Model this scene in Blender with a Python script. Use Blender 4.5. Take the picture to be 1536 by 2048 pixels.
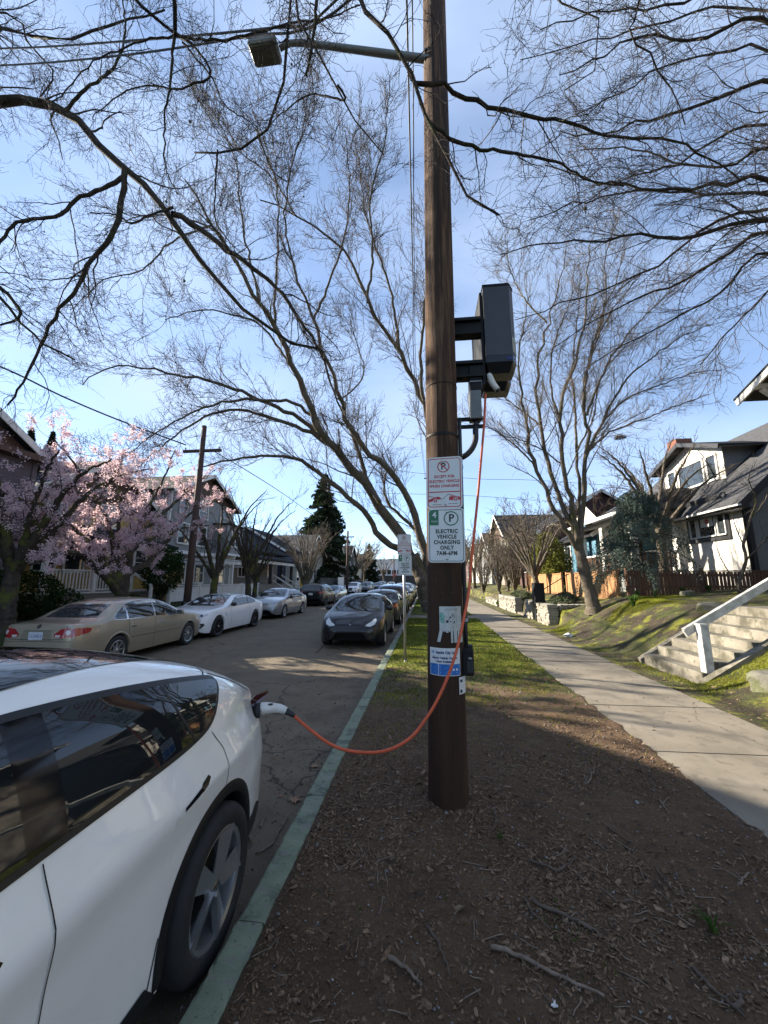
import bpy, bmesh, math, random
import numpy as np
from math import sin, cos, tan, pi, radians, sqrt, atan2, hypot
from mathutils import Vector, Matrix, geometry
from mathutils.bvhtree import BVHTree

scene = bpy.context.scene
for o in list(bpy.data.objects):
    bpy.data.objects.remove(o)
COL = scene.collection

# ------------------------------------------------------------------ camera
PITCH, YAW, EYE = radians(10.0), radians(6.2), 1.75
cam_data = bpy.data.cameras.new('camera')
cam_data.sensor_fit = 'HORIZONTAL'
cam_data.sensor_width = 36.0
cam_data.lens = 36.0 * 770.0 / 1536.0
cam_data.clip_start = 0.05
cam_data.clip_end = 3000.0
cam = bpy.data.objects.new('camera', cam_data)
cam.location = (0, 0, EYE)
cam.rotation_euler = (pi / 2 + PITCH, 0, YAW)
COL.objects.link(cam)
scene.camera = cam

# ------------------------------------------------------------------ light
SUN_EL = radians(24.5)
SUN_DIR = Vector((-0.947 * cos(SUN_EL), 0.322 * cos(SUN_EL), sin(SUN_EL))).normalized()
world = bpy.data.worlds.new('World')
scene.world = world
world.use_nodes = True
wn, wl = world.node_tree.nodes, world.node_tree.links
wn.clear()
w_out = wn.new('ShaderNodeOutputWorld')
w_bg = wn.new('ShaderNodeBackground')
w_sky = wn.new('ShaderNodeTexSky')
w_sky.sky_type = 'NISHITA'
w_sky.sun_disc = False
w_sky.sun_elevation = SUN_EL
w_sky.sun_rotation = atan2(SUN_DIR.x, SUN_DIR.y)
w_sky.altitude = 4500
w_sky.air_density = 1.3
w_sky.dust_density = 1.3
w_sky.ozone_density = 2.0
w_bg.inputs['Strength'].default_value = 0.085
# thin high cloud: noise on the sky vault veils the blue with white
w_tc = wn.new('ShaderNodeTexCoord')
w_map = wn.new('ShaderNodeMapping')
w_map.inputs['Location'].default_value = (3, 1, 0)
w_map.inputs['Scale'].default_value = (0.8, 1.5, 2.2)
w_n = wn.new('ShaderNodeTexNoise')
w_n.inputs['Scale'].default_value = 1.7
w_n.inputs['Detail'].default_value = 5
w_n.inputs['Roughness'].default_value = 0.5
w_ramp = wn.new('ShaderNodeValToRGB')
w_ramp.color_ramp.elements[0].position = 0.36
w_ramp.color_ramp.elements[0].color = (0.22, 0.22, 0.22, 1)
w_ramp.color_ramp.elements[1].position = 0.68
w_ramp.color_ramp.elements[1].color = (0.85, 0.85, 0.85, 1)
w_mix = wn.new('ShaderNodeMix')
w_mix.data_type = 'RGBA'
w_mix.inputs['B'].default_value = (2.55, 3.2, 4.4, 1)
wl.new(w_tc.outputs['Generated'], w_map.inputs['Vector'])
wl.new(w_map.outputs['Vector'], w_n.inputs['Vector'])
wl.new(w_n.outputs['Fac'], w_ramp.inputs['Fac'])
wl.new(w_ramp.outputs['Color'], w_mix.inputs['Factor'])
wl.new(w_sky.outputs['Color'], w_mix.inputs['A'])
wl.new(w_mix.outputs['Result'], w_bg.inputs['Color'])
wl.new(w_bg.outputs['Background'], w_out.inputs['Surface'])

sun_data = bpy.data.lights.new('sun', 'SUN')
sun_data.energy = 5.0
sun_data.angle = radians(0.5)
sun_data.color = (1.0, 0.90, 0.74)
sun = bpy.data.objects.new('sun', sun_data)
sun.rotation_euler = (-SUN_DIR).to_track_quat('-Z', 'Y').to_euler()
sun.location = SUN_DIR * 60
COL.objects.link(sun)

scene.view_settings.view_transform = 'Standard'
scene.view_settings.look = 'None'
scene.view_settings.exposure = 1.85
scene.view_settings.gamma = 1.0
scene.cycles_curves.shape = 'THICK'
scene.cycles_curves.subdivisions = 2
scene.cycles.max_bounces = 6
scene.cycles.diffuse_bounces = 3
scene.cycles.glossy_bounces = 3
scene.cycles.transmission_bounces = 4
scene.cycles.transparent_max_bounces = 6
scene.cycles.use_denoising = True
scene.cycles.use_adaptive_sampling = True
scene.cycles.adaptive_threshold = 0.02

# ------------------------------------------------------------------ measuring: a photo pixel to a point at a given depth
_f = Vector((-sin(YAW) * cos(PITCH), cos(YAW) * cos(PITCH), sin(PITCH)))
_r = Vector((cos(YAW), sin(YAW), 0))
_u = _r.cross(_f)
def ray(px, py):
    return _f + _r * ((px - 768) / 770) + _u * ((1024 - py) / 770)
def at(px, py, Y):
    d = ray(px, py)
    return Vector((0, 0, EYE)) + d * (Y / d.y)
def atx(px, py, X):
    d = ray(px, py)
    return Vector((0, 0, EYE)) + d * (X / d.x)
def atz(px, py, Z=0.0):
    d = ray(px, py)
    return Vector((0, 0, EYE)) + d * ((Z - EYE) / d.z)

# ------------------------------------------------------------------ helpers: objects
def tag(o, label=None, cat=None, group=None, kind=None):
    if label: o['label'] = label
    if cat: o['category'] = cat
    if group: o['group'] = group
    if kind: o['kind'] = kind
    return o
INV = {}
def empty(name, loc=(0, 0, 0), rz=0.0, local=False, scale=1.0):
    """An Empty at a thing's base. local=True: children are built in its own frame; else in world coordinates."""
    o = bpy.data.objects.new(name, None)
    o.empty_display_size = 0.1
    o.location = loc
    o.rotation_euler = (0, 0, rz)
    o.scale = (scale,) * 3
    COL.objects.link(o)
    if not local:
        INV[o.name] = (Matrix.Translation(loc) @ Matrix.Rotation(rz, 4, 'Z') @ Matrix.Scale(scale, 4)).inverted()
    return o
def thing(name, label, cat, loc=(0, 0, 0), rz=0.0, group=None, local=False):
    return tag(empty(name, loc, rz, local), label, cat, group)
def add(name, me, m=None, parent=None):
    o = bpy.data.objects.new(name, me)
    if m is not None and len(me.materials) == 0:
        me.materials.append(m)
    COL.objects.link(o)
    if parent is not None:
        o.parent = parent
        p = parent
        while p.parent is not None: p = p.parent
        if p is parent and p.name in INV:
            o.matrix_parent_inverse = INV[p.name]
    return o
def mesh(name, verts, faces, smooth=False):
    me = bpy.data.meshes.new(name)
    me.from_pydata([tuple(v) for v in verts], [], faces)
    me.update()
    if smooth: me.shade_smooth()
    return me
def np_mesh(name, V, Q, smooth=False):
    """V (n,3), Q (m,k) with one k."""
    V = np.ascontiguousarray(V, np.float32); Q = np.ascontiguousarray(Q, np.int32)
    me = bpy.data.meshes.new(name)
    me.vertices.add(len(V)); me.vertices.foreach_set('co', V.ravel())
    k = Q.shape[1]
    me.loops.add(Q.size); me.loops.foreach_set('vertex_index', Q.ravel())
    me.polygons.add(len(Q))
    me.polygons.foreach_set('loop_start', np.arange(0, Q.size, k, dtype=np.int32))
    if smooth: me.polygons.foreach_set('use_smooth', np.ones(len(Q), bool))
    me.update(calc_edges=True)
    return me
class MB:
    """collects boxes, prisms, tubes and lathes into one mesh"""
    def __init__(s): s.v, s.f = [], []
    def face(s, pts):
        b = len(s.v); s.v += [tuple(p) for p in pts]; s.f.append(tuple(range(b, b + len(pts)))); return s
    def quads(s, V, F):
        b = len(s.v); s.v += [tuple(p) for p in V]; s.f += [tuple(i + b for i in q) for q in F]; return s
    def box(s, a, b, bev=0.0):
        x0, y0, z0 = (min(a[i], b[i]) for i in range(3)); x1, y1, z1 = (max(a[i], b[i]) for i in range(3))
        if bev <= 0:
            V = [(x0, y0, z0), (x1, y0, z0), (x1, y1, z0), (x0, y1, z0), (x0, y0, z1), (x1, y0, z1), (x1, y1, z1), (x0, y1, z1)]
            return s.quads(V, [(0, 3, 2, 1), (4, 5, 6, 7), (0, 1, 5, 4), (1, 2, 6, 5), (2, 3, 7, 6), (3, 0, 4, 7)])
        c = bev
        def ring(z, i):
            return [(x0 + i + c, y0 + i, z), (x1 - i - c, y0 + i, z), (x1 - i, y0 + i + c, z), (x1 - i, y1 - i - c, z),
                    (x1 - i - c, y1 - i, z), (x0 + i + c, y1 - i, z), (x0 + i, y1 - i - c, z), (x0 + i, y0 + i + c, z)]
        V = ring(z0, c * .7) + ring(z0 + c, 0) + ring(z1 - c, 0) + ring(z1, c * .7)
        F = [tuple(range(7, -1, -1)), tuple(range(24, 32))]
        for k in range(3):
            for j in range(8):
                F.append((k * 8 + j, k * 8 + (j + 1) % 8, k * 8 + 8 + (j + 1) % 8, k * 8 + 8 + j))
        return s.quads(V, F)
    def beam(s, a, b, w, h, up=(0, 0, 1)):
        a, b = Vector(a), Vector(b); t = (b - a).normalized(); up = Vector(up)
        if abs(t.dot(up)) > .98: up = Vector((0, 1, 0))
        n = t.cross(up).normalized(); m = n.cross(t).normalized()
        V = [p + n * (sx * w / 2) + m * (sy * h / 2) for p in (a, b) for sx, sy in ((-1, -1), (1, -1), (1, 1), (-1, 1))]
        return s.quads(V, [(0, 1, 2, 3), (7, 6, 5, 4), (0, 4, 5, 1), (1, 5, 6, 2), (2, 6, 7, 3), (3, 7, 4, 0)])
    def tube(s, pts, r, n=8, cap=True):
        pts = [Vector(p) for p in pts]; K = len(pts)
        rr = r if hasattr(r, '__len__') else [r] * K
        ref = None; b = len(s.v)
        for i, p in enumerate(pts):
            t = (pts[min(i + 1, K - 1)] - pts[max(i - 1, 0)]).normalized()
            if ref is None:
                ref = Vector((0, 0, 1)) if abs(t.z) < .9 else Vector((1, 0, 0))
            u = (ref - t * ref.dot(t)).normalized(); ref = u; w = t.cross(u)
            for j in range(n):
                a = 2 * pi * j / n
                s.v.append(tuple(p + (u * cos(a) + w * sin(a)) * rr[i]))
        for i in range(K - 1):
            for j in range(n):
                s.f.append((b + i * n + j, b + i * n + (j + 1) % n, b + (i + 1) * n + (j + 1) % n, b + (i + 1) * n + j))
        if cap:
            s.f.append(tuple(b + j for j in range(n - 1, -1, -1))); s.f.append(tuple(b + (K - 1) * n + j for j in range(n)))
        return s
    def lathe(s, prof, n=24, M=None):
        """prof: (radius, axial) pairs, revolved about local z; M places it"""
        b = len(s.v); M = M or Matrix.Identity(4)
        for r, z in prof:
            for j in range(n):
                a = 2 * pi * j / n
                s.v.append(tuple(M @ Vector((r * cos(a), r * sin(a), z))))
        for i in range(len(prof) - 1):
            for j in range(n):
                s.f.append((b + i * n + j, b + i * n + (j + 1) % n, b + (i + 1) * n + (j + 1) % n, b + (i + 1) * n + j))
        return s
    def prism(s, poly, d, M=None):
        """poly in local xy, extruded by d along z; M places it"""
        M = M or Matrix.Identity(4); n = len(poly); b = len(s.v)
        s.v += [tuple(M @ Vector((x, y, 0))) for x, y in poly] + [tuple(M @ Vector((x, y, d))) for x, y in poly]
        s.f.append(tuple(b + i for i in range(n - 1, -1, -1))); s.f.append(tuple(b + n + i for i in range(n)))
        for i in range(n):
            s.f.append((b + i, b + (i + 1) % n, b + n + (i + 1) % n, b + n + i))
        return s
    def me(s, name, smooth=False):
        return mesh(name, s.v, s.f, smooth)
    def build(s, name, m, parent=None, smooth=False, label=None, cat=None, group=None, kind=None):
        me = s.me(name, smooth)
        if smooth == 'auto':
            me.shade_smooth()
            me.set_sharp_from_angle(angle=radians(38))
        return tag(add(name, me, m, parent), label, cat, group, kind)
def copy_tree(o, parent=None):
    c = o.copy(); COL.objects.link(c)
    if parent is not None: c.parent = parent
    for ch in o.children: copy_tree(ch, c)
    return c
def frame(origin, xdir, ydir):
    """matrix whose local x,y lie along the given directions"""
    x = Vector(xdir).normalized(); y = Vector(ydir); y = (y - x * y.dot(x)).normalized(); z = x.cross(y)
    return Matrix(((x.x, y.x, z.x, origin[0]), (x.y, y.y, z.y, origin[1]), (x.z, y.z, z.z, origin[2]), (0, 0, 0, 1)))
def rrect(w, h, r, n=5, cx=0, cy=0):
    P = []
    for k, (sx, sy) in enumerate(((1, 1), (-1, 1), (-1, -1), (1, -1))):
        for i in range(n + 1):
            a = (k + i / n) * pi / 2
            P.append((cx + sx * (w / 2 - r) + r * cos(a), cy + sy * (h / 2 - r) + r * sin(a)))
    return P

# ------------------------------------------------------------------ helpers: materials
def mat(name, col, rough=.7, metal=0.0, var=.18, vscale=5.0, col2=None, bump=0.0, bscale=40.0, stretch=(1, 1, 1),
        detail=6.0, coat=0.0, spec=.5, lo=.35, hi=.65, rvar=0.0, coords='Object', dist=0.01):
    m = bpy.data.materials.new(name); m.use_nodes = True
    nt = m.node_tree; N, L = nt.nodes, nt.links
    b = N['Principled BSDF']
    b.inputs['Roughness'].default_value = rough; b.inputs['Metallic'].default_value = metal
    b.inputs['Specular IOR Level'].default_value = spec
    if coat:
        b.inputs['Coat Weight'].default_value = coat; b.inputs['Coat Roughness'].default_value = .03
    c1 = tuple(max(0, c * (1 - var)) for c in col) + (1,)
    c2 = (tuple(col2) if col2 else tuple(min(1, c * (1 + var)) for c in col)) + (1,)
    if col2: c1 = tuple(col) + (1,)
    tc = N.new('ShaderNodeTexCoord'); mp = N.new('ShaderNodeMapping'); mp.inputs['Scale'].default_value = stretch
    L.new(tc.outputs[coords], mp.inputs['Vector'])
    if var > 0 or col2:
        n = N.new('ShaderNodeTexNoise'); n.inputs['Scale'].default_value = vscale; n.inputs['Detail'].default_value = detail
        n.inputs['Roughness'].default_value = .6
        L.new(mp.outputs['Vector'], n.inputs['Vector'])
        r = N.new('ShaderNodeValToRGB'); r.color_ramp.elements[0].position = lo; r.color_ramp.elements[1].position = hi
        r.color_ramp.elements[0].color = c1; r.color_ramp.elements[1].color = c2
        L.new(n.outputs['Fac'], r.inputs['Fac']); L.new(r.outputs['Color'], b.inputs['Base Color'])
        if rvar:
            mr = N.new('ShaderNodeMapRange'); mr.inputs['To Min'].default_value = rough - rvar; mr.inputs['To Max'].default_value = rough + rvar
            L.new(n.outputs['Fac'], mr.inputs['Value']); L.new(mr.outputs['Result'], b.inputs['Roughness'])
    else:
        b.inputs['Base Color'].default_value = tuple(col) + (1,)
    if bump > 0:
        n2 = N.new('ShaderNodeTexNoise'); n2.inputs['Scale'].default_value = bscale; n2.inputs['Detail'].default_value = 5
        L.new(mp.outputs['Vector'], n2.inputs['Vector'])
        bp = N.new('ShaderNodeBump'); bp.inputs['Strength'].default_value = bump; bp.inputs['Distance'].default_value = dist
        L.new(n2.outputs['Fac'], bp.inputs['Height']); L.new(bp.outputs['Normal'], b.inputs['Normal'])
    return m
def layered(name, base, layers, rough=.9, bump=.4, bscale=60, dist=.02, spec=.3):
    """base colour pair (c1,c2,scale) then layers of (colour, scale, lo, hi, amount, axis limits or None)"""
    m = bpy.data.materials.new(name); m.use_nodes = True
    N, L = m.node_tree.nodes, m.node_tree.links
    b = N['Principled BSDF']; b.inputs['Roughness'].default_value = rough; b.inputs['Specular IOR Level'].default_value = spec
    tc = N.new('ShaderNodeTexCoord'); sep = N.new('ShaderNodeSeparateXYZ'); L.new(tc.outputs['Object'], sep.inputs[0])
    def noise(sc, det=6, rg=.6):
        n = N.new('ShaderNodeTexNoise'); n.inputs['Scale'].default_value = sc; n.inputs['Detail'].default_value = det; n.inputs['Roughness'].default_value = rg
        L.new(tc.outputs['Object'], n.inputs['Vector']); return n
    n = noise(base[2]); r = N.new('ShaderNodeValToRGB')
    r.color_ramp.elements[0].position = .33; r.color_ramp.elements[1].position = .67
    r.color_ramp.elements[0].color = tuple(base[0]) + (1,); r.color_ramp.elements[1].color = tuple(base[1]) + (1,)
    L.new(n.outputs['Fac'], r.inputs['Fac']); cur = r.outputs['Color']
    for colr, sc, lo, hi, amt, lim in layers:
        n = noise(sc, 8, .65); mr = N.new('ShaderNodeMapRange'); mr.interpolation_type = 'SMOOTHSTEP'
        mr.inputs['From Min'].default_value = lo; mr.inputs['From Max'].default_value = hi; mr.inputs['To Max'].default_value = amt
        src = n.outputs['Fac']
        for ax, a0, a1, w in (lim or []):
            g = N.new('ShaderNodeMapRange'); g.inputs['From Min'].default_value = a0; g.inputs['From Max'].default_value = a1
            g.inputs['To Min'].default_value = -w; g.inputs['To Max'].default_value = 0
            L.new(sep.outputs[ax], g.inputs['Value'])
            ad = N.new('ShaderNodeMath'); ad.operation = 'ADD'
            L.new(src, ad.inputs[0]); L.new(g.outputs['Result'], ad.inputs[1]); src = ad.outputs[0]
        L.new(src, mr.inputs['Value'])
        mx = N.new('ShaderNodeMix'); mx.data_type = 'RGBA'
        L.new(mr.outputs['Result'], mx.inputs['Factor']); L.new(cur, mx.inputs['A']); mx.inputs['B'].default_value = tuple(colr) + (1,)
        cur = mx.outputs['Result']
    L.new(cur, b.inputs['Base Color'])
    nb = noise(bscale, 8, .7); bp = N.new('ShaderNodeBump'); bp.inputs['Strength'].default_value = bump; bp.inputs['Distance'].default_value = dist
    L.new(nb.outputs['Fac'], bp.inputs['Height']); L.new(bp.outputs['Normal'], b.inputs['Normal'])
    return m
def flat(name, col, rough=.5, metal=0.0, spec=.5, coat=0.0):
    return mat(name, col, rough, metal, var=0, spec=spec, coat=coat)
def rng(seed): return np.random.default_rng(seed)
# ================================================================== the setting: ground, road, kerbs, pavement
ROAD_Z, KX0, KX1 = -0.125, -1.02, -0.865          # road level, kerb from/to
SWX0, SWX1 = 2.33, 3.92                            # pavement
M_asphalt = layered('asphalt', ((.110, .085, .056), (.150, .118, .080), 2.2),
    [((.11, .108, .10), 230, .55, .75, .55, None), ((.02, .02, .02), 160, .58, .72, .6, None),
     ((.058, .043, .032), 1.1, .52, .70, .55, None),
     ((.090, .062, .044), 2.3, .46, .64, .85, [(0, -4.2, -1.4, .22)])], rough=.85, bump=.5, bscale=120, dist=.008)
M_dirt = layered('dirt', ((.070, .040, .020), (.120, .074, .040), 2.2),
    [((.15, .112, .08), 24, .53, .68, .6, None), ((.036, .024, .016), 9, .54, .68, .7, None), ((.03, .02, .014), 60, .54, .64, .7, None),
     ((.22, .18, .135), 110, .60, .70, .6, None),
     ((.060, .066, .018), 1.6, .47, .60, .8, [(1, 3.2, 6.6, .26)]),
     ((.185, .190, .022), 2.6, .40, .58, .92, [(1, 5.4, 8.6, .30)]),
     ((.05, .085, .018), .9, .50, .62, .7, [(1, 8.0, 13.0, .35)])], bump=.75, bscale=75, dist=.03)
M_slope = layered('mossy_bank', ((.036, .026, .018), (.066, .050, .035), 2.2),
    [((.09, .075, .055), 40, .56, .72, .5, None), ((.06, .075, .016), 1.3, .44, .60, .9, None),
     ((.185, .190, .020), 1.9, .50, .62, .95, None), ((.035, .03, .02), 5, .54, .64, .75, None), ((.045, .036, .022), 17, .52, .60, .8, None), ((.22, .21, .03), 26, .58, .66, .6, None)], bump=.9, bscale=45, dist=.05)
M_lawn = layered('lawn', ((.022, .034, .010), (.040, .058, .016), 3.0), [((.05, .04, .026), 1.2, .5, .66, .8, None)], bump=.7, bscale=80, dist=.04)
M_concrete = layered('concrete', ((.150, .130, .100), (.215, .189, .150), 1.4),
    [((.30, .28, .25), 190, .58, .72, .5, None), ((.10, .095, .085), 120, .58, .70, .5, None), ((.105, .094, .078), 1.9, .48, .66, .7, None), ((.085, .072, .055), 7, .56, .68, .6, None)],
    rough=.88, bump=.35, bscale=150, dist=.006)
M_kerb_green = layered('kerb_green_paint', ((.150, .182, .122), (.205, .238, .165), 6.0),
    [((.19, .185, .165), 14, .53, .61, .85, None), ((.06, .07, .055), 5, .48, .66, .75, None), ((.05, .04, .03), 45, .58, .68, .85, None), ((.03, .03, .028), 2.2, .58, .70, .6, None)], rough=.8, bump=.5, bscale=140, dist=.006)
M_kerb_grey = layered('kerb_concrete', ((.16, .155, .14), (.23, .22, .20), 3.0),
    [((.08, .075, .06), 8, .52, .66, .7, None), ((.06, .075, .03), 5, .56, .68, .6, None)], bump=.5, bscale=120, dist=.008)
M_soil_under = flat('soil', (.03, .024, .018), .95)

def smoothstep(a, b, x):
    t = np.clip((x - a) / (b - a), 0, 1); return t * t * (3 - 2 * t)
def vnoise(x, y, seed=0):
    """value noise, numpy"""
    xi, yi = np.floor(x).astype(int), np.floor(y).astype(int); fx, fy = x - xi, y - yi
    fx, fy = fx * fx * (3 - 2 * fx), fy * fy * (3 - 2 * fy)
    def h(a, b):
        n = (a * 374761393 + b * 668265263 + seed * 1442695041) & 0x7fffffff
        n = ((n ^ (n >> 13)) * 1274126177) & 0x7fffffff
        return ((n ^ (n >> 16)) & 0xffff) / 65535.0
    return (h(xi, yi) * (1 - fx) + h(xi + 1, yi) * fx) * (1 - fy) + (h(xi, yi + 1) * (1 - fx) + h(xi + 1, yi + 1) * fx) * fy
def fbm(x, y, o=4, seed=0):
    s, a, t = 0, .5, 0
    for k in range(o):
        s = s + a * vnoise(x * 2 ** k, y * 2 ** k, seed + k); t += a; a *= .5
    return s / t
def grid_mesh(name, xs, ys, fz, m, kind='structure', smooth=True):
    X, Y = np.meshgrid(xs, ys, indexing='xy'); Z = fz(X, Y)
    V = np.stack([X.ravel(), Y.ravel(), np.broadcast_to(Z, X.shape).ravel()], 1)
    nx, ny = len(xs), len(ys)
    i = (np.arange(ny - 1)[:, None] * nx + np.arange(nx - 1)[None, :]).ravel()
    Q = np.stack([i, i + 1, i + nx + 1, i + nx], 1)
    o = add(name, np_mesh(name, V, Q, smooth), m)
    return tag(o, kind=kind)

def add_cracks(m, scale, width, col):
    N, L = m.node_tree.nodes, m.node_tree.links; b = N['Principled BSDF']; src = b.inputs['Base Color'].links[0].from_socket
    tc = N.new('ShaderNodeTexCoord'); n = N.new('ShaderNodeTexNoise'); n.inputs['Scale'].default_value = 3.0; n.inputs['Detail'].default_value = 6; L.new(tc.outputs['Object'], n.inputs['Vector'])
    ad = N.new('ShaderNodeVectorMath'); ad.operation = 'MULTIPLY_ADD'; ad.inputs[1].default_value = (.5, .5, .5); L.new(n.outputs['Color'], ad.inputs[0]); L.new(tc.outputs['Object'], ad.inputs[2])
    v = N.new('ShaderNodeTexVoronoi'); v.feature = 'DISTANCE_TO_EDGE'; v.inputs['Scale'].default_value = scale; L.new(ad.outputs[0], v.inputs['Vector'])
    r = N.new('ShaderNodeMapRange'); r.inputs['From Min'].default_value = width * .4; r.inputs['From Max'].default_value = width; r.inputs['To Min'].default_value = .8; r.inputs['To Max'].default_value = 0; L.new(v.outputs['Distance'], r.inputs['Value'])
    mx = N.new('ShaderNodeMix'); mx.data_type = 'RGBA'; L.new(r.outputs['Result'], mx.inputs['Factor']); L.new(src, mx.inputs['A']); mx.inputs['B'].default_value = tuple(col) + (1,); L.new(mx.outputs['Result'], b.inputs['Base Color'])
add_cracks(M_asphalt, .33, .006, (.02, .018, .016)); add_cracks(M_concrete, .45, .004, (.05, .045, .035))
# --- base sheet to the horizon, then the road
grid_mesh('ground', np.linspace(-600, 600, 5), np.linspace(-300, 1200, 5), lambda x, y: x * 0 - .34, M_lawn)
def road_z(x, y): return ROAD_Z + .03 * (1 - ((x + 5.0) / 4.0) ** 2)  * .8 - .012
ROAD_L = -9.0
road = grid_mesh('road', np.linspace(ROAD_L - .02, KX0 + .02, 30), np.concatenate([np.linspace(-14, 24, 120), np.linspace(25, 170, 60)]), road_z, M_asphalt)
road['label'] = 'shaded asphalt street with brown leaf debris along the kerb'
grid_mesh('crossing_road', np.linspace(-160, 160, 20), np.linspace(118, 126, 3), lambda x, y: x * 0 - .10, M_asphalt)

# --- near planting strip: fine displaced sheet, edges wander over the pavement
def strip_z(x, y):
    h = .004 + .030 * (fbm(x * .9, y * .9, 4, 3) - .5) + .022 * (fbm(x * 6, y * 6, 3, 9) - .5) + .012 * (fbm(x * 26, y * 26, 2, 5) - .5)
    e = 2.34 + .22 * (fbm(x * .3 + 3, y * .8, 3, 21) - .5) + .10 * (fbm(x, y * 4.5, 2, 33) - .5)
    h = h + .018 - .055 * smoothstep(e - .16, e + .06, x)
    h = h - .028 * smoothstep(KX1 + .10, KX1, x)
    pole = np.hypot(x - .14, y - 3.45); h = h + (.02 + .035 * (fbm(x * 9, y * 9, 2, 15) - .3)) * np.exp(-(pole / .30) ** 2)
    return h
ys = np.concatenate([np.arange(-3, .9, .15), np.arange(.9, 5.0, .03), np.arange(5.0, 9, .05), np.arange(9, 18.4, .12)])
xs = np.concatenate([np.arange(KX1, 2.0, .03), np.arange(2.0, 2.62, .02)])
strip = grid_mesh('planting_strip', xs, ys, strip_z, M_dirt)
strip['label'] = 'bare dirt planting strip with leaf litter turning mossy'
grid_mesh('mossy_strip', np.linspace(KX1, 2.45, 40), np.concatenate([np.arange(20.0, 40, .25), np.arange(40, 170, 2.0)]), strip_z, M_dirt)
mb = MB(); mb.box((KX1, 18.45, -.1), (2.36, 19.95, .012)); p = mb.build('crossing_path', M_concrete, kind='structure')

# --- near kerb: cast pieces with open joints, painted green by the chargers
kerb = tag(empty('kerb', (KX0, 3, 0)), kind='structure')
R = random.Random(4)
yk = [-3.75, -2.55, -1.35, -.15, 1.05, 2.25, 3.45, 4.65]
y = 4.65
while y < 13: y += 1.5; yk.append(y)
while y < 60: y += 3.0; yk.append(y)
for a, b in zip(yk[:-1], yk[1:]):
    dz, dx = R.uniform(-.004, .004), R.uniform(-.004, .004); r = .018
    prof = [(KX0 + dx, -.30), (KX0 + dx, -r + dz), (KX0 + dx + r * .3, -r * .3 + dz), (KX0 + dx + r, dz), (KX1 + dx - .01, dz), (KX1 + dx, -.01 + dz), (KX1 + dx, -.30)]
    mb = MB(); n = 34 if a < 6 else 3
    rows = []
    for k in range(n + 1):
        yy = a + .004 + (b - a - .008) * k / n
        rows.append([(x + R.uniform(-.003, .003) - (.012 if R.random() < .06 else 0) * (1 if z > -.02 and x < KX0 + .03 else 0) * -1, yy, z + R.uniform(-.003, .003) - (.010 if R.random() < .05 and z > -.02 else 0)) for x, z in prof])
    V = [p for r_ in rows for p in r_]; P = len(prof)
    F = [(k * P + j, (k + 1) * P + j, (k + 1) * P + j + 1, k * P + j + 1) for k in range(n) for j in range(P - 1)]
    F = [f[::-1] for f in F] + [tuple(range(P)), tuple(range((n + 1) * P - 1, n * P - 1, -1))]
    mb.quads(V, F)
    mb.build('kerb_stone', M_kerb_green if b < 13.2 else M_kerb_grey, kerb, smooth=False)
mb = MB(); mb.box((KX0, 60, -.3), (KX1, 118, 0)); mb.build('kerb_run', M_kerb_grey, kerb)
# --- far kerb
mb = MB(); mb.box((ROAD_L - .15, -14, -.3), (ROAD_L, 118, .02), .02); mb.build('far_kerb', M_kerb_grey, kind='structure')

# --- pavement slabs
pav = tag(empty('pavement', (3.1, 6, 0)), kind='structure', label='concrete pavement running away beside the bank')
y = -3.0; k = 0
while y < 90:
    L_ = 1.52 if y < 40 else 4.5
    dz = R.uniform(-.008, .008); t = R.uniform(-.004, .004)
    mb = MB(); x0, x1 = SWX0 - .06, SWX1; g = .006
    z0 = lambda yy: .012 + dz + t * (yy - y)
    V = [(x0, y + g, -.1), (x1, y + g, -.1), (x1, y + L_ - g, -.1), (x0, y + L_ - g, -.1),
         (x0 + .005, y + g + .006, z0(y)), (x1, y + g + .006, z0(y) + .006), (x1, y + L_ - g - .006, z0(y + L_) + .006), (x0 + .005, y + L_ - g - .006, z0(y + L_))]
    mb.quads(V, [(0, 3, 2, 1), (4, 5, 6, 7), (0, 1, 5, 4), (1, 2, 6, 5), (2, 3, 7, 6), (3, 0, 4, 7)])
    mb.build('slab', M_concrete, pav); y += L_; k += 1

# --- right bank: rises from the pavement to the yards
def bank_z(x, y):
    e = 3.93 + .14 * (fbm(x * .5 + 9, y * .9, 3, 51) - .5) + .05 * (fbm(x * 2, y * 5, 2, 8) - .5)
    s = smoothstep(4.15, 6.9, x)
    h = -.012 + .02 * smoothstep(e - .03, e + .05, x) + .05 * (fbm(x * 1.3, y * 1.3, 3, 61) - .5) * smoothstep(4.0, 4.6, x) + .018 * (fbm(x * 9, y * 9, 2, 63) - .5)
    slope = 1.16 * s * smoothstep(60, 14, np.abs(y)) + .0
    far = smoothstep(14.6, 16.2, y)            # beyond the bank a retained garden: flat apron, then the walls hold the soil
    near = 1 - smoothstep(7.2, 7.9, y) * (1 - smoothstep(9.6, 9.8, y)) * 0
    z = h + slope + .28 * smoothstep(6.9, 11, x)
    garden = .70 * smoothstep(4.95, 5.1, x) + .45 * smoothstep(5.1, 8.0, x) + .28 * smoothstep(8, 11, x) + h
    z = z * (1 - far) + garden * far
    # cut for the steps
    cut = smoothstep(7.25, 7.4, y) * (1 - smoothstep(9.36, 9.5, y)) * (1 - smoothstep(6.9, 7.1, x)) * smoothstep(4.4, 4.6, x)
    return z * (1 - cut) + (-.06) * cut
xs = np.concatenate([np.arange(SWX1 - .06, 7.2, .06), np.arange(7.2, 12, .3), np.arange(12, 41, 4)])
ys = np.concatenate([np.arange(-6, 3, .5), np.arange(3, 18, .07), np.arange(18, 40, .5), np.arange(40, 120, 6)])
bank = grid_mesh('bank', xs, ys, bank_z, M_slope)
bank['label'] = 'mossy bank rising from the pavement to the front yards'
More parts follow.
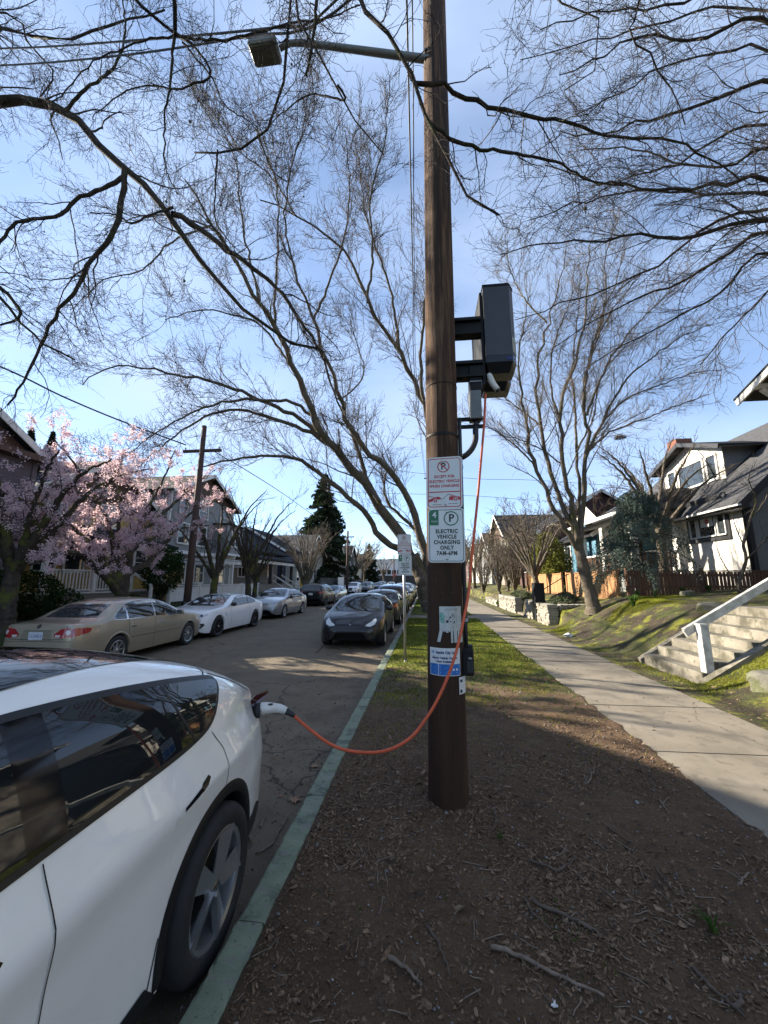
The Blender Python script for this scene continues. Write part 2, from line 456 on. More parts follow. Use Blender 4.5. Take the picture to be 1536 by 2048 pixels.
# --- left verge and raised yards
def left_z(x, y):
    d = ROAD_L - .15 - x
    return .0 + .35 * smoothstep(.2, 2.2, d) + .45 * smoothstep(2.4, 4.2, d) + .05 * (fbm(x * .7, y * .7, 3, 70) - .5)
grid_mesh('verge', np.concatenate([np.arange(-60, -16, 4.0), np.arange(-16, ROAD_L - .1, .3), [ROAD_L - .15]]), np.concatenate([np.arange(-14, 40, .5), np.arange(40, 118, 4.0)]), left_z, M_lawn)
# ================================================================== trees
def bark(name, c1, c2, moss=None, scale=9.0, bump=.8):
    L_ = [((.6 * c1[0], .6 * c1[1], .6 * c1[2]), 40, .55, .68, .7, None)]
    if moss: L_.append((moss, 2.4, .50, .62, .75, None))
    return layered(name, (c1, c2, scale), L_, rough=.92, bump=bump, bscale=38, dist=.06, spec=.2)
M_bark_grey = bark('bark_grey', (.085, .068, .052), (.165, .138, .108), (.07, .07, .025))
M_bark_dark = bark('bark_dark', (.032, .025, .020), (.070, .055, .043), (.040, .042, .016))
M_bark_cherry = bark('bark_cherry', (.035, .027, .022), (.085, .066, .052), (.10, .115, .02))
M_twig = mat('twig', (.058, .042, .034), .85, var=.3, vscale=3)
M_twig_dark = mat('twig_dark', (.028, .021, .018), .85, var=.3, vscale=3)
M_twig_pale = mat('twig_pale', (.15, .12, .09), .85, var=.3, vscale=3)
M_bud = mat('bud', (.17, .075, .065), .8, var=.3, vscale=9)
M_pod = mat('seed_ball', (.045, .030, .02), .9, var=.2, vscale=30)

def resample(pts, K):
    P = np.array([tuple(p) for p in pts], float)
    if len(P) < 3:
        t = np.linspace(0, 1, K)[:, None]; return P[0] * (1 - t) + P[-1] * t
    Pe = np.vstack([2 * P[0] - P[1], P, 2 * P[-1] - P[-2]])
    seg = np.linalg.norm(np.diff(P, axis=0), axis=1); cum = np.concatenate([[0], np.cumsum(seg)])
    out = []
    for s in np.linspace(0, cum[-1], K):
        i = min(np.searchsorted(cum, s, side='right') - 1, len(P) - 2)
        t = (s - cum[i]) / max(seg[i], 1e-9)
        p0, p1, p2, p3 = Pe[i], Pe[i + 1], Pe[i + 2], Pe[i + 3]
        out.append(.5 * (2 * p1 + (p2 - p0) * t + (2 * p0 - 5 * p1 + 4 * p2 - p3) * t * t + (3 * p1 - p0 - 3 * p2 + p3) * t ** 3))
    return np.array(out)
def tubes(P, R_, S):
    """P (M,K,3), R_ (M,K) -> vertices, quads"""
    M, K, _ = P.shape
    T = np.empty_like(P); T[:, 1:-1] = P[:, 2:] - P[:, :-2]; T[:, 0] = P[:, 1] - P[:, 0]; T[:, -1] = P[:, -1] - P[:, -2]
    T /= np.linalg.norm(T, axis=2, keepdims=True) + 1e-9
    mean = np.abs(T.mean(1)); ref = np.eye(3)[np.argmin(mean, 1)]
    U = np.cross(T, ref[:, None, :]); U /= np.linalg.norm(U, axis=2, keepdims=True) + 1e-9
    W = np.cross(T, U)
    a = 2 * np.pi * np.arange(S) / S
    V = P[:, :, None, :] + R_[:, :, None, None] * (np.cos(a)[None, None, :, None] * U[:, :, None, :] + np.sin(a)[None, None, :, None] * W[:, :, None, :])
    base = (np.arange(M)[:, None, None] * K + np.arange(K - 1)[None, :, None]) * S
    j = np.arange(S)[None, None, :]; jn = (j + 1) % S
    Q = np.stack([base + j, base + jn, base + S + jn, base + S + j], -1).reshape(-1, 4)
    return V.reshape(-1, 3), Q
def merge(parts):
    Vs, Qs, n = [], [], 0
    for V, Q in parts:
        Vs.append(V); Qs.append(Q + n); n += len(V)
    return np.vstack(Vs), np.vstack(Qs)
def spawn(P, R_, g, density, length, angle, K, rscale, up=0.0, wig=.25, tmin=.15, rmin=.003, lenpow=.5, maxn=40, grav=0.0, rtip=.45, spread=None):
    """children along parent polylines: P (M,K0,3), R_ (M,K0)"""
    M, K0, _ = P.shape
    seg = np.linalg.norm(np.diff(P, axis=1), axis=2); Ltot = seg.sum(1)
    n = np.minimum(np.floor(Ltot * density + g.random(M)).astype(int), maxn)
    par = np.repeat(np.arange(M), n); N = len(par)
    if N == 0: return np.zeros((0, K, 3)), np.zeros((0, K))
    t = tmin + (1 - tmin) * g.random(N) ** .85
    x = t * (K0 - 1); i = np.minimum(x.astype(int), K0 - 2); f = (x - i)[:, None]
    o = P[par, i] * (1 - f) + P[par, i + 1] * f
    r0 = R_[par, i] * (1 - f[:, 0]) + R_[par, i + 1] * f[:, 0]
    T = P[par, i + 1] - P[par, i]; T /= np.linalg.norm(T, axis=1, keepdims=True) + 1e-9
    rnd = g.normal(size=(N, 3)); side = rnd - T * (rnd * T).sum(1, keepdims=True); side[:, 2] += up * .8
    side /= np.linalg.norm(side, axis=1, keepdims=True) + 1e-9
    an = np.radians(g.uniform(angle[0], angle[1], N))[:, None]
    D = T * np.cos(an) + side * np.sin(an)
    Ln = g.uniform(length[0], length[1], N) * (1.15 - .6 * t)
    cr = np.maximum(np.minimum(np.minimum(r0 * rscale, r0 * .9), Ln * .014), rmin)
    C = np.empty((N, K, 3)); C[:, 0] = o; cur = o.copy()
    step = (Ln / (K - 1))[:, None]
    for k in range(1, K):
        D = D + g.normal(size=(N, 3)) * wig; D[:, 2] += up * .22 - grav * .2
        D /= np.linalg.norm(D, axis=1, keepdims=True) + 1e-9
        cur = cur + D * step; C[:, k] = cur
    taper = np.linspace(1, rtip, K)[None, :]
    return C, np.maximum(cr[:, None] * taper, rmin * .8)
def cull(P, R_, zmin=None, keep=None):
    ok = np.ones(len(P), bool)
    if zmin is not None: ok &= P[:, :, 2].min(1) > zmin
    if keep is not None: ok &= keep(P)
    return P[ok], R_[ok]
def tree(name, label, cat, loc, trunk, limbs, levels, mats, seed, group=None, buds=None, zmin=None, trunkS=14, roots=True, pods=0, extra=None, limb_knobs=True, thick=1.0, fine=None):
    """trunk/limbs: (points, r0, r1). levels: dicts for spawn. mats: bark, branch, twig"""
    g = rng(seed); root = thing(name, label, cat, loc, group=group)
    KT = 28
    def poly(l, S):
        P = resample(l[0], KT); seg = np.linalg.norm(P[-1] - P[0])
        P[1:-1] += g.normal(size=(KT - 2, 3)) * seg * .0035
        R_ = np.linspace((l[1] * thick) ** .8, (l[2] * thick) ** .8, KT) ** 1.25
        if limb_knobs: R_ = R_ * (1 + .045 * g.normal(size=KT))
        return P, np.maximum(R_, .002)
    tp = []
    for i, l in enumerate(trunk):
        P, R_ = poly(l, trunkS)
        if i == 0 and roots:
            hgt = P[:, 2] - P[0, 2]; R_ = R_ * (1 + .55 * np.exp(-hgt / (l[1] * 1.0 + .05)))
        V, Q = tubes(P[None], R_[None], trunkS)
        tp.append((V, Q))
    V, Q = merge(tp); add('trunk', np_mesh('trunk', V, Q, True), mats[0], root)
    LP = [poly(l, 8) for l in limbs]
    if LP:
        P0 = np.array([p for p, r in LP]); R0 = np.array([r for p, r in LP])
        pass
        for p_, r_ in LP:
            V, Q = tubes(p_[None], r_[None], 9); add('limb', np_mesh('limb', V, Q, True), mats[1], root)
    else:
        P0 = np.zeros((0, KT, 3)); R0 = np.zeros((0, KT))
    pools = {0: (P0, R0)}
    if not limbs:
        pools[0] = tuple(np.array(a) for a in zip(*[poly(l, 8) for l in trunk]))
    twig_parts, branch_parts, tips = [], [], []
    for k, lv in enumerate(levels):
        lv = dict(lv); src = lv.pop('src', [k]); S = lv.pop('S', 3); part = lv.pop('part', 'twigs')
        Ps, Rs = [], []
        for s_ in src:
            P, R_ = spawn(*pools[s_], g, **lv)
            if zmin is not None: P, R_ = cull(P, R_, zmin)
            Ps.append(P); Rs.append(R_)
        P, R_ = np.concatenate(Ps), np.concatenate(Rs); pools[k + 1] = (P, R_)
        if len(P): (branch_parts if part == 'branches' else twig_parts).append(tubes(P, R_, S))
    if branch_parts:
        V, Q = merge(branch_parts); tag(add('branches', np_mesh('branches', V, Q, True), mats[1], root), kind='stuff')
    if twig_parts:
        V, Q = merge(twig_parts); tag(add('crown', np_mesh('crown', V, Q, True), mats[2], root), kind='stuff')
    last = pools[len(levels)][0]
    if fine:
        lv = dict(fine); src = lv.pop('src'); Cs = [spawn(*pools[s_], g, **lv) for s_ in src]
        P = np.concatenate([c[0] for c in Cs]); R_ = np.concatenate([c[1] for c in Cs])
        if zmin is not None: P, R_ = cull(P, R_, zmin)
        strands('fine_twigs', P, R_, mats[2], root)
    if buds and len(last):
        m, size, per = buds; N = int(len(last) * per)
        idx = g.integers(0, len(last), N); kk = g.integers(last.shape[1] // 2, last.shape[1], N)
        c = last[idx, kk]; r = size * g.uniform(.6, 1.3, N)
        oc = np.array([(1, 0, 0), (-.5, .87, 0), (-.5, -.87, 0), (0, 0, 1.9), (0, 0, -1.2)])
        V = (c[:, None, :] + oc[None] * r[:, None, None]).reshape(-1, 3)
        Fc = np.array([(0, 1, 3), (1, 2, 3), (2, 0, 3), (1, 0, 4), (2, 1, 4), (0, 2, 4)])
        Q = (np.arange(N)[:, None, None] * 5 + Fc[None]).reshape(-1, 3)
        tag(add('buds', np_mesh('buds', V, Q), m, root), kind='stuff')
    if pods and len(last):
        mb = MB()
        for q in g.integers(0, len(last), pods):
            c = last[q, -1]; r = g.uniform(.012, .02); h = g.uniform(.05, .14)
            mb.tube([c, c - np.array((0, 0, h))], .0025, 3)
            mb.lathe([(r * sin(a), -r * cos(a)) for a in np.linspace(.05, pi - .05, 6)], 7, Matrix.Translation(Vector(c) - Vector((0, 0, h + r))))
        tag(mb.build('seed_balls', M_pod, root, smooth=True), kind='stuff')
    return root, pools
def strands(name, P, R_, m, parent):
    hc = bpy.data.hair_curves.new(name); M, K, _ = P.shape; hc.add_curves([K] * M)
    hc.attributes['position'].data.foreach_set('vector', np.ascontiguousarray(P, np.float32).ravel())
    ra = hc.attributes.get('radius') or hc.attributes.new('radius', 'FLOAT', 'POINT'); ra.data.foreach_set('value', np.ascontiguousarray(R_, np.float32).ravel())
    return tag(add(name, hc, m, parent), kind='stuff')
def px(pts, Ya, Yb=None, pw=1.0):
    """trace of photo points with depth running from Ya to Yb"""
    Yb = Ya if Yb is None else Yb; n = len(pts)
    return [at(x, y, Ya + (Yb - Ya) * (k / max(1, n - 1)) ** pw) for k, (x, y) in enumerate(pts)]

# --- the big street tree behind the pole
LV = [dict(density=1.9, length=(1.2, 3.8), angle=(20, 55), K=9, rscale=.26, up=.30, wig=.13, tmin=.25, rmin=.011, S=5, part='branches', maxn=30),
      dict(src=[0, 1], density=3.0, length=(.5, 1.7), angle=(22, 60), K=6, rscale=.36, up=.26, wig=.16, tmin=.2, rmin=.0085, maxn=34),
      dict(src=[2], density=5.2, length=(.18, .75), angle=(25, 60), K=3, rscale=.7, up=.3, wig=.2, tmin=.1, rmin=.0048, maxn=9)]
TH = .86
b1 = at(868, 1222, 21.6); b1.z = -.02
trunk = [([b1, at(852, 1190, 21.6), at(845, 1158, 21.4), at(826, 1110, 21.1)], .52, .40)]
limbs = [
 (px([(843, 1157), (802, 1075), (758, 1010), (729, 966), (685, 916), (656, 884), (632, 843), (618, 796), (597, 758), (577, 717), (559, 676), (539, 638), (518, 600), (470, 525), (425, 450), (370, 360)], 21.4, 11.5), .42, .035),
 (px([(835, 1135), (811, 1104), (767, 1078), (744, 1048), (729, 1022), (685, 984), (644, 952), (606, 925), (588, 916), (547, 911), (509, 914), (470, 920), (400, 935)], 21.3, 17.0), .26, .04),
 (px([(866, 1180), (846, 1098), (829, 1034), (808, 981), (785, 949), (753, 919), (726, 893), (706, 867), (691, 829), (682, 799), (668, 752), (653, 723), (638, 691), (627, 644), (612, 600), (590, 545), (560, 470)], 21.6, 14.0), .30, .04),
 (px([(760, 1005), (735, 963), (723, 922), (709, 881), (697, 849)], 19.6, 19.2), .17, .10),
 (px([(850, 1120), (838, 1070), (800, 1030), (775, 1005), (768, 970), (775, 930)], 21.4, 20.5), .16, .05),
 (px([(868, 1130), (862, 960), (852, 834), (840, 787), (826, 752), (805, 717), (776, 673), (755, 644), (735, 606), (700, 525), (655, 475), (590, 430), (520, 400)], 21.6, 13.5), .28, .03),
 (px([(848, 800), (843, 764), (843, 688), (849, 615), (858, 520), (868, 400)], 19.0, 17), .12, .03),
 (px([(805, 717), (792, 650), (775, 560), (735, 450), (720, 330)], 18.6, 15), .10, .025),
 (px([(640, 872), (626, 858), (591, 831), (550, 814), (500, 790), (480, 780), (420, 762), (325, 745), (270, 730), (200, 745), (165, 770)], 18.8, 14.5), .15, .025),
 (px([(670, 900), (653, 887), (609, 861), (553, 840), (480, 820), (420, 830), (340, 880), (260, 945)], 19, 15.0), .15, .02),
 (px([(632, 835), (618, 826), (577, 802), (539, 802), (480, 800), (400, 820), (320, 860), (230, 930)], 18.4, 14.5), .11, .02),
 (px([(597, 758), (560, 700), (520, 650), (470, 630), (400, 620), (330, 640)], 17.3, 14), .085, .02),
 (px([(548, 655), (552, 560), (556, 480), (555, 400), (540, 320), (505, 220)], 15.5, 12), .075, .02),
 (px([(682, 799), (715, 770), (728, 740), (718, 700), (700, 640)], 18, 17), .06, .02),
 (px([(627, 644), (660, 560), (690, 470), (700, 380), (690, 260)], 16, 13.5), .08, .02),
 (px([(735, 606), (745, 500), (740, 400), (770, 280), (780, 150)], 16, 13), .08, .02),
 (px([(470, 525), (440, 470), (380, 440), (300, 430), (220, 450)], 12.6, 11.5), .06, .015),
 (px([(518, 600), (500, 520), (480, 420), (470, 320), (430, 220)], 13.4, 11.5), .065, .015),
 (px([(590, 545), (570, 450), (580, 350), (610, 240), (620, 130)], 14.4, 12.5), .06, .015),
 (px([(425, 450), (350, 480), (280, 540), (210, 560), (140, 620)], 12, 11), .05, .015),
 (px([(590, 430), (540, 350), (460, 290), (400, 210)], 14, 12), .05, .015),
]
tree('street_tree', 'large leaning bare street tree behind the utility pole with limbs arching over the road', 'tree', tuple(b1), trunk, limbs, LV,
     (M_bark_grey, M_bark_grey, M_twig), 11, buds=(M_bud, .012, .45), zmin=2.2, thick=.82, fine=dict(src=[2, 3], density=1.6, length=(.2, .8), angle=(20, 60), K=4, rscale=.8, up=.25, wig=.2, tmin=.1, rmin=.0058, maxn=9))

# --- a street tree beyond the far kerb, left of the frame: its long limb hangs into the picture
LVn = [dict(density=1.7, length=(.9, 2.2), angle=(25, 65), K=8, rscale=.40, up=.05, wig=.20, tmin=.1, rmin=.0075, S=5, part='branches', maxn=16),
       dict(src=[0, 1], density=3.6, length=(.35, 1.3), angle=(22, 65), K=6, rscale=.4, up=.08, wig=.2, tmin=.12, rmin=.0042, maxn=24),
       dict(src=[2], density=5.8, length=(.12, .5), angle=(25, 65), K=3, rscale=.7, up=.15, wig=.25, tmin=.15, rmin=.0026, maxn=6)]
b2 = Vector((-10.6, .6, .1))
fork2 = Vector((-10.3, .9, 6.2))
trunk = [([b2, b2 + Vector((.1, .05, 2.5)), b2 + Vector((.2, .2, 4.6)), fork2, Vector((-10.2, 1.0, 8.6)), Vector((-10.4, 1.0, 12.5))], .38, .10)]
limbs = [
 ([fork2, Vector((-9.2, 2.9, 8.4))] + px([(-90, 215), (0, 205), (70, 205), (130, 224), (190, 278), (245, 333), (300, 385), (345, 430), (372, 470), (395, 515), (430, 550), (480, 612), (520, 642), (560, 674), (600, 695), (640, 698)], 6.2, 8.6), .21, .030),
 (px([(345, 428), (375, 440), (440, 490), (525, 550), (590, 625), (635, 690), (662, 770), (690, 840)], 7.2, 9.0), .075, .018),
 (px([(250, 338), (246, 385), (220, 475), (185, 515), (155, 575), (120, 622), (90, 672), (67, 720), (45, 770), (15, 810)], 6.9, 7.6), .07, .02),
 (px([(252, 350), (210, 375), (150, 400), (120, 430), (60, 440), (25, 455), (0, 490), (-30, 560)], 6.9, 6.6), .05, .025),
 (px([(345, 415), (300, 430), (262, 447), (235, 430), (180, 425)], 7.1, 7.4), .03, .012),
 ([fork2, Vector((-9.6, 4.0, 6.6))] + px([(-60, 560), (0, 600), (35, 640), (90, 690), (150, 720)], 7.0, 8), .09, .02),
 (px([(-60, 540), (0, 575), (40, 620), (30, 640), (0, 650)], 6.8, 7), .06, .02),
 ([Vector((-10.2, 1.0, 9)), Vector((-9, 4, 10.5))] + px([(20, 60), (120, 80), (240, 50), (330, 20)], 6.6, 7.2), .10, .02),
 ([Vector((-10.2, 1.0, 8.8)), Vector((-9.0, 3.6, 9.9))] + px([(0, 20), (60, 90), (110, 150), (80, 195)], 6, 6.6), .05, .015),
 (px([(130, 222), (170, 180), (230, 130), (250, 60), (240, -40)], 6.6, 6.2), .04, .012),
 ([Vector((-10.3, 1.0, 11.5)), Vector((-11.5, 2, 13)), Vector((-13.5, 2, 13.5))], .12, .02),
 ([Vector((-10.3, 1.0, 9.5)), Vector((-10.8, -1.5, 11)), Vector((-11, -4, 12.5))], .12, .02),
]
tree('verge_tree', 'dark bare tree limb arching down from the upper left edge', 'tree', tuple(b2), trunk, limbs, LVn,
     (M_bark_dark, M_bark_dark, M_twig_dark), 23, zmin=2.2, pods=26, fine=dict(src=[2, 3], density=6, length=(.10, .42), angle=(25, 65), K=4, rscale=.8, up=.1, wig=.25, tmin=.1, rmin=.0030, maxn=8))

# --- the street tree behind the viewer: dark twigs overhead
b3 = Vector((.35, -4.2, 0))
fork3 = Vector((.3, -3.4, 4.4))
trunk = [([b3, b3 + Vector((0, .2, 2)), fork3, Vector((.2, -2.6, 7.0)), Vector((.2, -2.4, 10.5))], .30, .07)]
hub = at(350, 68, 3.6)
limbs = [
 ([fork3, Vector((.2, -1.2, 6.6))] + px([(700, -180), (720, 0), (768, 60), (818, 140), (843, 185), (858, 240), (893, 310), (918, 365), (958, 415), (998, 430)], 2.7, 3.2), .07, .010),
 (px([(818, 140), (843, 172), (888, 170), (938, 200), (1038, 230), (1118, 245), (1228, 275), (1333, 275), (1418, 320), (1480, 360)], 2.95, 3.7), .024, .007),
 (px([(858, 245), (898, 275), (953, 295), (1028, 305), (1128, 330), (1178, 362), (1248, 372)], 3.05, 3.6), .020, .007),
 ([fork3, Vector((-.9, -.8, 6.8))] + px([(330, -260), (345, 0), (354, 45)], 3.0, 3.5) + [hub], .06, .024),
 ([hub] + px([(340, 165), (330, 230), (328, 300), (332, 340), (355, 390)], 3.6, 4.0), .020, .006),
 ([Vector((-.9, -.8, 6.8))] + px([(230, -120), (280, 0), (320, 40)], 3, 3.5) + [hub], .03, .018),
 ([hub] + px([(390, 95), (415, 130), (420, 155), (380, 170), (345, 178), (290, 170), (240, 190), (200, 220), (185, 235)], 3.6, 4), .018, .006),
 ([hub] + px([(430, 82), (480, 72), (560, 52), (640, 40), (720, 10)], 3.6, 3.6), .018, .007),
 ([fork3, Vector((-.4, -.6, 6.9))] + px([(585, -200), (578, 30), (571, 165), (555, 225), (515, 270), (480, 295), (435, 300), (390, 305)], 3.0, 3.9), .05, .010),
 (px([(435, 300), (431, 370), (430, 435), (448, 470), (470, 495)], 3.8, 4.1), .013, .006),
 (px([(515, 270), (545, 340), (575, 365)], 3.7, 3.9), .012, .005),
 ([fork3, Vector((-.2, -.6, 6.9))] + px([(600, -220), (590, 0), (620, 65), (675, 165), (695, 225), (735, 275), (768, 310)], 3.0, 3.7), .045, .008),
 (px([(636, -60), (630, 40), (622, 100), (612, 152)], 2.7, 2.9), .018, .012),
 (px([(675, 170), (690, 200), (620, 190), (560, 230), (530, 260)], 3.3, 3.7), .013, .005),
 (px([(350, 70), (260, 90), (180, 130), (110, 200), (80, 195)], 3.6, 4.2), .014, .005),
 (px([(365, 85), (420, 150), (450, 210), (500, 245), (520, 270)], 3.6, 3.9), .013, .006),
 ([fork3, Vector((1.2, -.8, 6.8))] + px([(1050, -200), (1120, -20), (1190, 30), (1200, 90), (1180, 160), (1130, 180)], 3.0, 3.7), .03, .006),
 ([Vector((1.2, -.8, 6.8))] + px([(1290, -60), (1260, 60), (1320, 140), (1370, 250)], 3.0, 3.9), .02, .006),
 ([Vector((.2, -2.5, 9)), Vector((2, -5, 10.5)), Vector((3.4, -6.5, 11))], .07, .015),
 ([Vector((.2, -2.6, 7.4)), Vector((-2, -5, 9)), Vector((-3.4, -7, 9.5))], .08, .015),
]
LVo = [dict(density=4.4, length=(.30, 1.2), angle=(25, 75), K=7, rscale=.36, up=-.03, wig=.22, tmin=.2, rmin=.0036, S=5, part='branches', maxn=22),
       dict(src=[0, 1], density=5.5, length=(.14, .65), angle=(25, 70), K=6, rscale=.45, up=.02, wig=.25, tmin=.1, rmin=.0026, maxn=22),
       dict(src=[2], density=9.0, length=(.05, .22), angle=(25, 70), K=3, rscale=.7, up=.05, wig=.3, tmin=.15, rmin=.0015, maxn=5)]
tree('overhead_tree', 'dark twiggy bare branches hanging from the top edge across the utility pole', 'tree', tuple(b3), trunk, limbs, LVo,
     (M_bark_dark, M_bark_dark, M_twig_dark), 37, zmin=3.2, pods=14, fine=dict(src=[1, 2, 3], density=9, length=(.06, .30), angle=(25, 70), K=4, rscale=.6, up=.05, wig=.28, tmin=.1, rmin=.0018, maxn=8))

# --- the tree in the yard on the right, outside the frame
b4 = Vector((9.6, 6.4, 1.35))
trunk = [([b4, b4 + Vector((-.1, 0, 2)), b4 + Vector((-.3, .1, 4.6)), b4 + Vector((-.2, .2, 8.5)), b4 + Vector((0, .2, 12))], .30, .07)]
def fan(pts, Ya, Yb, z0, r0=.07):
    s = b4 + Vector((-.25, .15, z0)); p = px(pts, Ya, Yb)
    return ([s, s.lerp(p[0], .5) + Vector((0, 0, .35))] + p, r0, .010)
limbs = [
 fan([(1536, 40), (1433, 65), (1358, 80), (1263, 80), (1193, 118), (1118, 150)], 6.2, 6.8, 7.2),
 fan([(1536, 98), (1450, 100), (1340, 130), (1240, 190), (1150, 230)], 7.0, 8.0, 6.8, .05),
 fan([(1536, 160), (1468, 190), (1393, 210), (1283, 240), (1208, 270), (1120, 262)], 6.4, 7.2, 6.2),
 fan([(1536, 250), (1430, 280), (1330, 340), (1240, 360), (1130, 430)], 7.2, 8.4, 5.9, .05),
 fan([(1536, 358), (1418, 370), (1343, 382), (1248, 372), (1178, 358), (1090, 330)], 6.6, 7.2, 5.2),
 fan([(1536, 385), (1443, 387), (1268, 385), (1150, 405), (1060, 440)], 7.4, 8.6, 5.0, .05),
 fan([(1536, 440), (1418, 470), (1368, 478), (1268, 472), (1188, 485), (1098, 485), (1000, 510)], 7.0, 8.2, 4.8),
 fan([(1536, 465), (1468, 500), (1368, 560), (1268, 600), (1168, 655), (1100, 700)], 7.6, 9.4, 4.7, .06),
 fan([(1536, 500), (1433, 590), (1343, 640), (1248, 690), (1180, 730)], 8.0, 9.6, 4.6, .05),
 fan([(1560, 420), (1440, 440), (1330, 520), (1230, 570), (1120, 610), (1030, 640)], 8.0, 9.6, 4.9, .06),
 fan([(1500, -60), (1400, -10), (1300, 20), (1180, 30), (1080, 60)], 6.6, 7, 7.8, .06),
 fan([(1580, 560), (1500, 620), (1440, 680), (1400, 730)], 7.6, 8.2, 4.3, .04),
 fan([(1540, 30), (1440, 20), (1320, 45), (1160, 90), (1040, 120)], 7.6, 8.4, 7.2, .05),
 fan([(1540, 300), (1450, 330), (1370, 330), (1260, 300), (1160, 300)], 6.4, 7.4, 5.6, .045),
 ([b4 + Vector((-.2, .2, 7)), b4 + Vector((2, -1, 9)), b4 + Vector((4, -2, 10))], .08, .015),
 ([b4 + Vector((-.2, .2, 6)), b4 + Vector((.5, -3, 8)), b4 + Vector((.5, -5, 9))], .08, .015),
 ([b4 + Vector((-.2, .2, 8)), b4 + Vector((.5, 2.5, 11)), b4 + Vector((.5, 4, 12))], .08, .015),
]
LVr = [dict(density=3.2, length=(.7, 2.2), angle=(18, 45), K=8, rscale=.34, up=.02, wig=.12, tmin=.2, rmin=.0055, S=5, part='branches', maxn=24),
       dict(src=[0, 1], density=4.0, length=(.30, 1.1), angle=(20, 50), K=6, rscale=.5, up=.05, wig=.16, tmin=.15, rmin=.0042, maxn=16),
       dict(src=[2], density=5.4, length=(.10, .40), angle=(25, 60), K=3, rscale=.7, up=.1, wig=.22, tmin=.15, rmin=.0024, maxn=5)]
tree('yard_tree', 'bare tree reaching in from the right edge with long fanned branches', 'tree', tuple(b4), trunk, limbs, LVr,
     (M_bark_grey, M_bark_dark, M_twig), 41, zmin=3.4, fine=dict(src=[1, 2, 3], density=2.5, length=(.12, .5), angle=(20, 55), K=4, rscale=.6, up=.06, wig=.2, tmin=.1, rmin=.0030, maxn=10))

# --- the vase-shaped tree on the mossy bank
Yt = 14.2
b5 = at(1190, 1238, Yt); b5.z = float(bank_z(np.array([b5.x]), np.array([b5.y]))[0]) - .05
trunk = [([b5, at(1189, 1226, Yt), at(1178, 1178, Yt), at(1165, 1130, Yt), at(1157, 1090, Yt)], .27, .22)]
def st(p, dy, r0, r1=.018): return (px(p, Yt, Yt + dy), r0, r1)
limbs = [
 st([(1160, 1105), (1145, 1086), (1116, 1031), (1094, 995), (1075, 940), (1061, 903), (1053, 848), (1042, 793), (1037, 738), (1045, 660), (1060, 590)], -1.4, .13),
 st([(1160, 1105), (1149, 1075), (1112, 976), (1094, 921), (1079, 848), (1075, 775), (1083, 705), (1094, 646), (1120, 560), (1135, 480)], .6, .135),
 st([(1158, 1100), (1156, 1071), (1141, 995), (1127, 932), (1119, 848), (1130, 775), (1152, 720), (1170, 640), (1175, 540), (1190, 450)], -.9, .14),
 st([(1160, 1095), (1160, 1064), (1160, 976), (1152, 903), (1149, 819), (1141, 756), (1155, 650), (1160, 560)], 1.3, .10),
 st([(1161, 1095), (1163, 1049), (1174, 914), (1174, 830), (1167, 782), (1178, 720), (1196, 665), (1230, 570), (1250, 500)], .2, .13),
 st([(1165, 1000), (1174, 910), (1204, 848), (1233, 793), (1262, 749), (1306, 712), (1361, 676), (1420, 650)], -.8, .095),
 st([(1172, 915), (1178, 899), (1218, 866), (1262, 848), (1306, 830), (1354, 811), (1416, 789)], 1.0, .06),
 st([(1070, 935), (1061, 921), (1013, 877), (977, 855), (950, 850)], -1.0, .05),
 st([(1079, 850), (1035, 815), (1000, 790), (975, 780)], .5, .04),
 st([(1127, 932), (1085, 900), (1040, 880), (1000, 870)], -1.2, .04),
 st([(1174, 830), (1200, 760), (1240, 690), (1300, 620), (1370, 560)], .8, .07),
 st([(1167, 782), (1190, 690), (1225, 620), (1290, 540)], -.8, .06),
 st([(1204, 848), (1250, 800), (1320, 770), (1390, 745), (1440, 740)], .4, .05),
 st([(1119, 848), (1100, 760), (1110, 680), (1140, 600), (1150, 520)], 1.4, .06),
 st([(1152, 903), (1185, 840), (1200, 760), (1240, 700)], 1.6, .05),
 st([(1094, 646), (1050, 600), (1020, 540), (1010, 470)], .8, .05),
 st([(1178, 720), (1210, 600), (1210, 520), (1240, 430)], -.4, .05),
]
LVv = [dict(density=3.2, length=(.8, 2.4), angle=(18, 45), K=7, rscale=.32, up=.22, wig=.11, tmin=.2, rmin=.007, S=5, part='branches', maxn=26),
       dict(src=[0, 1], density=4.2, length=(.35, 1.2), angle=(20, 50), K=6, rscale=.42, up=.2, wig=.14, tmin=.15, rmin=.0046, maxn=26),
       dict(src=[2], density=4.8, length=(.12, .45), angle=(25, 60), K=3, rscale=.7, up=.2, wig=.2, tmin=.15, rmin=.003, maxn=6)]
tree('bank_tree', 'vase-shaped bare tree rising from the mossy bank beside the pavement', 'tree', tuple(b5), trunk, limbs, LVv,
     (M_bark_grey, M_bark_grey, M_twig_pale), 53, zmin=1.9, thick=.72, fine=dict(src=[1, 2, 3], density=2.3, length=(.15, .6), angle=(18, 50), K=4, rscale=.6, up=.15, wig=.16, tmin=.1, rmin=.0032, maxn=10))
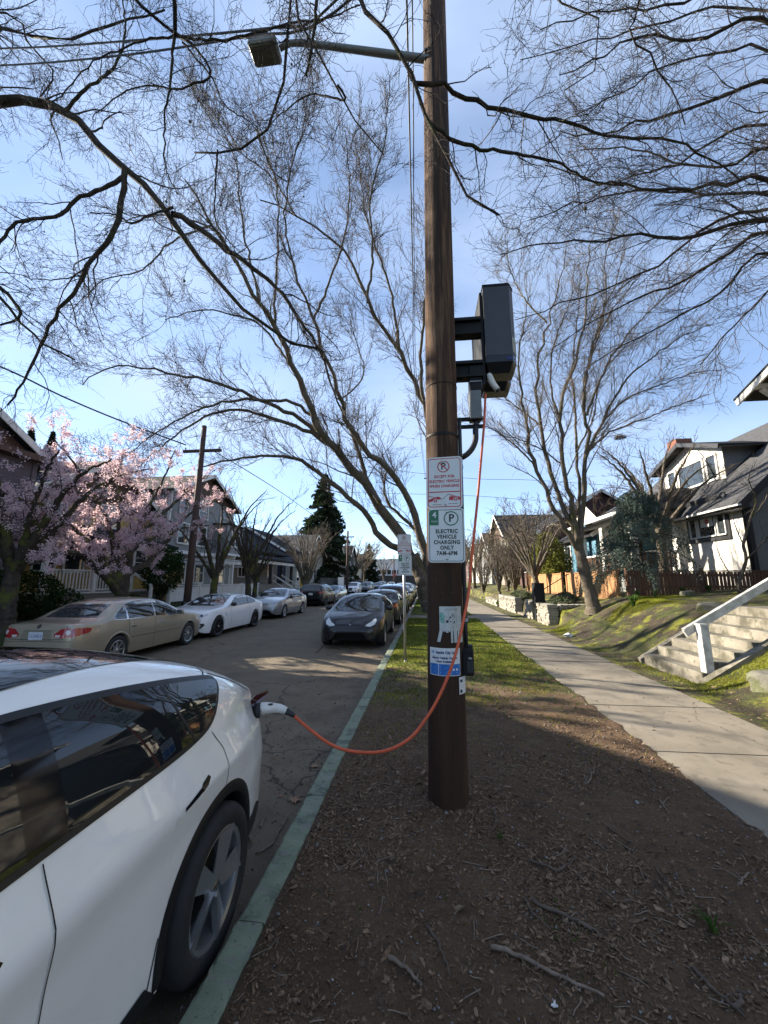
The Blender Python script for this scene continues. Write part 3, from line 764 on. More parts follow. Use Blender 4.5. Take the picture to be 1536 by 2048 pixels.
# ================================================================== print helpers
def text2d(s, size, cx=0.0, cy=0.0, sx=1.0, bold=0.0, spacing=1.0):
    c = bpy.data.curves.new('lettering', 'FONT'); c.body = s; c.size = size; c.align_x = 'CENTER'; c.align_y = 'CENTER'
    c.offset = bold; c.resolution_u = 3; c.space_character = spacing
    o = bpy.data.objects.new('lettering', c); me = o.to_mesh()
    V = [(v.co.x * sx + cx, v.co.y + cy) for v in me.vertices]; F = [tuple(p.vertices) for p in me.polygons]
    o.to_mesh_clear(); bpy.data.objects.remove(o); bpy.data.curves.remove(c)
    return V, F
def poly2d(pts): return list(pts), [tuple(range(len(pts)))]
def ring2d(outer, inner):
    n = len(outer); return list(outer) + list(inner), [(i, (i + 1) % n, n + (i + 1) % n, n + i) for i in range(n)]
def circ(cx, cy, r, n=28): return [(cx + r * cos(2 * pi * i / n), cy + r * sin(2 * pi * i / n)) for i in range(n)]
def stroke2d(a, b, w):
    d = Vector((b[0] - a[0], b[1] - a[1])); n = Vector((-d.y, d.x)).normalized() * w / 2
    return poly2d([(a[0] + n.x, a[1] + n.y), (a[0] - n.x, a[1] - n.y), (b[0] - n.x, b[1] - n.y), (b[0] + n.x, b[1] + n.y)])
def rect2d(x0, y0, x1, y1): return poly2d([(x0, y0), (x1, y0), (x1, y1), (x0, y1)])
def printed(name, shapes, place, h, m, parent):
    """flat print: 2-D shapes carried onto a surface by place(u, v, h)"""
    mb = MB()
    for V, F in shapes: mb.quads([place(u, v, h) for u, v in V], F)
    return mb.build(name, m, parent)
def on_plane(M): return lambda u, v, h: M @ Vector((u, v, h))

M_sign_white = mat('sign_white', (.55, .56, .54), .45, var=.05, vscale=8)
M_sign_red = mat('sign_red', (.36, .022, .03), .5, var=.1, vscale=20)
M_sign_green = mat('sign_green', (.012, .12, .055), .5, var=.1, vscale=20)
M_sign_dark = mat('sign_dark', (.012, .022, .018), .5, var=.1, vscale=20)
M_steel = mat('galvanised_steel', (.33, .33, .33), .45, .7, var=.15, vscale=20)
M_bolt = flat('bolt_steel', (.5, .5, .48), .3, .9)
M_black = mat('black_metal', (.007, .0075, .008), .6, var=.2, vscale=12, spec=.25)
M_black_soft = mat('black_plastic', (.014, .014, .015), .55, var=.2, vscale=12)
M_paper = mat('paper', (.60, .60, .58), .8, var=.08, vscale=25)
M_paper_old = mat('weathered_paper', (.42, .43, .40), .85, var=.15, vscale=25)
M_ink = flat('ink', (.03, .03, .035), .8)
M_ink_grey = flat('faded_ink', (.17, .17, .17), .8)
M_ink_blue = mat('blue_print', (.012, .12, .38), .6, var=.08, vscale=20)
M_ink_navy = flat('navy_print', (.02, .03, .12), .7)
M_ink_teal = mat('teal_print', (.16, .33, .27), .8, var=.35, vscale=60)
M_ink_pale = flat('pale_print', (.35, .5, .72), .7)

def bolt_on(M, u, v, parent):
    mb = MB(); T = M @ Matrix.Translation((u, v, .0035))
    mb.lathe([(0, .007), (.006, .006), (.009, .003), (.0125, .0025), (.0125, 0)], 12, T); mb.build('bolt', M_bolt, parent, smooth=True)
def sign_no_parking(t, M):
    w, h = .305, .457; P = on_plane(M)
    mb = MB().prism(rrect(w, h, .032), .003, M); mb.build('plate', M_sign_white, t)
    iw, ih = w - .024, h - .024
    printed('border', [ring2d(rrect(iw, ih, .026), rrect(iw - .014, ih - .014, .020)), rect2d(-iw / 2 + .003, -.088, iw / 2 - .003, -.079)], P, .0036, M_sign_red, t)
    cx, cy, r = -.006, .142, .053
    printed('letter', [text2d('P', .082, cx - .002, cy, bold=.0018)], P, .0037, M_ink, t)
    printed('prohibition_ring', [ring2d(circ(cx, cy, r), circ(cx, cy, r - .0085)), stroke2d((cx - .034, cy + .032), (cx + .034, cy - .032), .0085)], P, .0042, M_sign_red, t)
    for s, y in (('EXCEPT FOR', .052), ('ELECTRIC VEHICLE', .010), ('WHEN CHARGING', -.032)):
        printed('lettering', [text2d(s, .0335, 0, y, sx=.82, bold=.0014, spacing=1.12)], P, .0037, M_sign_red, t)
    car = [[(-.137, -.150), (-.137, -.172), (-.100, -.163), (-.045, -.148), (-.030, -.150), (-.032, -.132), (-.048, -.124), (-.085, -.128), (-.110, -.140)],
           [(.040, -.158), (.040, -.128), (.050, -.124), (.095, -.124), (.137, -.132), (.137, -.156), (.100, -.160)]]
    sh = [poly2d(c) for c in car]
    sh += [stroke2d((-.137, -.122), (-.112, -.120), .005), stroke2d((-.112, -.120), (-.085, -.132), .005), stroke2d((.050, -.108), (.072, -.126), .005), stroke2d((.040, -.107), (.105, -.127), .005)]
    printed('tow_picture', sh, P, .0037, M_sign_red, t)
    printed('tow_hook', [stroke2d((-.030, -.146), (-.005, -.142), .004), stroke2d((-.005, -.142), (.026, -.107), .004), stroke2d((.024, -.107), (.045, -.107), .004)], P, .0038, M_ink, t)
    sh = []
    for a, b in ((-.075, -.160), (.096, -.150)):
        printed('tyre', [ring2d(circ(a, b, .0195, 18), circ(a, b, .0155, 18))], P, .0040, M_sign_white, t)
        printed('wheel', [ring2d(circ(a, b, .0155, 18), circ(a, b, .0065, 18))], P, .0041, M_sign_red, t)
        printed('hub', [poly2d(circ(a, b, .0065, 12))], P, .0041, M_sign_white, t)
    printed('small_print', [rect2d(-.098 + k * .013, -.198, -.089 + k * .013, -.190) for k in range(6)] + [rect2d(.035 + k * .013, -.192, .044 + k * .013, -.184) for k in range(6)], P, .0037, M_ink_grey, t)
    bolt_on(M, cx - .004, cy + r - .004, t); bolt_on(M, .008, -.192, t)
def sign_hours(t, M):
    w, h = .305, .457; P = on_plane(M)
    mb = MB().prism(rrect(w, h, .032), .003, M); mb.build('plate', M_sign_white, t)
    iw, ih = w - .020, h - .020
    printed('border', [ring2d(rrect(iw, ih, .027), rrect(iw - .010, ih - .010, .022))], P, .0036, M_sign_dark, t)
    printed('green_panel', [rect2d(-iw / 2 + .004, .085, -.062, ih / 2 - .004)], P, .0037, M_sign_green, t)
    printed('numeral', [text2d('4', .070, -.098, .173, bold=.0014)], P, .0043, M_sign_white, t)
    printed('lettering', [text2d('HOUR', .020, -.098, .118, sx=.9, spacing=1.1)], P, .0043, M_sign_white, t)
    cx, cy, r = .043, .142, .062
    printed('parking_ring', [ring2d(circ(cx, cy, r), circ(cx, cy, r - .0095))], P, .0037, M_sign_green, t)
    printed('letter', [text2d('P', .092, cx + .002, cy, bold=.0022)], P, .0038, M_sign_dark, t)
    for s, y in (('ELECTRIC', .032), ('VEHICLE', -.014), ('CHARGING', -.060), ('ONLY', -.106), ('7AM-6PM', -.152)):
        printed('lettering', [text2d(s, .0455, .004, y, sx=.84, bold=.0022, spacing=1.14)], P, .0037, M_sign_dark, t)
    bolt_on(M, cx - .034, cy + .058, t); bolt_on(M, .004, -.196, t)

# ================================================================== the utility pole
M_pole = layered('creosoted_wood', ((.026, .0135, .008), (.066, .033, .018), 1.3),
    [((.155, .088, .047), 3, .46, .64, .8, [(2, 2.0, 3.2, .35)]), ((.018, .011, .008), 22, .55, .68, .7, None)], rough=.85, bump=.6, bscale=14, dist=.03)  # weathered brown above the signs, lightened in colour to brighten the sunlit part
for n_ in M_pole.node_tree.nodes:        # grain runs up the pole
    if n_.type == 'TEX_COORD':
        mp = M_pole.node_tree.nodes.new('ShaderNodeMapping'); mp.inputs['Scale'].default_value = (7, 7, .35)
        for l_ in list(n_.outputs['Object'].links):
            if l_.to_node.type == 'TEX_NOISE':
                M_pole.node_tree.links.new(mp.outputs['Vector'], l_.to_node.inputs['Vector'])
        M_pole.node_tree.links.new(n_.outputs['Object'], mp.inputs['Vector'])
PB = Vector((.14, 3.45, 0)); PT = at(868, 0, 3.45); PTZ = PT.z
POLE_DX = (PT.x - PB.x) / PT.z
def pole_c(z): return Vector((PB.x + POLE_DX * z, PB.y, z))
def pole_r(z): return .157 - .0033 * z
NS, NZ = 56, 90
zz = np.linspace(-.15, 11.2, NZ); aa = np.linspace(0, 2 * pi, NS, endpoint=False)
A, Zg = np.meshgrid(aa, zz)
g = rng(8); groove = np.zeros_like(A)
for k in range(26):
    a0 = g.uniform(0, 2 * pi); z0 = g.uniform(-1, 11); L_ = g.uniform(.5, 3.0); w = g.uniform(.03, .07); dpt = g.uniform(.002, .009)
    da = np.angle(np.exp(1j * (A - a0 - .03 * np.sin(Zg * 2 + k))))
    groove += dpt * np.exp(-(da / w) ** 2) * np.exp(-((Zg - z0) / L_) ** 4)
a0 = 3.75; da = np.angle(np.exp(1j * (A - a0 - .05 * np.sin(Zg * .9)))); groove += .012 * np.exp(-(da / .035) ** 2) * smoothstep(1.8, 2.6, Zg)
Rr = (.157 - .0033 * Zg) - groove + .004 * (fbm(A * 4, Zg * .6, 3, 2) - .5) + .02 * np.exp(-np.maximum(Zg, 0) / .12) * .3
V = np.stack([PB.x + POLE_DX * Zg + Rr * np.cos(A), PB.y + Rr * np.sin(A), Zg], -1).reshape(-1, 3)
i = (np.arange(NZ - 1)[:, None] * NS + np.arange(NS)[None, :]); jn = np.arange(NZ - 1)[:, None] * NS + (np.arange(NS)[None, :] + 1) % NS
Q = np.stack([i, jn, jn + NS, i + NS], -1).reshape(-1, 4)
pole = thing('utility_pole', 'tall dark brown wooden utility pole standing in the planting strip in the foreground', 'utility pole', tuple(PB))
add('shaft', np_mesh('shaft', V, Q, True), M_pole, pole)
def pole_band(z, hgt, m, name='strap'):
    c = pole_c(z); r = pole_r(z) + .002
    MB().lathe([(r, 0), (r + .003, 0), (r + .003, hgt), (r, hgt)], 40, Matrix.Translation(c)).build(name, m, pole)
pole_band(at(870, 868, 3.3).z, .022, M_black); pole_band(at(870, 868, 3.3).z + .5, .006, M_black, 'wire_wrap')
# conduit down the right side, staples
zc = [at(925, y_, 3.45).z for y_ in (915, 1300)]
cx_ = lambda z: pole_c(z) + Vector((pole_r(z) + .016, -.03, 0))
MB().tube([cx_(z) for z in np.linspace(zc[1], zc[0] + .35, 12)], .017, 8).build('conduit', M_black_soft, pole, smooth=True)
for z in np.linspace(zc[1] + .25, zc[0] - .1, 3):
    MB().box(tuple(cx_(z) + Vector((-.03, -.022, -.012))), tuple(cx_(z) + Vector((.02, .02, .012)))).build('conduit_strap', M_steel, pole)
# insulator arm above the frame
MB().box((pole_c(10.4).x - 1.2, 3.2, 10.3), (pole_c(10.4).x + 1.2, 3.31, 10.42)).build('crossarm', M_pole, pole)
for dx in (-1.1, -.5, .5, 1.1):
    MB().lathe([(0, .16), (.03, .15), (.045, .1), (.03, .08), (.045, .04), (.02, 0)], 12, Matrix.Translation((pole_c(10.4).x + dx, 3.255, 10.42))).build('insulator', M_steel, pole, smooth=True)

# --- signs on the pole
def sign_frame(pxc, pyc, Y, yaw, roll=0.0):
    c = at(pxc, pyc, Y); x = Vector((cos(yaw), -sin(yaw), sin(roll))); y = Vector((-sin(roll), 0, 1))
    return frame(c, x, y)
M1 = sign_frame(888.5, 965, 3.265, radians(9), radians(-1.0)); M2 = sign_frame(892.5, 1070.5, 3.262, radians(7), radians(-.6))
t = thing('no_parking_sign', 'red and white no parking sign with tow picture fixed on the utility pole', 'sign', tuple(M1.translation)); sign_no_parking(t, M1)
t = thing('parking_hours_sign', 'green and white four hour electric vehicle charging sign on the utility pole', 'sign', tuple(M2.translation)); sign_hours(t, M2)

# --- papers stapled to the pole: they follow its round
def on_pole(u0, z0):
    def f(u, v, h):
        z = z0 + v; c = pole_c(z); r = pole_r(z) + .004 + h; a = u0 + u / (pole_r(z))
        return (c.x + r * sin(a), c.y - r * cos(a), z)
    return f
def grid2d(x0, y0, x1, y1, nx, ny):
    V = [(x0 + (x1 - x0) * i / nx, y0 + (y1 - y0) * j / ny) for j in range(ny + 1) for i in range(nx + 1)]
    return V, [(j * (nx + 1) + i, j * (nx + 1) + i + 1, (j + 1) * (nx + 1) + i + 1, (j + 1) * (nx + 1) + i) for j in range(ny) for i in range(nx)]
def pole_angle(px_, py_):
    p = at(px_, py_, 3.30); return math.asin(max(-.98, min(.98, (p.x - pole_c(p.z).x) / pole_r(p.z)))), p.z
u0, z0 = pole_angle(889, 1324)
F_ = on_pole(u0, z0); pw, ph = .27, .213
t = thing('utility_notice', 'white and blue printed electric vehicle charger notice low on the utility pole', 'notice', F_(0, 0, 0))
printed('sheet', [grid2d(-pw / 2, -ph / 2, pw / 2, ph / 2, 10, 4)], F_, 0, M_paper, t)
printed('emblem', [ring2d(circ(-.098, .074, .0135, 18), circ(-.098, .074, .0105, 18)), poly2d(circ(-.095, .074, .007, 12))], F_, .001, M_ink_blue, t)
printed('heading', [text2d('Seattle City Light', .030, .018, .072, sx=.86, bold=.0012)], F_, .001, M_ink_navy, t)
printed('lettering', [text2d('Electric Vehicle Charger', .0245, 0, .030, sx=.86, bold=.0012)], F_, .001, M_ink_navy, t)
printed('lettering', [text2d('Now Available', .0245, 0, .003, sx=.88, bold=.0012)], F_, .001, M_ink_navy, t)
for a, b in ((-.130, -.051), (-.046, .042), (.047, .130)):
    printed('blue_panel', [grid2d(a, -.101, b, -.016, 4, 2)], F_, .001, M_ink_blue, t)
    printed('small_print', [rect2d(a + .008, y_ - .0018, b - .008 - .02 * ((k * 7) % 3) / 2, y_ + .0018) for k, y_ in enumerate((-.026, -.038, -.046, -.060, -.068, -.082, -.090))], F_, .0016, M_ink_pale, t)
printed('white_box', [rect2d(.064, -.066, .108, -.050)], F_, .0022, M_paper, t)
u0, z0 = pole_angle(903, 1240)
F_ = on_pole(u0, z0)
t = thing('torn_flyer', 'weathered white cleaning flyer with torn tabs stapled on the utility pole', 'flyer', F_(0, 0, 0))
printed('sheet', [grid2d(-.098, -.085, .098, .108, 8, 6)], F_, .001, M_paper_old, t)
for k, (a, b, lo_, sl) in enumerate(((-.098, -.072, -.175, -.022), (-.070, -.05, -.092, 0), (-.048, -.03, -.10, 0), (-.026, -.012, -.095, 0), (-.010, .008, -.180, 0), (.012, .028, -.178, .002), (.031, .047, -.180, .001), (.050, .066, -.176, 0), (.069, .098, -.18, 0))):
    printed('tear_off_tab', [poly2d([(a, -.085), (b, -.085), (b + sl, lo_), (a + sl, lo_ + .002)])], F_, .002 + .004 * (k % 3), M_paper_old, t)
printed('heading', [text2d('I\'LL CLEAN', .022, .004, .083, sx=1.0)], F_, .0016, M_ink_grey, t)
printed('stain', [poly2d([(-.094, .055), (-.075, .062), (-.06, .045), (-.05, .03), (-.062, .012), (-.055, -.01), (-.07, -.03), (-.088, -.02), (-.094, .01)])], F_, .0016, M_ink_teal, t)
printed('picture', [poly2d([(-.022, .022), (.006, .045), (.02, .04), (-.006, .014)]), poly2d(circ(-.036, -.012, .011, 10)), poly2d(circ(-.008, -.012, .006, 8)), poly2d([(.012, -.026), (.022, -.008), (.03, -.012), (.02, -.03)]), stroke2d((-.036, -.008), (-.012, .016), .004), stroke2d((.006, .0), (.02, .012), .004), stroke2d((.04, .04), (.042, -.02), .002), rect2d(.018, .02, .03, .024), rect2d(.008, .026, .016, .03)], F_, .0016, M_ink, t)
printed('small_print', [rect2d(-.06, y_ - .0012, .06 - .01 * (k % 3), y_ + .0012) for k, y_ in enumerate((-.042, -.052, -.062, -.072))], F_, .0016, M_ink_grey, t)
u0, z0 = pole_angle(929, 1374)
F_ = on_pole(u0 - .1, z0)
t = thing('pole_tag', 'narrow white inventory tag on the right side of the utility pole', 'tag', F_(0, 0, 0))
printed('strip', [grid2d(-.05, -.065, .05, .065, 4, 2)], F_, .001, M_paper, t)
printed('marks', [rect2d(-.04, .025, -.01, .045), rect2d(-.04, -.055, -.015, -.03)], F_, .002, M_ink, t)
# old staples and nails left in the wood
g = random.Random(77); mb = MB()
for k in range(80):
    z = g.uniform(.75, 2.35); a = g.uniform(-1.25, 1.25); c = pole_c(z); r = pole_r(z) + .001; p = Vector((c.x + r * sin(a), c.y - r * cos(a), z)); n_ = Vector((sin(a), -cos(a), 0)); tt = Vector((cos(a), sin(a), g.uniform(-.5, .5))).normalized()
    if k % 3: mb.beam(p - tt * .006 + n_ * .002, p + tt * .006 + n_ * .002, .0014, .0014)
    else: mb.tube([p - n_ * .004, p + n_ * .004], .0028, 6)
mb.build('staples', mat('rusty_staple', (.12, .09, .07), .6, .5), pole, kind='stuff')
# --- small black meter box on the conduit
c = at(936, 1322, 3.45)
t = thing('service_box', 'small black service box on the right side of the utility pole', 'utility box', tuple(c))
MB().box((c.x - .055, c.y - .085, c.z - .10), (c.x + .04, c.y + .05, c.z + .085), .008).build('body', M_black, t)
mb = MB(); mb.prism([(-.085, .085), (.05, .085), (.05, .13), (-.03, .13)], .09, frame((c.x - .052, c.y, c.z), (0, 1, 0), (0, 0, 1))); mb.build('hood', M_black, t)
MB().box((c.x - .02, c.y - .093, c.z - .075), (c.x + .03, c.y - .084, c.z + .02), .003).build('cover', M_black_soft, t)
MB().box((c.x - .005, c.y - .098, c.z + .03), (c.x + .025, c.y - .086, c.z + .045), .003).build('latch', M_steel, t)

# ================================================================== pole-mounted chargers
M_char = mat('charger_grey', (.030, .032, .034), .38, var=.12, vscale=6, spec=.5)
M_char_dark = flat('charger_black', (.007, .008, .010), .22)
M_char_olive = mat('charger_underside', (.035, .036, .026), .4, var=.2, vscale=6)
M_grey_box = mat('grey_enclosure', (.13, .14, .14), .5, var=.1, vscale=9)
M_conn_white = mat('connector_white', (.60, .58, .53), .45, var=.08, vscale=20)
YC = 3.62
tl, br = at(965, 574, YC), at(1036, 707, YC)
def charger(x0, x1, z0, z1, y0, y1, label):
    c = ((x0 + x1) / 2, (y0 + y1) / 2, z0)
    t = thing('ev_charger', label, 'charger', c, group='chargers on the utility pole')
    w = x1 - x0; ch = w * .28
    plan = [(x0, y0), (x1 - ch * .6, y0), (x1, y0 + ch), (x1, y1), (x0, y1)]
    MB().prism(plan, z1 - z0, Matrix.Translation((0, 0, z0))).build('body', M_char, t)
    big = [(x0 - .006, y0 - .006), (x1 - ch * .6, y0 - .006), (x1 + .006, y0 + ch), (x1 + .006, y1 + .006), (x0 - .006, y1 + .006)]
    MB().prism(big, .022, Matrix.Translation((0, 0, z1))).build('lid', M_black, t)
    cxm, cym = (x0 + x1) / 2, (y0 + y1) / 2; zb = z0 - .19
    low = [(x0 + .03, y0 + .06), (x1 - ch * .9, y0 + .06), (x1 - .03, y0 + ch + .02), (x1 - .03, y1 - .02), (x0 + .03, y1 - .02)]
    n = 5; V = [(a, b, z0 - .002) for a, b in plan] + [(a, b, z0 - .075) for a, b in plan] + [(a, b, zb + .02) for a, b in low]
    Fq = [(i, i + n, (i + 1) % n + n, (i + 1) % n) for i in range(n)] + [(i + n, i + 2 * n, (i + 1) % n + 2 * n, (i + 1) % n + n) for i in range(n)] + [(10, 11, 12, 13, 14)]
    MB().quads(V, Fq).build('bezel', M_char_dark, t)
    MB().box((x1 - ch * 1.3, y0 - .004, z0 - .06), (x1 - ch * .7, y0 + .0, z0 - .025)).build('display', M_ink_navy, t)
    Mx = frame(((x1 - ch * .6 + x1) / 2 + .002, y0 + ch / 2 - .002, z0 + .11), (ch * .6, ch, 0), (0, 0, 1))
    printed('label_sticker', [rect2d(-.055, -.085, .055, .085)], on_plane(Mx), .002, M_paper_old, t)
    printed('label_print', [rect2d(-.045, y_ - .003, .045, y_ + .003) for y_ in np.linspace(-.07, .05, 7)] + [text2d('e', .03, 0, .068)], on_plane(Mx), .003, M_ink_grey, t)
    return t
charger(tl.x, at(1036, 700, YC).x, br.z, tl.z, YC, YC + .24, 'dark grey charger box facing the viewer on the pole brackets')
x0_ = tl.x + .03
t2 = charger(x0_, x0_ + .34, br.z + .06, tl.z - .30, YC + .50, YC + .74, 'second charger box hidden behind the first with only its olive underside showing')
# back plate and brackets: one rack bolted to the pole
zA, zB = at(930, 652, YC).z, at(930, 738, YC).z
rk = thing('charger_rack', 'black steel bracket rack holding the chargers off the utility pole', 'bracket', (pole_c(zB).x, YC, zB))
xr = tl.x - .004
MB().box((xr - .03, YC + .03, at(960, 765, YC).z), (xr - .004, YC + .72, tl.z - .04)).build('back_plate', M_black, rk)
for z, hh in ((zA, .15), (zB, .14)):
    xl = pole_c(z).x + pole_r(z) - .01
    MB().box((xl, YC - .02, z + hh / 2 - .02), (xr - .03, YC + .10, z + hh / 2 + .012)).build('arm_flange', M_black, rk)
    MB().box((xl + .03, YC + .02, z - hh / 2), (xr - .03, YC + .055, z + hh / 2 - .022)).build('arm_web', M_black, rk)
    MB().box((xl, YC - .02, z - hh / 2 - .022), (xr - .03, YC + .10, z - hh / 2 - .001)).build('arm_flange', M_black, rk)
    MB().box((xl - .012, YC - .06, z - hh / 2 - .03), (xl + .012, YC + .10, z + hh / 2 + .03)).build('pole_plate', M_black, rk)
    MB().beam((xl + .01, YC + .04, z - .12), (xl + .14, YC + .04, z - .03 - hh / 2 + .03), .02, .02).build('brace', M_black, rk)
zt, zbm = at(950, 780, YC).z, at(950, 836, YC).z
xb0, xb1 = at(940, 800, YC).x, at(963, 800, YC).x
gb = thing('junction_box', 'small grey junction box under the charger rack', 'junction box', (xb0, YC, zbm))
MB().box((xb0, YC, zbm), (xb1, YC + .14, zt), .004).build('body', M_grey_box, gb)
MB().box((xb0 + .005, YC + .004, zt + .001), (xb1 + .01, YC + .14, at(950, 730, YC).z), .003).build('upper_housing', M_black, gb)
MB().box((xb0 + .005, YC - .003, zt + .09), (xb1 + .012, YC + .004, zt + .097)).build('trim', M_steel, gb)
for yy in (835, 850):
    z = at(930, yy, YC).z; MB().box((pole_c(z).x + pole_r(z) - .01, YC + .03, z - .014), (xb1 + .01, YC + .07, z + .014)).build('strut', M_black, gb)
MB().lathe([(.03, 0), (.034, .01), (.034, .05), (.028, .055)], 14, Matrix.Translation(((xb0 + xb1) / 2, YC + .07, zbm - .055))).build('gland', M_black_soft, gb, smooth=True)
pc = [Vector(((xb0 + xb1) / 2, YC + .07, zbm - .05))] + [at(x, y, YC + .03) for x, y in ((951, 862), (951, 880), (945, 896), (935, 908), (924, 915))]
pts = resample(pc, 16)
MB().tube(pts, .028, 12).build('flexible_conduit', M_black_soft, gb, smooth=True)
# spare connector in its holster
h0, h1 = at(979, 752, YC + .06), at(995, 779, YC + .06)
sp = thing('spare_connector', 'white charging connector parked in its holster below the charger', 'charging connector', tuple(h0))
MB().tube(resample([h0 + Vector((0, .02, .03)), h0, h0.lerp(h1, .5) + Vector((-.008, 0, -.004)), h1], 8), [.022, .026, .03, .032, .031, .029, .028, .027], 12).build('handle', M_conn_white, sp, smooth=True)
MB().tube([h1, h1 + (h1 - h0).normalized() * .028], .02, 12).build('plug_tip', M_black_soft, sp, smooth=True)

# ================================================================== orange cable and the plug in the car
M_cable = mat('orange_cable', (.52, .085, .028), .5, var=.10, vscale=14, spec=.4)
cable_px = [(971, 788, 3.66), (968, 850, 3.64), (962, 920, 3.58), (955, 1000, 3.50), (950, 1050, 3.44), (943, 1120, 3.36), (938, 1180, 3.28), (929, 1230, 3.21), (916, 1290, 3.14), (897, 1350, 3.08), (872, 1405, 3.03), (850, 1440, 3.00), (825, 1472, 2.97), (790, 1495, 2.94), (750, 1505, 2.94), (700, 1502, 2.945), (660, 1488, 2.95), (620, 1459, 2.955), (586, 1430, 2.96)]
cp = [at(x, y, Y) for x, y, Y in cable_px]
cb = thing('charging_cable', 'orange charging cable hanging from the charger and looping to the white car', 'cable', tuple(cp[-1]))
MB().tube(resample(cp, 120), .0112, 12).build('sheath', M_cable, cb, smooth=True)
PLUG0, PLUG1, PLUG2 = at(519, 1418, 2.90), at(547, 1416, 2.93), at(572, 1422, 2.955)
pg = thing('charging_plug', 'white handled charging plug pushed into the charge port of the white car', 'charging plug', tuple(PLUG0))
P_ = resample([PLUG0, at(533, 1416, 2.915), PLUG1, at(560, 1417, 2.945), PLUG2], 14)
MB().tube(P_, [.041, .042, .041, .040, .038, .036, .034, .033, .031, .030, .029, .028, .027, .026], 16).build('handle', M_conn_white, pg, smooth=True)
MB().tube(resample([PLUG2, at(580, 1426, 2.957), at(589, 1432, 2.96)], 6), [.025, .025, .018, .021, .016, .015], 12).build('strain_relief', M_black_soft, pg, smooth=True)
MB().tube([PLUG0 + Vector((.02, 0, .0)), PLUG0 + Vector((-.05, -.02, 0))], .036, 14).build('plug_nose', M_black_soft, pg, smooth=True)
MB().box(tuple(at(540, 1409, 2.905) + Vector((-.012, -.012, -.003))), tuple(at(540, 1409, 2.905) + Vector((.02, .012, .006))), .003).build('release_button', M_black_soft, pg)

# ================================================================== street lamp on the pole
M_lamp = mat('lamp_grey', (.16, .165, .16), .5, .3, var=.15, vscale=9)
M_lamp_glass = mat('lamp_lens', (.10, .10, .085), .25, var=.25, vscale=30)
YL = 3.35
l0, l1, l2, l3 = at(852, 118, 3.4), at(700, 98, YL), at(600, 86, YL), at(560, 97, YL)
sl = thing('street_lamp', 'grey street lamp with a flat head on an arm from the utility pole', 'street lamp', tuple(l0))
MB().tube(resample([l0 + Vector((.1, 0, 0)), l0, l1, l2, at(575, 89, YL), l3], 24), list(np.linspace(.042, .03, 24)), 14).build('arm', M_lamp, sl, smooth=True)
hc = at(530, 106, YL)
MB().box((hc.x - .17, hc.y - .12, hc.z - .02), (hc.x + .17, hc.y + .12, hc.z + .06), .02).build('head', M_lamp, sl)
MB().box((hc.x - .13, hc.y - .09, hc.z - .032), (hc.x + .10, hc.y + .09, hc.z - .021), .004).build('lens', M_lamp_glass, sl)
MB().lathe([(.03, 0), (.035, .02), (.03, .05), (0, .055)], 12, Matrix.Translation((hc.x, hc.y, hc.z + .06))).build('light_sensor', M_black_soft, sl, smooth=True)
for dz in (-.05, .05):
    MB().box((l0.x - .02, l0.y - .06, l0.z + dz - .012), (l0.x + .06, l0.y + .06, l0.z + dz + .012), .003).build('mount_clamp', M_lamp, sl)

# ================================================================== wires
M_wire = flat('wire_black', (.012, .012, .013), .6)
def wire(label, pts, r, K=40, sag=0.0, group='overhead wires'):
    P = resample(pts, K)
    if sag: P[:, 2] -= sag * 4 * np.linspace(0, 1, K) * (1 - np.linspace(0, 1, K))
    mb = MB().tube(P, r, 5)
    return tag(mb.build('overhead_wire', M_wire, smooth=True), label, 'wire', group)
ptop = pole_c(9.7)
wire('upper of two dark wires running from the pole top to the upper left edge', [ptop + Vector((0, 0, .5)), at(640, 32, 3.9), at(560, 54, 4.1), at(280, 80, 4.8), at(0, 97, 5.6), at(-300, 96, 6.6)], .016)
wire('lower of two dark wires running from the pole top to the upper left edge', [ptop, at(640, 45, 3.9), at(500, 72, 4.2), at(250, 110, 4.9), at(0, 131, 5.7), at(-300, 138, 6.8)], .016)
LPX, LPY = -9.95, 15.6
lp_x = at(400, 900, LPY)
wire('thick dark cable running down from the left edge to the far side pole', [at(-250, 640, 8.2), at(0, 733, 10.0), at(130, 795, 11.6), at(250, 845, 13.4), at(372, 890, LPY)], .030)
wire('dark cable running on from the far side pole down the street', [at(420, 898, LPY), at(500, 945, 19.5), at(570, 990, 26), at(640, 1040, 36), at(694, 1078, 48)], .022)
wire('thin twisted cable hanging just left of the utility pole', [at(812, -60, 3.9), at(819, 250, 6), at(826, 560, 10), at(832, 790, 18), at(850, 955, 45)], .016)
wire('thin cable beside the twisted one left of the utility pole', [at(824, -60, 4.0), at(827, 250, 6), at(829, 560, 10), at(836, 800, 18), at(852, 958, 45)], .011)
wire('upper faint wire crossing behind the pole over the pavement', [at(700, 930, 45), at(930, 956, 45), at(1060, 960, 45), at(1240, 972, 46)], .022)
wire('lower faint wire crossing behind the pole over the pavement', [at(700, 985, 48), at(930, 991, 48), at(1060, 1000, 48)], .022)
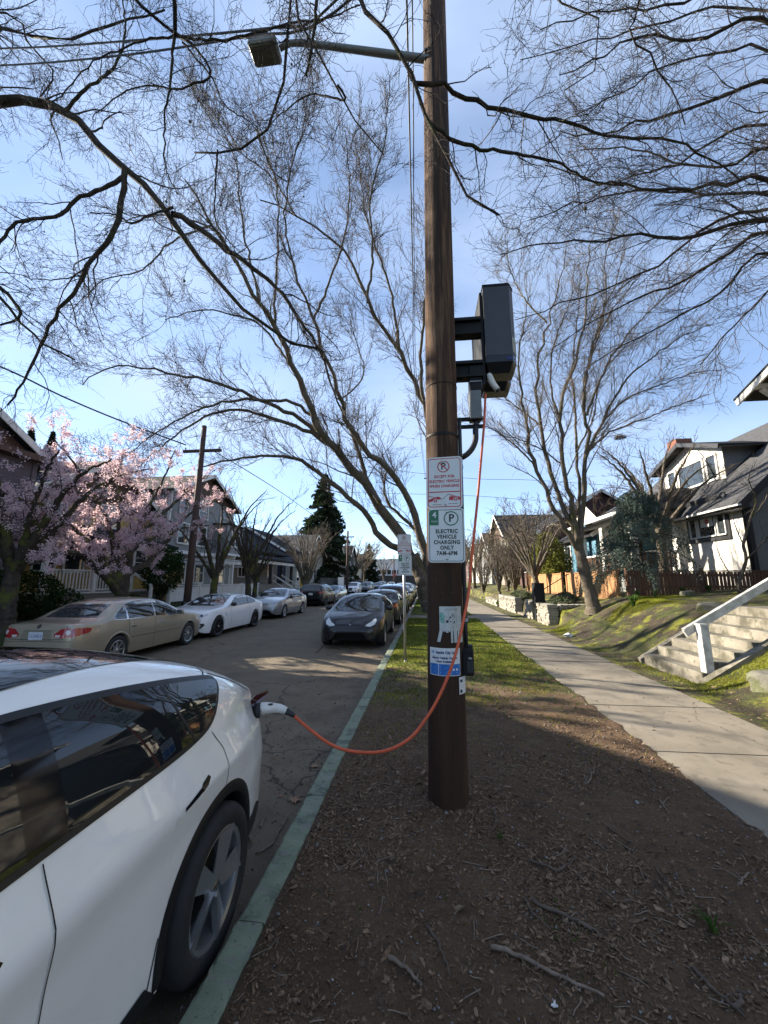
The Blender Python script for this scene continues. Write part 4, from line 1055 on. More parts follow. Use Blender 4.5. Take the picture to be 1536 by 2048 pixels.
# ================================================================== the free-standing sign post further on
sb = atz(811, 1326, 0); stp = Vector((sb.x - .02, sb.y, at(806, 1070, sb.y).z))
t = thing('sign_post', 'slim grey steel sign post standing on the mossy strip beyond the utility pole', 'sign post', tuple(sb))
MB().tube([sb - Vector((0, 0, .1)), stp], .029, 12).build('tube', M_steel, t, smooth=True)
MB().lathe([(.036, -.05), (.036, .05), (.029, .06)], 12, Matrix.Translation(sb)).build('collar', M_steel, t, smooth=True)
MB().lathe([(.029, 0), (.02, .012), (0, .014)], 12, Matrix.Translation(stp)).build('cap', M_steel, t, smooth=True)
Ms1 = sign_frame(808.5, 1089, sb.y - .036, radians(4)); Ms2 = sign_frame(810, 1130, sb.y - .036, radians(4))
t = thing('post_no_parking_sign', 'small red no parking sign at the top of the slim steel post', 'sign', tuple(Ms1.translation)); sign_no_parking(t, Ms1)
t = thing('post_hours_sign', 'small green and white charging hours sign below the red sign on the slim post', 'sign', tuple(Ms2.translation)); sign_hours(t, Ms2)
# ================================================================== utility poles in the distance
def far_pole(x, y, h, r, label, arm=1.0, zarm=None, lean=0.0, ground=.2):
    t = thing('wooden_pole', label, 'utility pole', (x, y, ground), group='utility poles down the street')
    MB().tube([(x, y, ground - .3), (x + lean * .5, y, h * .5), (x + lean, y, h)], [r * 1.15, r, r * .75], 12).build('shaft', M_pole_far, t, smooth=True)
    if arm:
        za = zarm or h - .6
        MB().box((x + lean - arm, y - .06, za - .06), (x + lean + arm, y + .05, za + .06)).build('crossarm', M_pole_far, t)
        for d in (-.9, .9): MB().lathe([(.0, .14), (.04, .1), (.02, 0)], 8, Matrix.Translation((x + lean + arm * d, y, za + .06))).build('insulator', M_steel, t)
    return t
M_pole_far = mat('weathered_pole', (.060, .034, .026), .85, var=.25, vscale=3, stretch=(5, 5, .4), bump=.4, bscale=8)
pb_, pt_ = at(372, 1220, LPY), at(409, 852, LPY)
far_pole(pb_.x, LPY, pt_.z, .135, 'leaning reddish brown pole behind the white coupe on the far side', .9, at(400, 902, LPY).z, lean=pt_.x - pb_.x, ground=.3)
far_pole(at(694, 1170, 48).x, 48, at(695, 1062, 48).z, .15, 'thin brown pole beside the white car far down the street', .8, at(695, 1074, 48).z)
far_pole(at(788, 1150, 105).x, 105, at(788, 1109, 105).z, .16, 'tiny pole near the far white building', 1.6, at(788, 1118, 105).z)
far_pole(at(862, 1150, 46).x + .4, 46, at(856, 945, 46).z, .16, 'pole hidden behind the near utility pole with only an arm end showing', 1.0, at(848, 957, 46).z)
# ================================================================== cars
def pchip(tab):
    X = np.array([t[0] for t in tab], float); Y = np.array([t[1] for t in tab], float)
    h = np.diff(X); d = np.diff(Y) / h; m = np.zeros(len(X)); m[0], m[-1] = d[0], d[-1]
    for k in range(1, len(X) - 1):
        if d[k - 1] * d[k] > 0:
            w1, w2 = 2 * h[k] + h[k - 1], h[k] + 2 * h[k - 1]; m[k] = (w1 + w2) / (w1 / d[k - 1] + w2 / d[k])
    def f(x):
        x = np.clip(x, X[0], X[-1]); i = np.clip(np.searchsorted(X, x, side='right') - 1, 0, len(X) - 2)
        t = (x - X[i]) / h[i]; t2, t3 = t * t, t * t * t
        return (2 * t3 - 3 * t2 + 1) * Y[i] + (t3 - 2 * t2 + t) * h[i] * m[i] + (-2 * t3 + 3 * t2) * Y[i + 1] + (t3 - t2) * h[i] * m[i + 1]
    return f
def paint(name, col, metal=0.0, rough=.38):
    dark = max(col) < .05; m = mat(name, col, rough, metal, var=.03, vscale=3, coat=.55 if dark else 1.0, spec=.2 if dark else .5); return m
M_glass = flat('car_glass', (.010, .012, .013), .02, spec=.8)
M_glass_pale = flat('car_glass_sky', (.028, .032, .034), .02, spec=1.0)
M_trim = flat('black_trim', (.010, .010, .011), .45)
M_gloss_black = flat('gloss_black', (.006, .006, .007), .08)
M_tyre = mat('tyre_rubber', (.014, .014, .014), .8, var=.2, vscale=20, bump=.2, bscale=90)
M_under = flat('underbody', (.006, .006, .006), .95)
M_rim = mat('alloy', (.42, .42, .42), .28, .85, var=.06, vscale=9)
M_rim_grey = mat('alloy_grey', (.36, .365, .37), .30, .75, var=.08, vscale=9)
M_rim_dark = mat('alloy_dark', (.035, .036, .038), .35, .6, var=.1, vscale=9)
M_chrome = flat('chrome', (.62, .62, .62), .12, 1.0)
M_seam = flat('panel_gap', (.012, .012, .012), .9)
M_tail = flat('tail_lamp_red', (.30, .012, .014), .12, coat=1)
M_tail_clear = flat('lamp_clear', (.55, .50, .47), .12, coat=1)
M_head = flat('headlamp', (.45, .47, .48), .10, coat=1)
M_amber = flat('amber_marker', (.50, .07, .015), .2, coat=1)
M_plate = mat('plate_white', (.50, .52, .55), .5, var=.12, vscale=30)
M_plate_blue = flat('plate_blue', (.10, .16, .34), .6)

class Car:
    def __init__(s, name, label, spec, pnt, loc, rz, group=None, res=1.0):
        s.sp = spec; s.pnt = pnt
        s.root = thing(name, label, 'car', loc, rz, group, local=True)
        s.zc, s.belt, s.zb, s.w = (pchip(spec[k]) for k in ('zc', 'belt', 'zb', 'w'))
        s.wf = pchip(spec['wf']) if 'wf' in spec else None
        s.shell(res)
    def sections(s, res):
        sp = s.sp; wb, Ra = sp['wb'], sp['R'] + sp.get('gap', .055); x0, x1 = sp['zc'][0][0], sp['zc'][-1][0]
        S = set(np.round(np.linspace(x0, x1, int(90 * res)), 4))
        for q in np.linspace(0, 1, 12): S.add(round(x0 + .2 * q * q, 4)); S.add(round(x1 - .25 * q * q, 4))
        for xw in (0, wb):
            S = {x for x in S if abs(abs(x - xw) - Ra) > .02 and abs(x - xw) > Ra or abs(x - xw) < Ra - .02}
            S = {x for x in S if not abs(x - xw) < Ra}
            for a in np.linspace(0, pi, int(28 * res)): S.add(round(xw + Ra * cos(a), 5))
            S.add(round(xw - Ra - .001, 5)); S.add(round(xw + Ra + .001, 5))
        return np.array(sorted(S)), Ra
    def shell(s, res):
        sp = s.sp; xs, Ra = s.sections(res); wb, R_ = sp['wb'], sp['R']
        tum = sp.get('tumble', .34); rows = []; nlow, nup, ntop = sp.get('nlow', 9), 6, 8
        for x in xs:
            zc = float(s.zc(x)); w = float(s.w(x)); zb = float(s.zb(x)); zs = min(float(s.belt(x)), zc - .012); zb = min(zb, zs - .02)
            z0 = zb
            for xw in (0, wb):
                d = x - xw
                if abs(d) <= Ra: z0 = max(z0, R_ + sqrt(max(0, Ra * Ra - d * d)))
            z0 = min(z0, zs - .03)
            gh = max(0.0, zc - zs - .03); cr = sp.get('crown', .10)
            ze = zs + .012 + gh * cr_f(gh, sp); wfx = float(s.wf(x)) if s.wf else 1.0; we = w * wfx * sp.get('wsh', .955) - tum * (ze - zs)
            if gh <= .02: we = w * sp.get('wsh', .955) - .03
            we = max(we, .12 * w)
            def side(z):                       # half width of the flank at height z
                t = (z - zb) / max(.05, zs - zb)
                kx = np.array(sp.get('flank_t', [-.2, 0, .08, .35, .62, .80, .93, 1.0])); ky = np.array(sp.get('flank', [.90, .94, .965, .992, 1.0, .985, .968, .955])) * w
                q_ = min(1, max(0, (t - .5) / .5)); ky = ky * (1 - (1 - (s.wf(x) if s.wf else 1)) * q_ * q_ * (3 - 2 * q_))
                return float(np.interp(t, kx, ky)) if not sp.get('_f') else float(sp['_f'](t)) * w
            low = [(side(z), z) for z in z0 + (zs - z0) * np.linspace(0, 1, nlow) ** .9]
            ws = low[-1][0]
            up = [(ws + (we - ws) * t + sp.get('bow', .02) * 4 * t * (1 - t) * min(1, gh / .3), zs + (ze - zs) * t) for t in np.linspace(0, 1, nup + 1)[1:]]
            y_e, z_e = up[-1]
            top = [(y_e * (1 - t), z_e + (zc - z_e) * (1 - (1 - t) ** sp.get('topp', 2.3))) for t in np.linspace(0, 1, ntop + 1)[1:]]
            sec = low + up + top
            for _ in range(sp.get('soft', 2)):
                q = list(sec)
                for k in range(nlow - 2, len(sec) - 1):
                    q[k] = tuple(.25 * sec[k - 1][i] + .5 * sec[k][i] + .25 * sec[k + 1][i] for i in (0, 1))
                q[-1] = (0.0, .5 * (sec[-1][1] + sec[-2][1]) if False else sec[-1][1]); sec = q
            rows.append([(x, y, z) for y, z in sec])
        K = len(rows[0]); V = []
        for r in rows: V += r + [(x, -y, z) for x, y, z in r[-2::-1]]
        W = 2 * K - 1; n = len(rows); F = []
        for i in range(n - 1):
            for j in range(W - 1): F.append((i * W + j, (i + 1) * W + j, (i + 1) * W + j + 1, i * W + j + 1))
        F = [f[::-1] for f in F]
        F.append(tuple(range(W))); F.append(tuple((n - 1) * W + j for j in range(W - 1, -1, -1)))
        me = mesh('body', V, F); me.shade_smooth(); me.set_sharp_from_angle(angle=radians(50))
        s.body = add('body', me, s.pnt, s.root)
        s.bvh = BVHTree.FromPolygons([Vector(v) for v in V], F[:-2] + [F[-2], F[-1]], all_triangles=False)
        # floor pan
        mb = MB(); xa, xb = xs[0] + .25, xs[-1] - .3
        mb.box((xa, -.70 * sp['W'] / 1.8, .20), (xb, .70 * sp['W'] / 1.8, .40)); mb.build('underbody', M_under, s.root)
    def cast(s, phi, a, z, top=False):
        if top: o, d = Vector((a, z, 4)), Vector((0, 0, -1))
        else:
            d = Vector((-cos(phi), -sin(phi), 0)); ax = Vector((-sin(phi), cos(phi), 0)); o = ax * a + Vector((s.cx, 0, z)) - d * 6
            piv = 0.0 if abs(cos(phi)) < .05 else (s.sp['zc'][-1][0] if cos(phi) > 0 else s.sp['zc'][0][0])
            o = Vector((piv, 0, z)) + ax * a - d * 8
        h = s.bvh.ray_cast(o, d)
        if h[0] is None: return None
        n = h[1]
        if n.dot(d) > 0: n = -n
        return h[0], n
    cx = 0.0
    def panel(s, name, outline, phi, m, off=.003, step=.06, parent=None, mirror=False, top=False, label=None):
        """outline: (a, z). phi 'L' = left flank with a = x; number = yaw of the viewer in degrees with a along the viewer's right-to-left"""
        if phi == 'L': ph = pi / 2; pts = [(-x, z) for x, z in outline]
        else: ph = radians(phi) if phi != 'T' else 0; pts = list(outline); top = top or phi == 'T'
        P = []
        for i, p in enumerate(pts):
            q = pts[(i + 1) % len(pts)]; n = max(1, int(hypot(q[0] - p[0], q[1] - p[1]) / step))
            P += [(p[0] + (q[0] - p[0]) * k / n, p[1] + (q[1] - p[1]) * k / n) for k in range(n)]
        n = len(P); x0, x1 = min(p[0] for p in P), max(p[0] for p in P); y0, y1 = min(p[1] for p in P), max(p[1] for p in P)
        inner = []
        yy = y0 + step * .5
        while yy < y1:
            xx = x0 + step * .5
            while xx < x1:
                if geometry.intersect_point_tri_2d is not None and inside((xx, yy), P, step * .3): inner.append((xx, yy))
                xx += step
            yy += step
        try: R_ = geometry.delaunay_2d_cdt([Vector(p) for p in P + inner], [], [list(range(n))], 1, 1e-6)
        except Exception: return None
        v2, f2 = R_[0], R_[2]
        V, ok = [], []
        for v in v2:
            h = s.cast(ph, v.x, v.y, top)
            if h is None: V.append((0, 0, 0)); ok.append(False)
            else: V.append(tuple(h[0] + h[1] * off)); ok.append(True)
        F = [tuple(f) for f in f2 if all(ok[i] for i in f)]
        if not F: return None
        outs = []
        for sgn in ((1, -1) if mirror else (1,)):
            VV = [(x, sgn * y, z) for x, y, z in V]; me = mesh(name, VV, F, True)
            o = add(name, me, m, parent or s.root); outs.append(o)
            if label: o['label'] = label
        return outs
    def line(s, name, pts, phi, m, w=.007, off=.0022, parent=None, mirror=False):
        """a narrow strip following the surface"""
        ph = pi / 2 if phi == 'L' else (radians(phi) if phi != 'T' else 0); P = resample([(a if phi != 'L' else -a, z, 0) for a, z in pts], max(8, int(sum(hypot(pts[i + 1][0] - pts[i][0], pts[i + 1][1] - pts[i][1]) for i in range(len(pts) - 1)) / .04)))
        V, F = [], []; last = None
        for i, p in enumerate(P):
            t = P[min(i + 1, len(P) - 1)] - P[max(0, i - 1)]; L_ = hypot(t[0], t[1]) or 1; nx, ny = -t[1] / L_ * w / 2, t[0] / L_ * w / 2
            a = s.cast(ph, p[0] + nx, p[1] + ny, phi == 'T'); b = s.cast(ph, p[0] - nx, p[1] - ny, phi == 'T')
            if a is None or b is None: last = None; continue
            k = len(V); V += [tuple(a[0] + a[1] * off), tuple(b[0] + b[1] * off)]
            if last is not None: F.append((last, last + 1, k + 1, k))
            last = k
        if not F: return
        for sgn in ((1, -1) if mirror else (1,)):
            add(name, mesh(name, [(x, sgn * y, z) for x, y, z in V], F, True), m, parent or s.root)
    def arch_lips(s, m=None, wdt=.05, drop=.0):
        sp = s.sp; Ra = sp['R'] + sp.get('gap', .055)
        for xw in (0, sp['wb']):
            for sgn in (1, -1):
                V, F = [], []; N = 36
                for k in range(N + 1):
                    a = -.18 + (pi + .36) * k / N
                    xo, zo = xw + (Ra + wdt) * cos(a), sp['R'] + (Ra + wdt) * sin(a)
                    h = s.cast(pi / 2, -xo, max(zo, .23)); yo = h[0].y if h else float(s.w(xo))
                    xi, zi = xw + (Ra - .012) * cos(a), sp['R'] + (Ra - .012) * sin(a)
                    V += [(xo, sgn * (yo + .002), zo), (xw + (Ra + wdt * .5) * cos(a), sgn * (yo + .010), sp['R'] + (Ra + wdt * .5) * sin(a)), (xi, sgn * (yo + .006), zi), (xi, sgn * (yo - .07), zi)]
                    if k: b = (k - 1) * 4; F += [(b + j, b + j + 1, b + j + 5, b + j + 4) for j in range(3)]
                add('wheel_arch', mesh('wheel_arch', V, F, True), m or s.pnt, s.root)
    def wells(s):
        sp = s.sp; Ra = sp['R'] + sp.get('gap', .055)
        for xw in (0, sp['wb']):
            for sgn in (1, -1):
                V, F = [], []; N = 20; yo = float(s.w(xw)) * .93; yi = yo - .42
                for k in range(N + 1):
                    a = -.25 + (pi + .5) * k / N
                    V += [(xw + Ra * cos(a), sgn * yo, sp['R'] + Ra * sin(a)), (xw + Ra * cos(a), sgn * yi, sp['R'] + Ra * sin(a))]
                    if k: F.append((2 * k - 2, 2 * k - 1, 2 * k + 1, 2 * k))
                F.append(tuple(2 * k + 1 for k in range(N + 1)))
                add('wheel_well', mesh('wheel_well', V, F, True), M_under, s.root)
    def wheels(s, rim_r, spokes, rim_m, style='spoke', width=.225, inset=.0):
        sp = s.sp; R_ = sp['R']; n = 56
        tyre = MB().lathe([(rim_r - .006, -width * .42), (rim_r + .012, -width * .5), (R_ - .045, -width * .53), (R_ - .012, -width * .46), (R_, -width * .36), (R_ - .001, 0), (R_, width * .36), (R_ - .012, width * .46), (R_ - .045, width * .53), (rim_r + .012, width * .5), (rim_r - .006, width * .42)], n, Matrix.Rotation(-pi / 2, 4, 'X')).me('tyre', True)
        tyre.materials.append(M_tyre)
        rm = MB(); X90 = Matrix.Rotation(-pi / 2, 4, 'X')
        rm.lathe([(rim_r + .006, width * .46), (rim_r - .004, width * .475), (rim_r - .020, width * .44), (rim_r - .026, width * .30), (rim_r - .03, -width * .3)], n, X90)
        d0 = width * .40
        if style == 'blade':          # broad turbine blades
            for k in range(spokes):
                A_ = 2 * pi * k / spokes
                T = Matrix.Rotation(A_, 4, 'Y')
                for (aa_, h0, h1) in ((( (.030, -.020), (.030, .030), (rim_r - .012, .105), (rim_r - .012, -.010)), d0 - .012, d0 + .012),):
                    V = [Vector((x, h0 if i in (0, 1) else h0 + .012, z)) for i, (x, z) in enumerate(aa_)] + [Vector((x, h1 + (.012 if i in (1, 2) else -.012), z)) for i, (x, z) in enumerate(aa_)]
                    V = [T @ v for v in V]
                    rm.quads(V, [(0, 1, 2, 3), (7, 6, 5, 4), (0, 4, 5, 1), (1, 5, 6, 2), (2, 6, 7, 3), (3, 7, 4, 0)])
        else:
            w0, w1 = (.030, .022) if style == 'spoke' else (.045, .030)
            for k in range(spokes):
                for dd in ((-.09, .09) if style == 'twin' else (0,)):
                    T = Matrix.Rotation(2 * pi * k / spokes + dd, 4, 'Y'); e = rim_r - .012
                    ww0, ww1 = (.016, .012) if style == 'twin' else (w0, w1)
                    V = [T @ Vector(v) for v in ((.02, d0 - .03, -ww0), (.02, d0 - .03, ww0), (e, d0 - .02, ww1), (e, d0 - .02, -ww1), (.02, d0, -ww0 * .7), (.02, d0, ww0 * .7), (e, d0 + .006, ww1 * .7), (e, d0 + .006, -ww1 * .7))]
                    rm.quads(V, [(0, 1, 2, 3), (7, 6, 5, 4), (0, 4, 5, 1), (1, 5, 6, 2), (2, 6, 7, 3), (3, 7, 4, 0)])
        rm.lathe([(0, d0 + .010), (.03, d0 + .010), (.055, d0 + .002), (.062, d0 - .02)], 20, X90)
        rme = rm.me('rim'); rme.shade_smooth(); rme.set_sharp_from_angle(angle=radians(30)); rme.materials.append(rim_m)
        dk = MB(); dk.lathe([(0, -width * .1), (rim_r - .02, -width * .1)], 24, X90); dk.lathe([(0, width * .04), (rim_r * .62, width * .04), (rim_r * .62, -width * .1)], 24, X90)
        dme = dk.me('brake_disc', False); dme.materials.append(M_under)
        cap = MB(); cap.lathe([(0, d0 + .014), (.022, d0 + .0135), (.026, d0 + .010)], 16, X90); cme = cap.me('hub_cap', True); cme.materials.append(M_chrome)
        for xw in (0, sp['wb']):
            for sgn in (1, -1):
                w_ = bpy.data.objects.new('wheel', tyre); COL.objects.link(w_); w_.parent = s.root
                w_.location = (xw, sgn * (sp['W'] / 2 - width * .53 - inset), R_)
                w_.rotation_euler = (0, random.Random(int(xw * 9) + sgn).uniform(0, 6), 0 if sgn > 0 else pi)
                for nm, me in (('rim', rme), ('brake_disc', dme), ('hub_cap', cme)):
                    o = bpy.data.objects.new(nm, me); COL.objects.link(o); o.parent = w_
    def mirror_cap(s, x, z, m, size=(.10, .20, .13)):
        h = s.cast(pi / 2, -x, z)
        y = h[0].y if h else s.sp['W'] / 2
        for sgn in (1, -1):
            mb = MB(); a, b, c = size
            prof = [(0, -.5), (.35, -.48), (.5, -.3), (.5, .2), (.38, .42), (0, .5)]
            mb.box((x - a / 2, y + .03, z - c / 2), (x + a / 2, y + .03 + b, z + c / 2), .03); mb.box((x - .02, y - .04, z - .04), (x + .02, y + .05, z - .01))
            mb.v = [(p[0], sgn * p[1], p[2]) for p in mb.v]
            if sgn < 0: mb.f = [f[::-1] for f in mb.f]
            o = mb.build('wing_mirror', m, s.root); o.data.shade_smooth()
            g_ = MB().face([(x - a / 2 - .002, sgn * (y + .05), z - c / 2 + .02), (x - a / 2 - .002, sgn * (y + .01 + b), z - c / 2 + .02), (x - a / 2 - .002, sgn * (y + .01 + b), z + c / 2 - .02), (x - a / 2 - .002, sgn * (y + .05), z + c / 2 - .02)])
            g_.build('mirror_glass', M_glass_pale, o)
    def handles(s, spots, m, L_=.16):
        for x, z in spots:
            h = s.cast(pi / 2, -x, z)
            if not h: continue
            for sgn in (1, -1):
                y = h[0].y; mb = MB().box((x - L_ / 2, y + .012, z - .012), (x + L_ / 2, y + .03, z + .012), .008).box((x - L_ / 2, y - .01, z - .01), (x - L_ / 2 + .025, y + .02, z + .01)).box((x + L_ / 2 - .025, y - .01, z - .01), (x + L_ / 2, y + .02, z + .01))
                mb.v = [(p[0], sgn * p[1], p[2]) for p in mb.v]; mb.build('door_handle', m, s.root)
    def plate(s, phi, a, z, text=None, w=.305, h=.152, m=None):
        hit = s.cast(radians(phi), a, z)
        if not hit: return
        p, n = hit; n = Vector((n.x, n.y, 0)).normalized() if abs(n.z) < .95 else Vector((cos(radians(phi)), 0, 0))
        right = Vector((0, 0, 1)).cross(n)
        Mx = frame(p + n * .012, right, (0, 0, 1))
        o = MB().prism(rrect(w, h, .015, 3), .004, Mx).build('number_plate', m or M_plate, s.root)
        if text: printed('plate_lettering', [text2d(text, .085, 0, -.004, sx=.72, bold=.001)], on_plane(Mx), .0048, M_plate_blue, o)
        return o
def cr_f(gh, sp): return sp.get('railf', .90)
def inside(p, poly, margin):
    x, y = p; c = False; n = len(poly); j = n - 1; md = 1e9
    for i in range(n):
        xi, yi = poly[i]; xj, yj = poly[j]
        if (yi > y) != (yj > y) and x < (xj - xi) * (y - yi) / (yj - yi + 1e-12) + xi: c = not c
        dx, dy = xj - xi, yj - yi; t = max(0, min(1, ((x - xi) * dx + (y - yi) * dy) / (dx * dx + dy * dy + 1e-12)))
        md = min(md, hypot(x - xi - t * dx, y - yi - t * dy)); j = i
    return c and md > margin
def arc(cx, cz, r, a0, a1, n=10): return [(cx + r * cos(a0 + (a1 - a0) * k / n), cz + r * sin(a0 + (a1 - a0) * k / n)) for k in range(n + 1)]
def smooth_poly(pts, k=2):
    for _ in range(k):
        q = []
        for i in range(len(pts)):
            a, b = pts[i], pts[(i + 1) % len(pts)]
            q += [(.75 * a[0] + .25 * b[0], .75 * a[1] + .25 * b[1]), (.25 * a[0] + .75 * b[0], .25 * a[1] + .75 * b[1])]
        pts = q
    return pts

# ---------------------------------------------------------------- the white crossover at the kerb
HERO = dict(wb=2.89, R=.347, W=1.92, gap=.06, tumble=.47, wsh=.955, topp=2.6, bow=.03, soft=2, railf=.86,
  flank=[.93, .955, .962, .966, .976, 1.0, .966, .944], nlow=22, wf=[(-.965, .90), (-.7, .905), (-.35, .945), (.1, .985), (.5, 1.0), (3.79, 1.0)],
  zc=[(-.965, .60), (-.955, .72), (-.94, .86), (-.91, .98), (-.865, 1.07), (-.80, 1.135), (-.74, 1.165), (-.6, 1.225), (-.3, 1.36), (0, 1.465), (.4, 1.56), (.9, 1.615), (1.3, 1.624), (1.7, 1.595), (2.1, 1.475), (2.5, 1.28), (2.85, 1.09), (3.1, 1.005), (3.5, .865), (3.7, .73), (3.78, .60), (3.79, .52)],
  belt=[(-.965, .575), (-.945, .80), (-.90, .925), (-.82, .985), (-.6, 1.02), (-.2, 1.045), (.3, 1.05), (1, 1.03), (2, .985), (2.8, .95), (3.3, .86), (3.6, .72), (3.79, .5)],
  zb=[(-.965, .55), (-.94, .42), (-.86, .34), (-.5, .29), (0, .25), (2.9, .25), (3.5, .24), (3.7, .29), (3.79, .45)],
  w=[(-.965, .56), (-.945, .68), (-.90, .76), (-.80, .835), (-.62, .895), (-.4, .935), (-.1, .957), (.3, .958), (.9, .948), (1.5, .943), (2.2, .945), (2.8, .955), (3.2, .91), (3.5, .80), (3.7, .62), (3.79, .4)])
M_white_paint = paint('pearl_white_paint', (.84, .81, .755), rough=.28)
hero = Car('parked_car', 'white electric crossover parked at the green kerb in the left foreground, plugged in', HERO, M_white_paint, (-2.03, 2.165, -.135), -pi / 2, res=2.2)
dlo = [(2.62, 1.015), (2.0, 1.045), (1.2, 1.085), (.5, 1.105), (.22, 1.115), (.08, 1.135), (.0, 1.18), (-.07, 1.245), (-.125, 1.295), (-.10, 1.312), (.1, 1.350), (.35, 1.390), (.7, 1.428), (1.1, 1.450), (1.5, 1.440), (1.85, 1.372), (2.2, 1.235), (2.45, 1.115)]
def offset_poly(P, d):
    n = len(P); A_ = sum(P[i][0] * P[(i + 1) % n][1] - P[(i + 1) % n][0] * P[i][1] for i in range(n)); sg = 1 if A_ > 0 else -1; out = []
    for i in range(n):
        a, b, c = P[i - 1], P[i], P[(i + 1) % n]
        def nrm(p, q): dx, dy = q[0] - p[0], q[1] - p[1]; L_ = hypot(dx, dy) or 1; return dy / L_ * sg, -dx / L_ * sg
        n1, n2 = nrm(a, b), nrm(b, c); mx, my = n1[0] + n2[0], n1[1] + n2[1]; L_ = hypot(mx, my) or 1
        k = d / max(.5, (mx * n1[0] + my * n1[1]) / L_); out.append((b[0] + mx / L_ * k, b[1] + my / L_ * k))
    return out
dl = smooth_poly(dlo, 2)
hero.panel('window_trim', offset_poly(dl, .022), 'L', M_trim, .005, .03, mirror=True)
for a, b, nm in ((1.03, 9, 'front_window'), (-9, .90, 'rear_window')):
    # clip the outline between two pillars
    def clip(P, xa, xb):
        def cut(P, x, keep):
            out = []
            for i in range(len(P)):
                p, q = P[i], P[(i + 1) % len(P)]; ip, iq = keep(p[0]), keep(q[0])
                if ip: out.append(p)
                if ip != iq: t = (x - p[0]) / (q[0] - p[0]); out.append((x, p[1] + t * (q[1] - p[1])))
            return out
        P = cut(P, xa, lambda v: v >= xa); return cut(P, xb, lambda v: v <= xb)
    hero.panel(nm, clip(dl, a, b), 'L', M_glass, .0075, .035, mirror=True)
hero.panel('pillar_trim', clip(dl, .90, 1.03), 'L', M_gloss_black, .0072, .035, mirror=True)
roof = [(-.62, -.42), (-.62, .42), (-.2, .50), (.3, .545), (1.0, .565), (1.6, .565), (1.78, .55), (1.78, -.55), (1.6, -.565), (1.0, -.565), (.3, -.545), (-.2, -.50)]
hero.panel('glass_roof', [p for p in roof if p[0] > -.16] + [(-.16, -.505), (-.16, .505)] if False else [(-.12, .525), (.3, .59), (1.0, .628), (1.6, .625), (1.78, .60), (1.78, -.60), (1.6, -.625), (1.0, -.628), (.3, -.59), (-.12, -.525)], 'T', M_glass, .004, .07)
hero.panel('rear_screen', [(-.16, .50), (-.16, -.50), (-.68, -.47), (-.72, -.40), (-.72, .40), (-.68, .47)], 'T', M_glass, .004, .06)
hero.panel('windscreen', [(1.83, .55), (2.75, .68), (2.82, .5), (2.86, 0), (2.82, -.5), (2.75, -.68), (1.83, -.55)], 'T', M_glass, .004, .07)
hero.line('door_seam', [(.985, 1.06), (.965, .8), (.975, .55), (1.03, .34)], 'L', M_seam, .0045, .005, mirror=True)
hero.line('door_seam', [(.055, 1.09), (-.005, .98), (.02, .87), (.10, .80), (.33, .62), (.43, .50), (.45, .27)] if False else [(.06, 1.09), (-.02, .985), (-.035, .90), (-.03, .82), (.0, .765)], 'L', M_seam, .0045, mirror=True)
hero.line('door_seam', [(-.05, 1.00), (-.03, .84), (.045, .755), (.22, .70), (.36, .58), (.43, .42), (.45, .27)] if False else [(.445, .46), (.47, .36), (.49, .27)], 'L', M_seam, .008, mirror=True)
hero.line('tailgate_seam', [(-.12, 1.34), (-.35, 1.245), (-.55, 1.155), (-.68, 1.10)], 'L', M_seam, .0045, mirror=True)
hero.line('roof_seam', [(-.13, 1.37), (-.05, 1.345)], 'L', M_seam, .006, mirror=True)
# flush handles
for hx in (.265, 1.22):
    hero.panel('door_handle', [(hx - .115, .918), (hx - .10, .934), (hx - .045, .922), (hx - .03, .910), (hx + .105, .892), (hx + .105, .876), (hx - .045, .890), (hx - .085, .896)], 'L', M_gloss_black, .003, .02, mirror=True)
hero.arch_lips(M_trim, .045)
hero.wells()
hero.panel('sill_trim', [(.42, .25), (.50, .335), (2.40, .335), (2.47, .25)], 'L', M_trim, .004, .08, mirror=True)
hero.panel('rear_bumper_trim', [(-.74, .355), (-.60, .43), (-.40, .40), (-.41, .30), (-.62, .305)], 'L', M_trim, .004, .05, mirror=True)
hero.line('quarter_divider', [(.22, 1.10), (.30, 1.25), (.36, 1.385)], 'L', M_trim, .014, .0085, mirror=True)
hero.wheels(.243, 5, M_rim_grey, 'blade', width=.255, inset=.004)
hero.mirror_cap(2.32, 1.10, M_gloss_black)
# tail lamps wrap the corner; the near one carries the open charge port
for sg in (1, -1):
    P = [(-.60, .985), (-.60, .955), (-.45, .90), (-.10, .905), (-.10, .935), (-.42, .965)]
hero.panel('tail_lamp', [(-.40, .90), (-.48, .975), (-.70, .99), (-.72, .95), (-.52, .88)], 150, M_tail, .003, .04)
hero.panel('tail_lamp', [(.40, .90), (.48, .975), (.70, .99), (.72, .95), (.52, .88)], 210, M_tail, .003, .04)
lp0 = hero.root.matrix_basis if False else None
def hero_local(p): p = Vector(p); return Vector((2.165 - p.y, p.x + 2.03, p.z + .135))
pl = hero_local(PLUG0)
pe = MB(); 
hit = hero.bvh.find_nearest(pl); nn = hit[1] if hit[1].dot(pl) > 0 or True else -hit[1]
nn = (Vector((-.35, .92, .12))).normalized()
Mp = frame(hit[0] + nn * .002, Vector((-.92, -.35, 0)), Vector((0, 0, 1)))
pe.prism([(-.070, .075), (.045, .085), (.075, .0), (.030, -.115), (-.055, -.03)], .010, Mp).build('charge_port', M_gloss_black, hero.root)
MB().lathe([(.052, .03), (.052, .0)], 20, Mp @ Matrix.Translation((-.005, .01, .008))).build('port_collar', M_black_soft, hero.root)
fl = MB(); b0 = at(490, 1422, 2.78); 
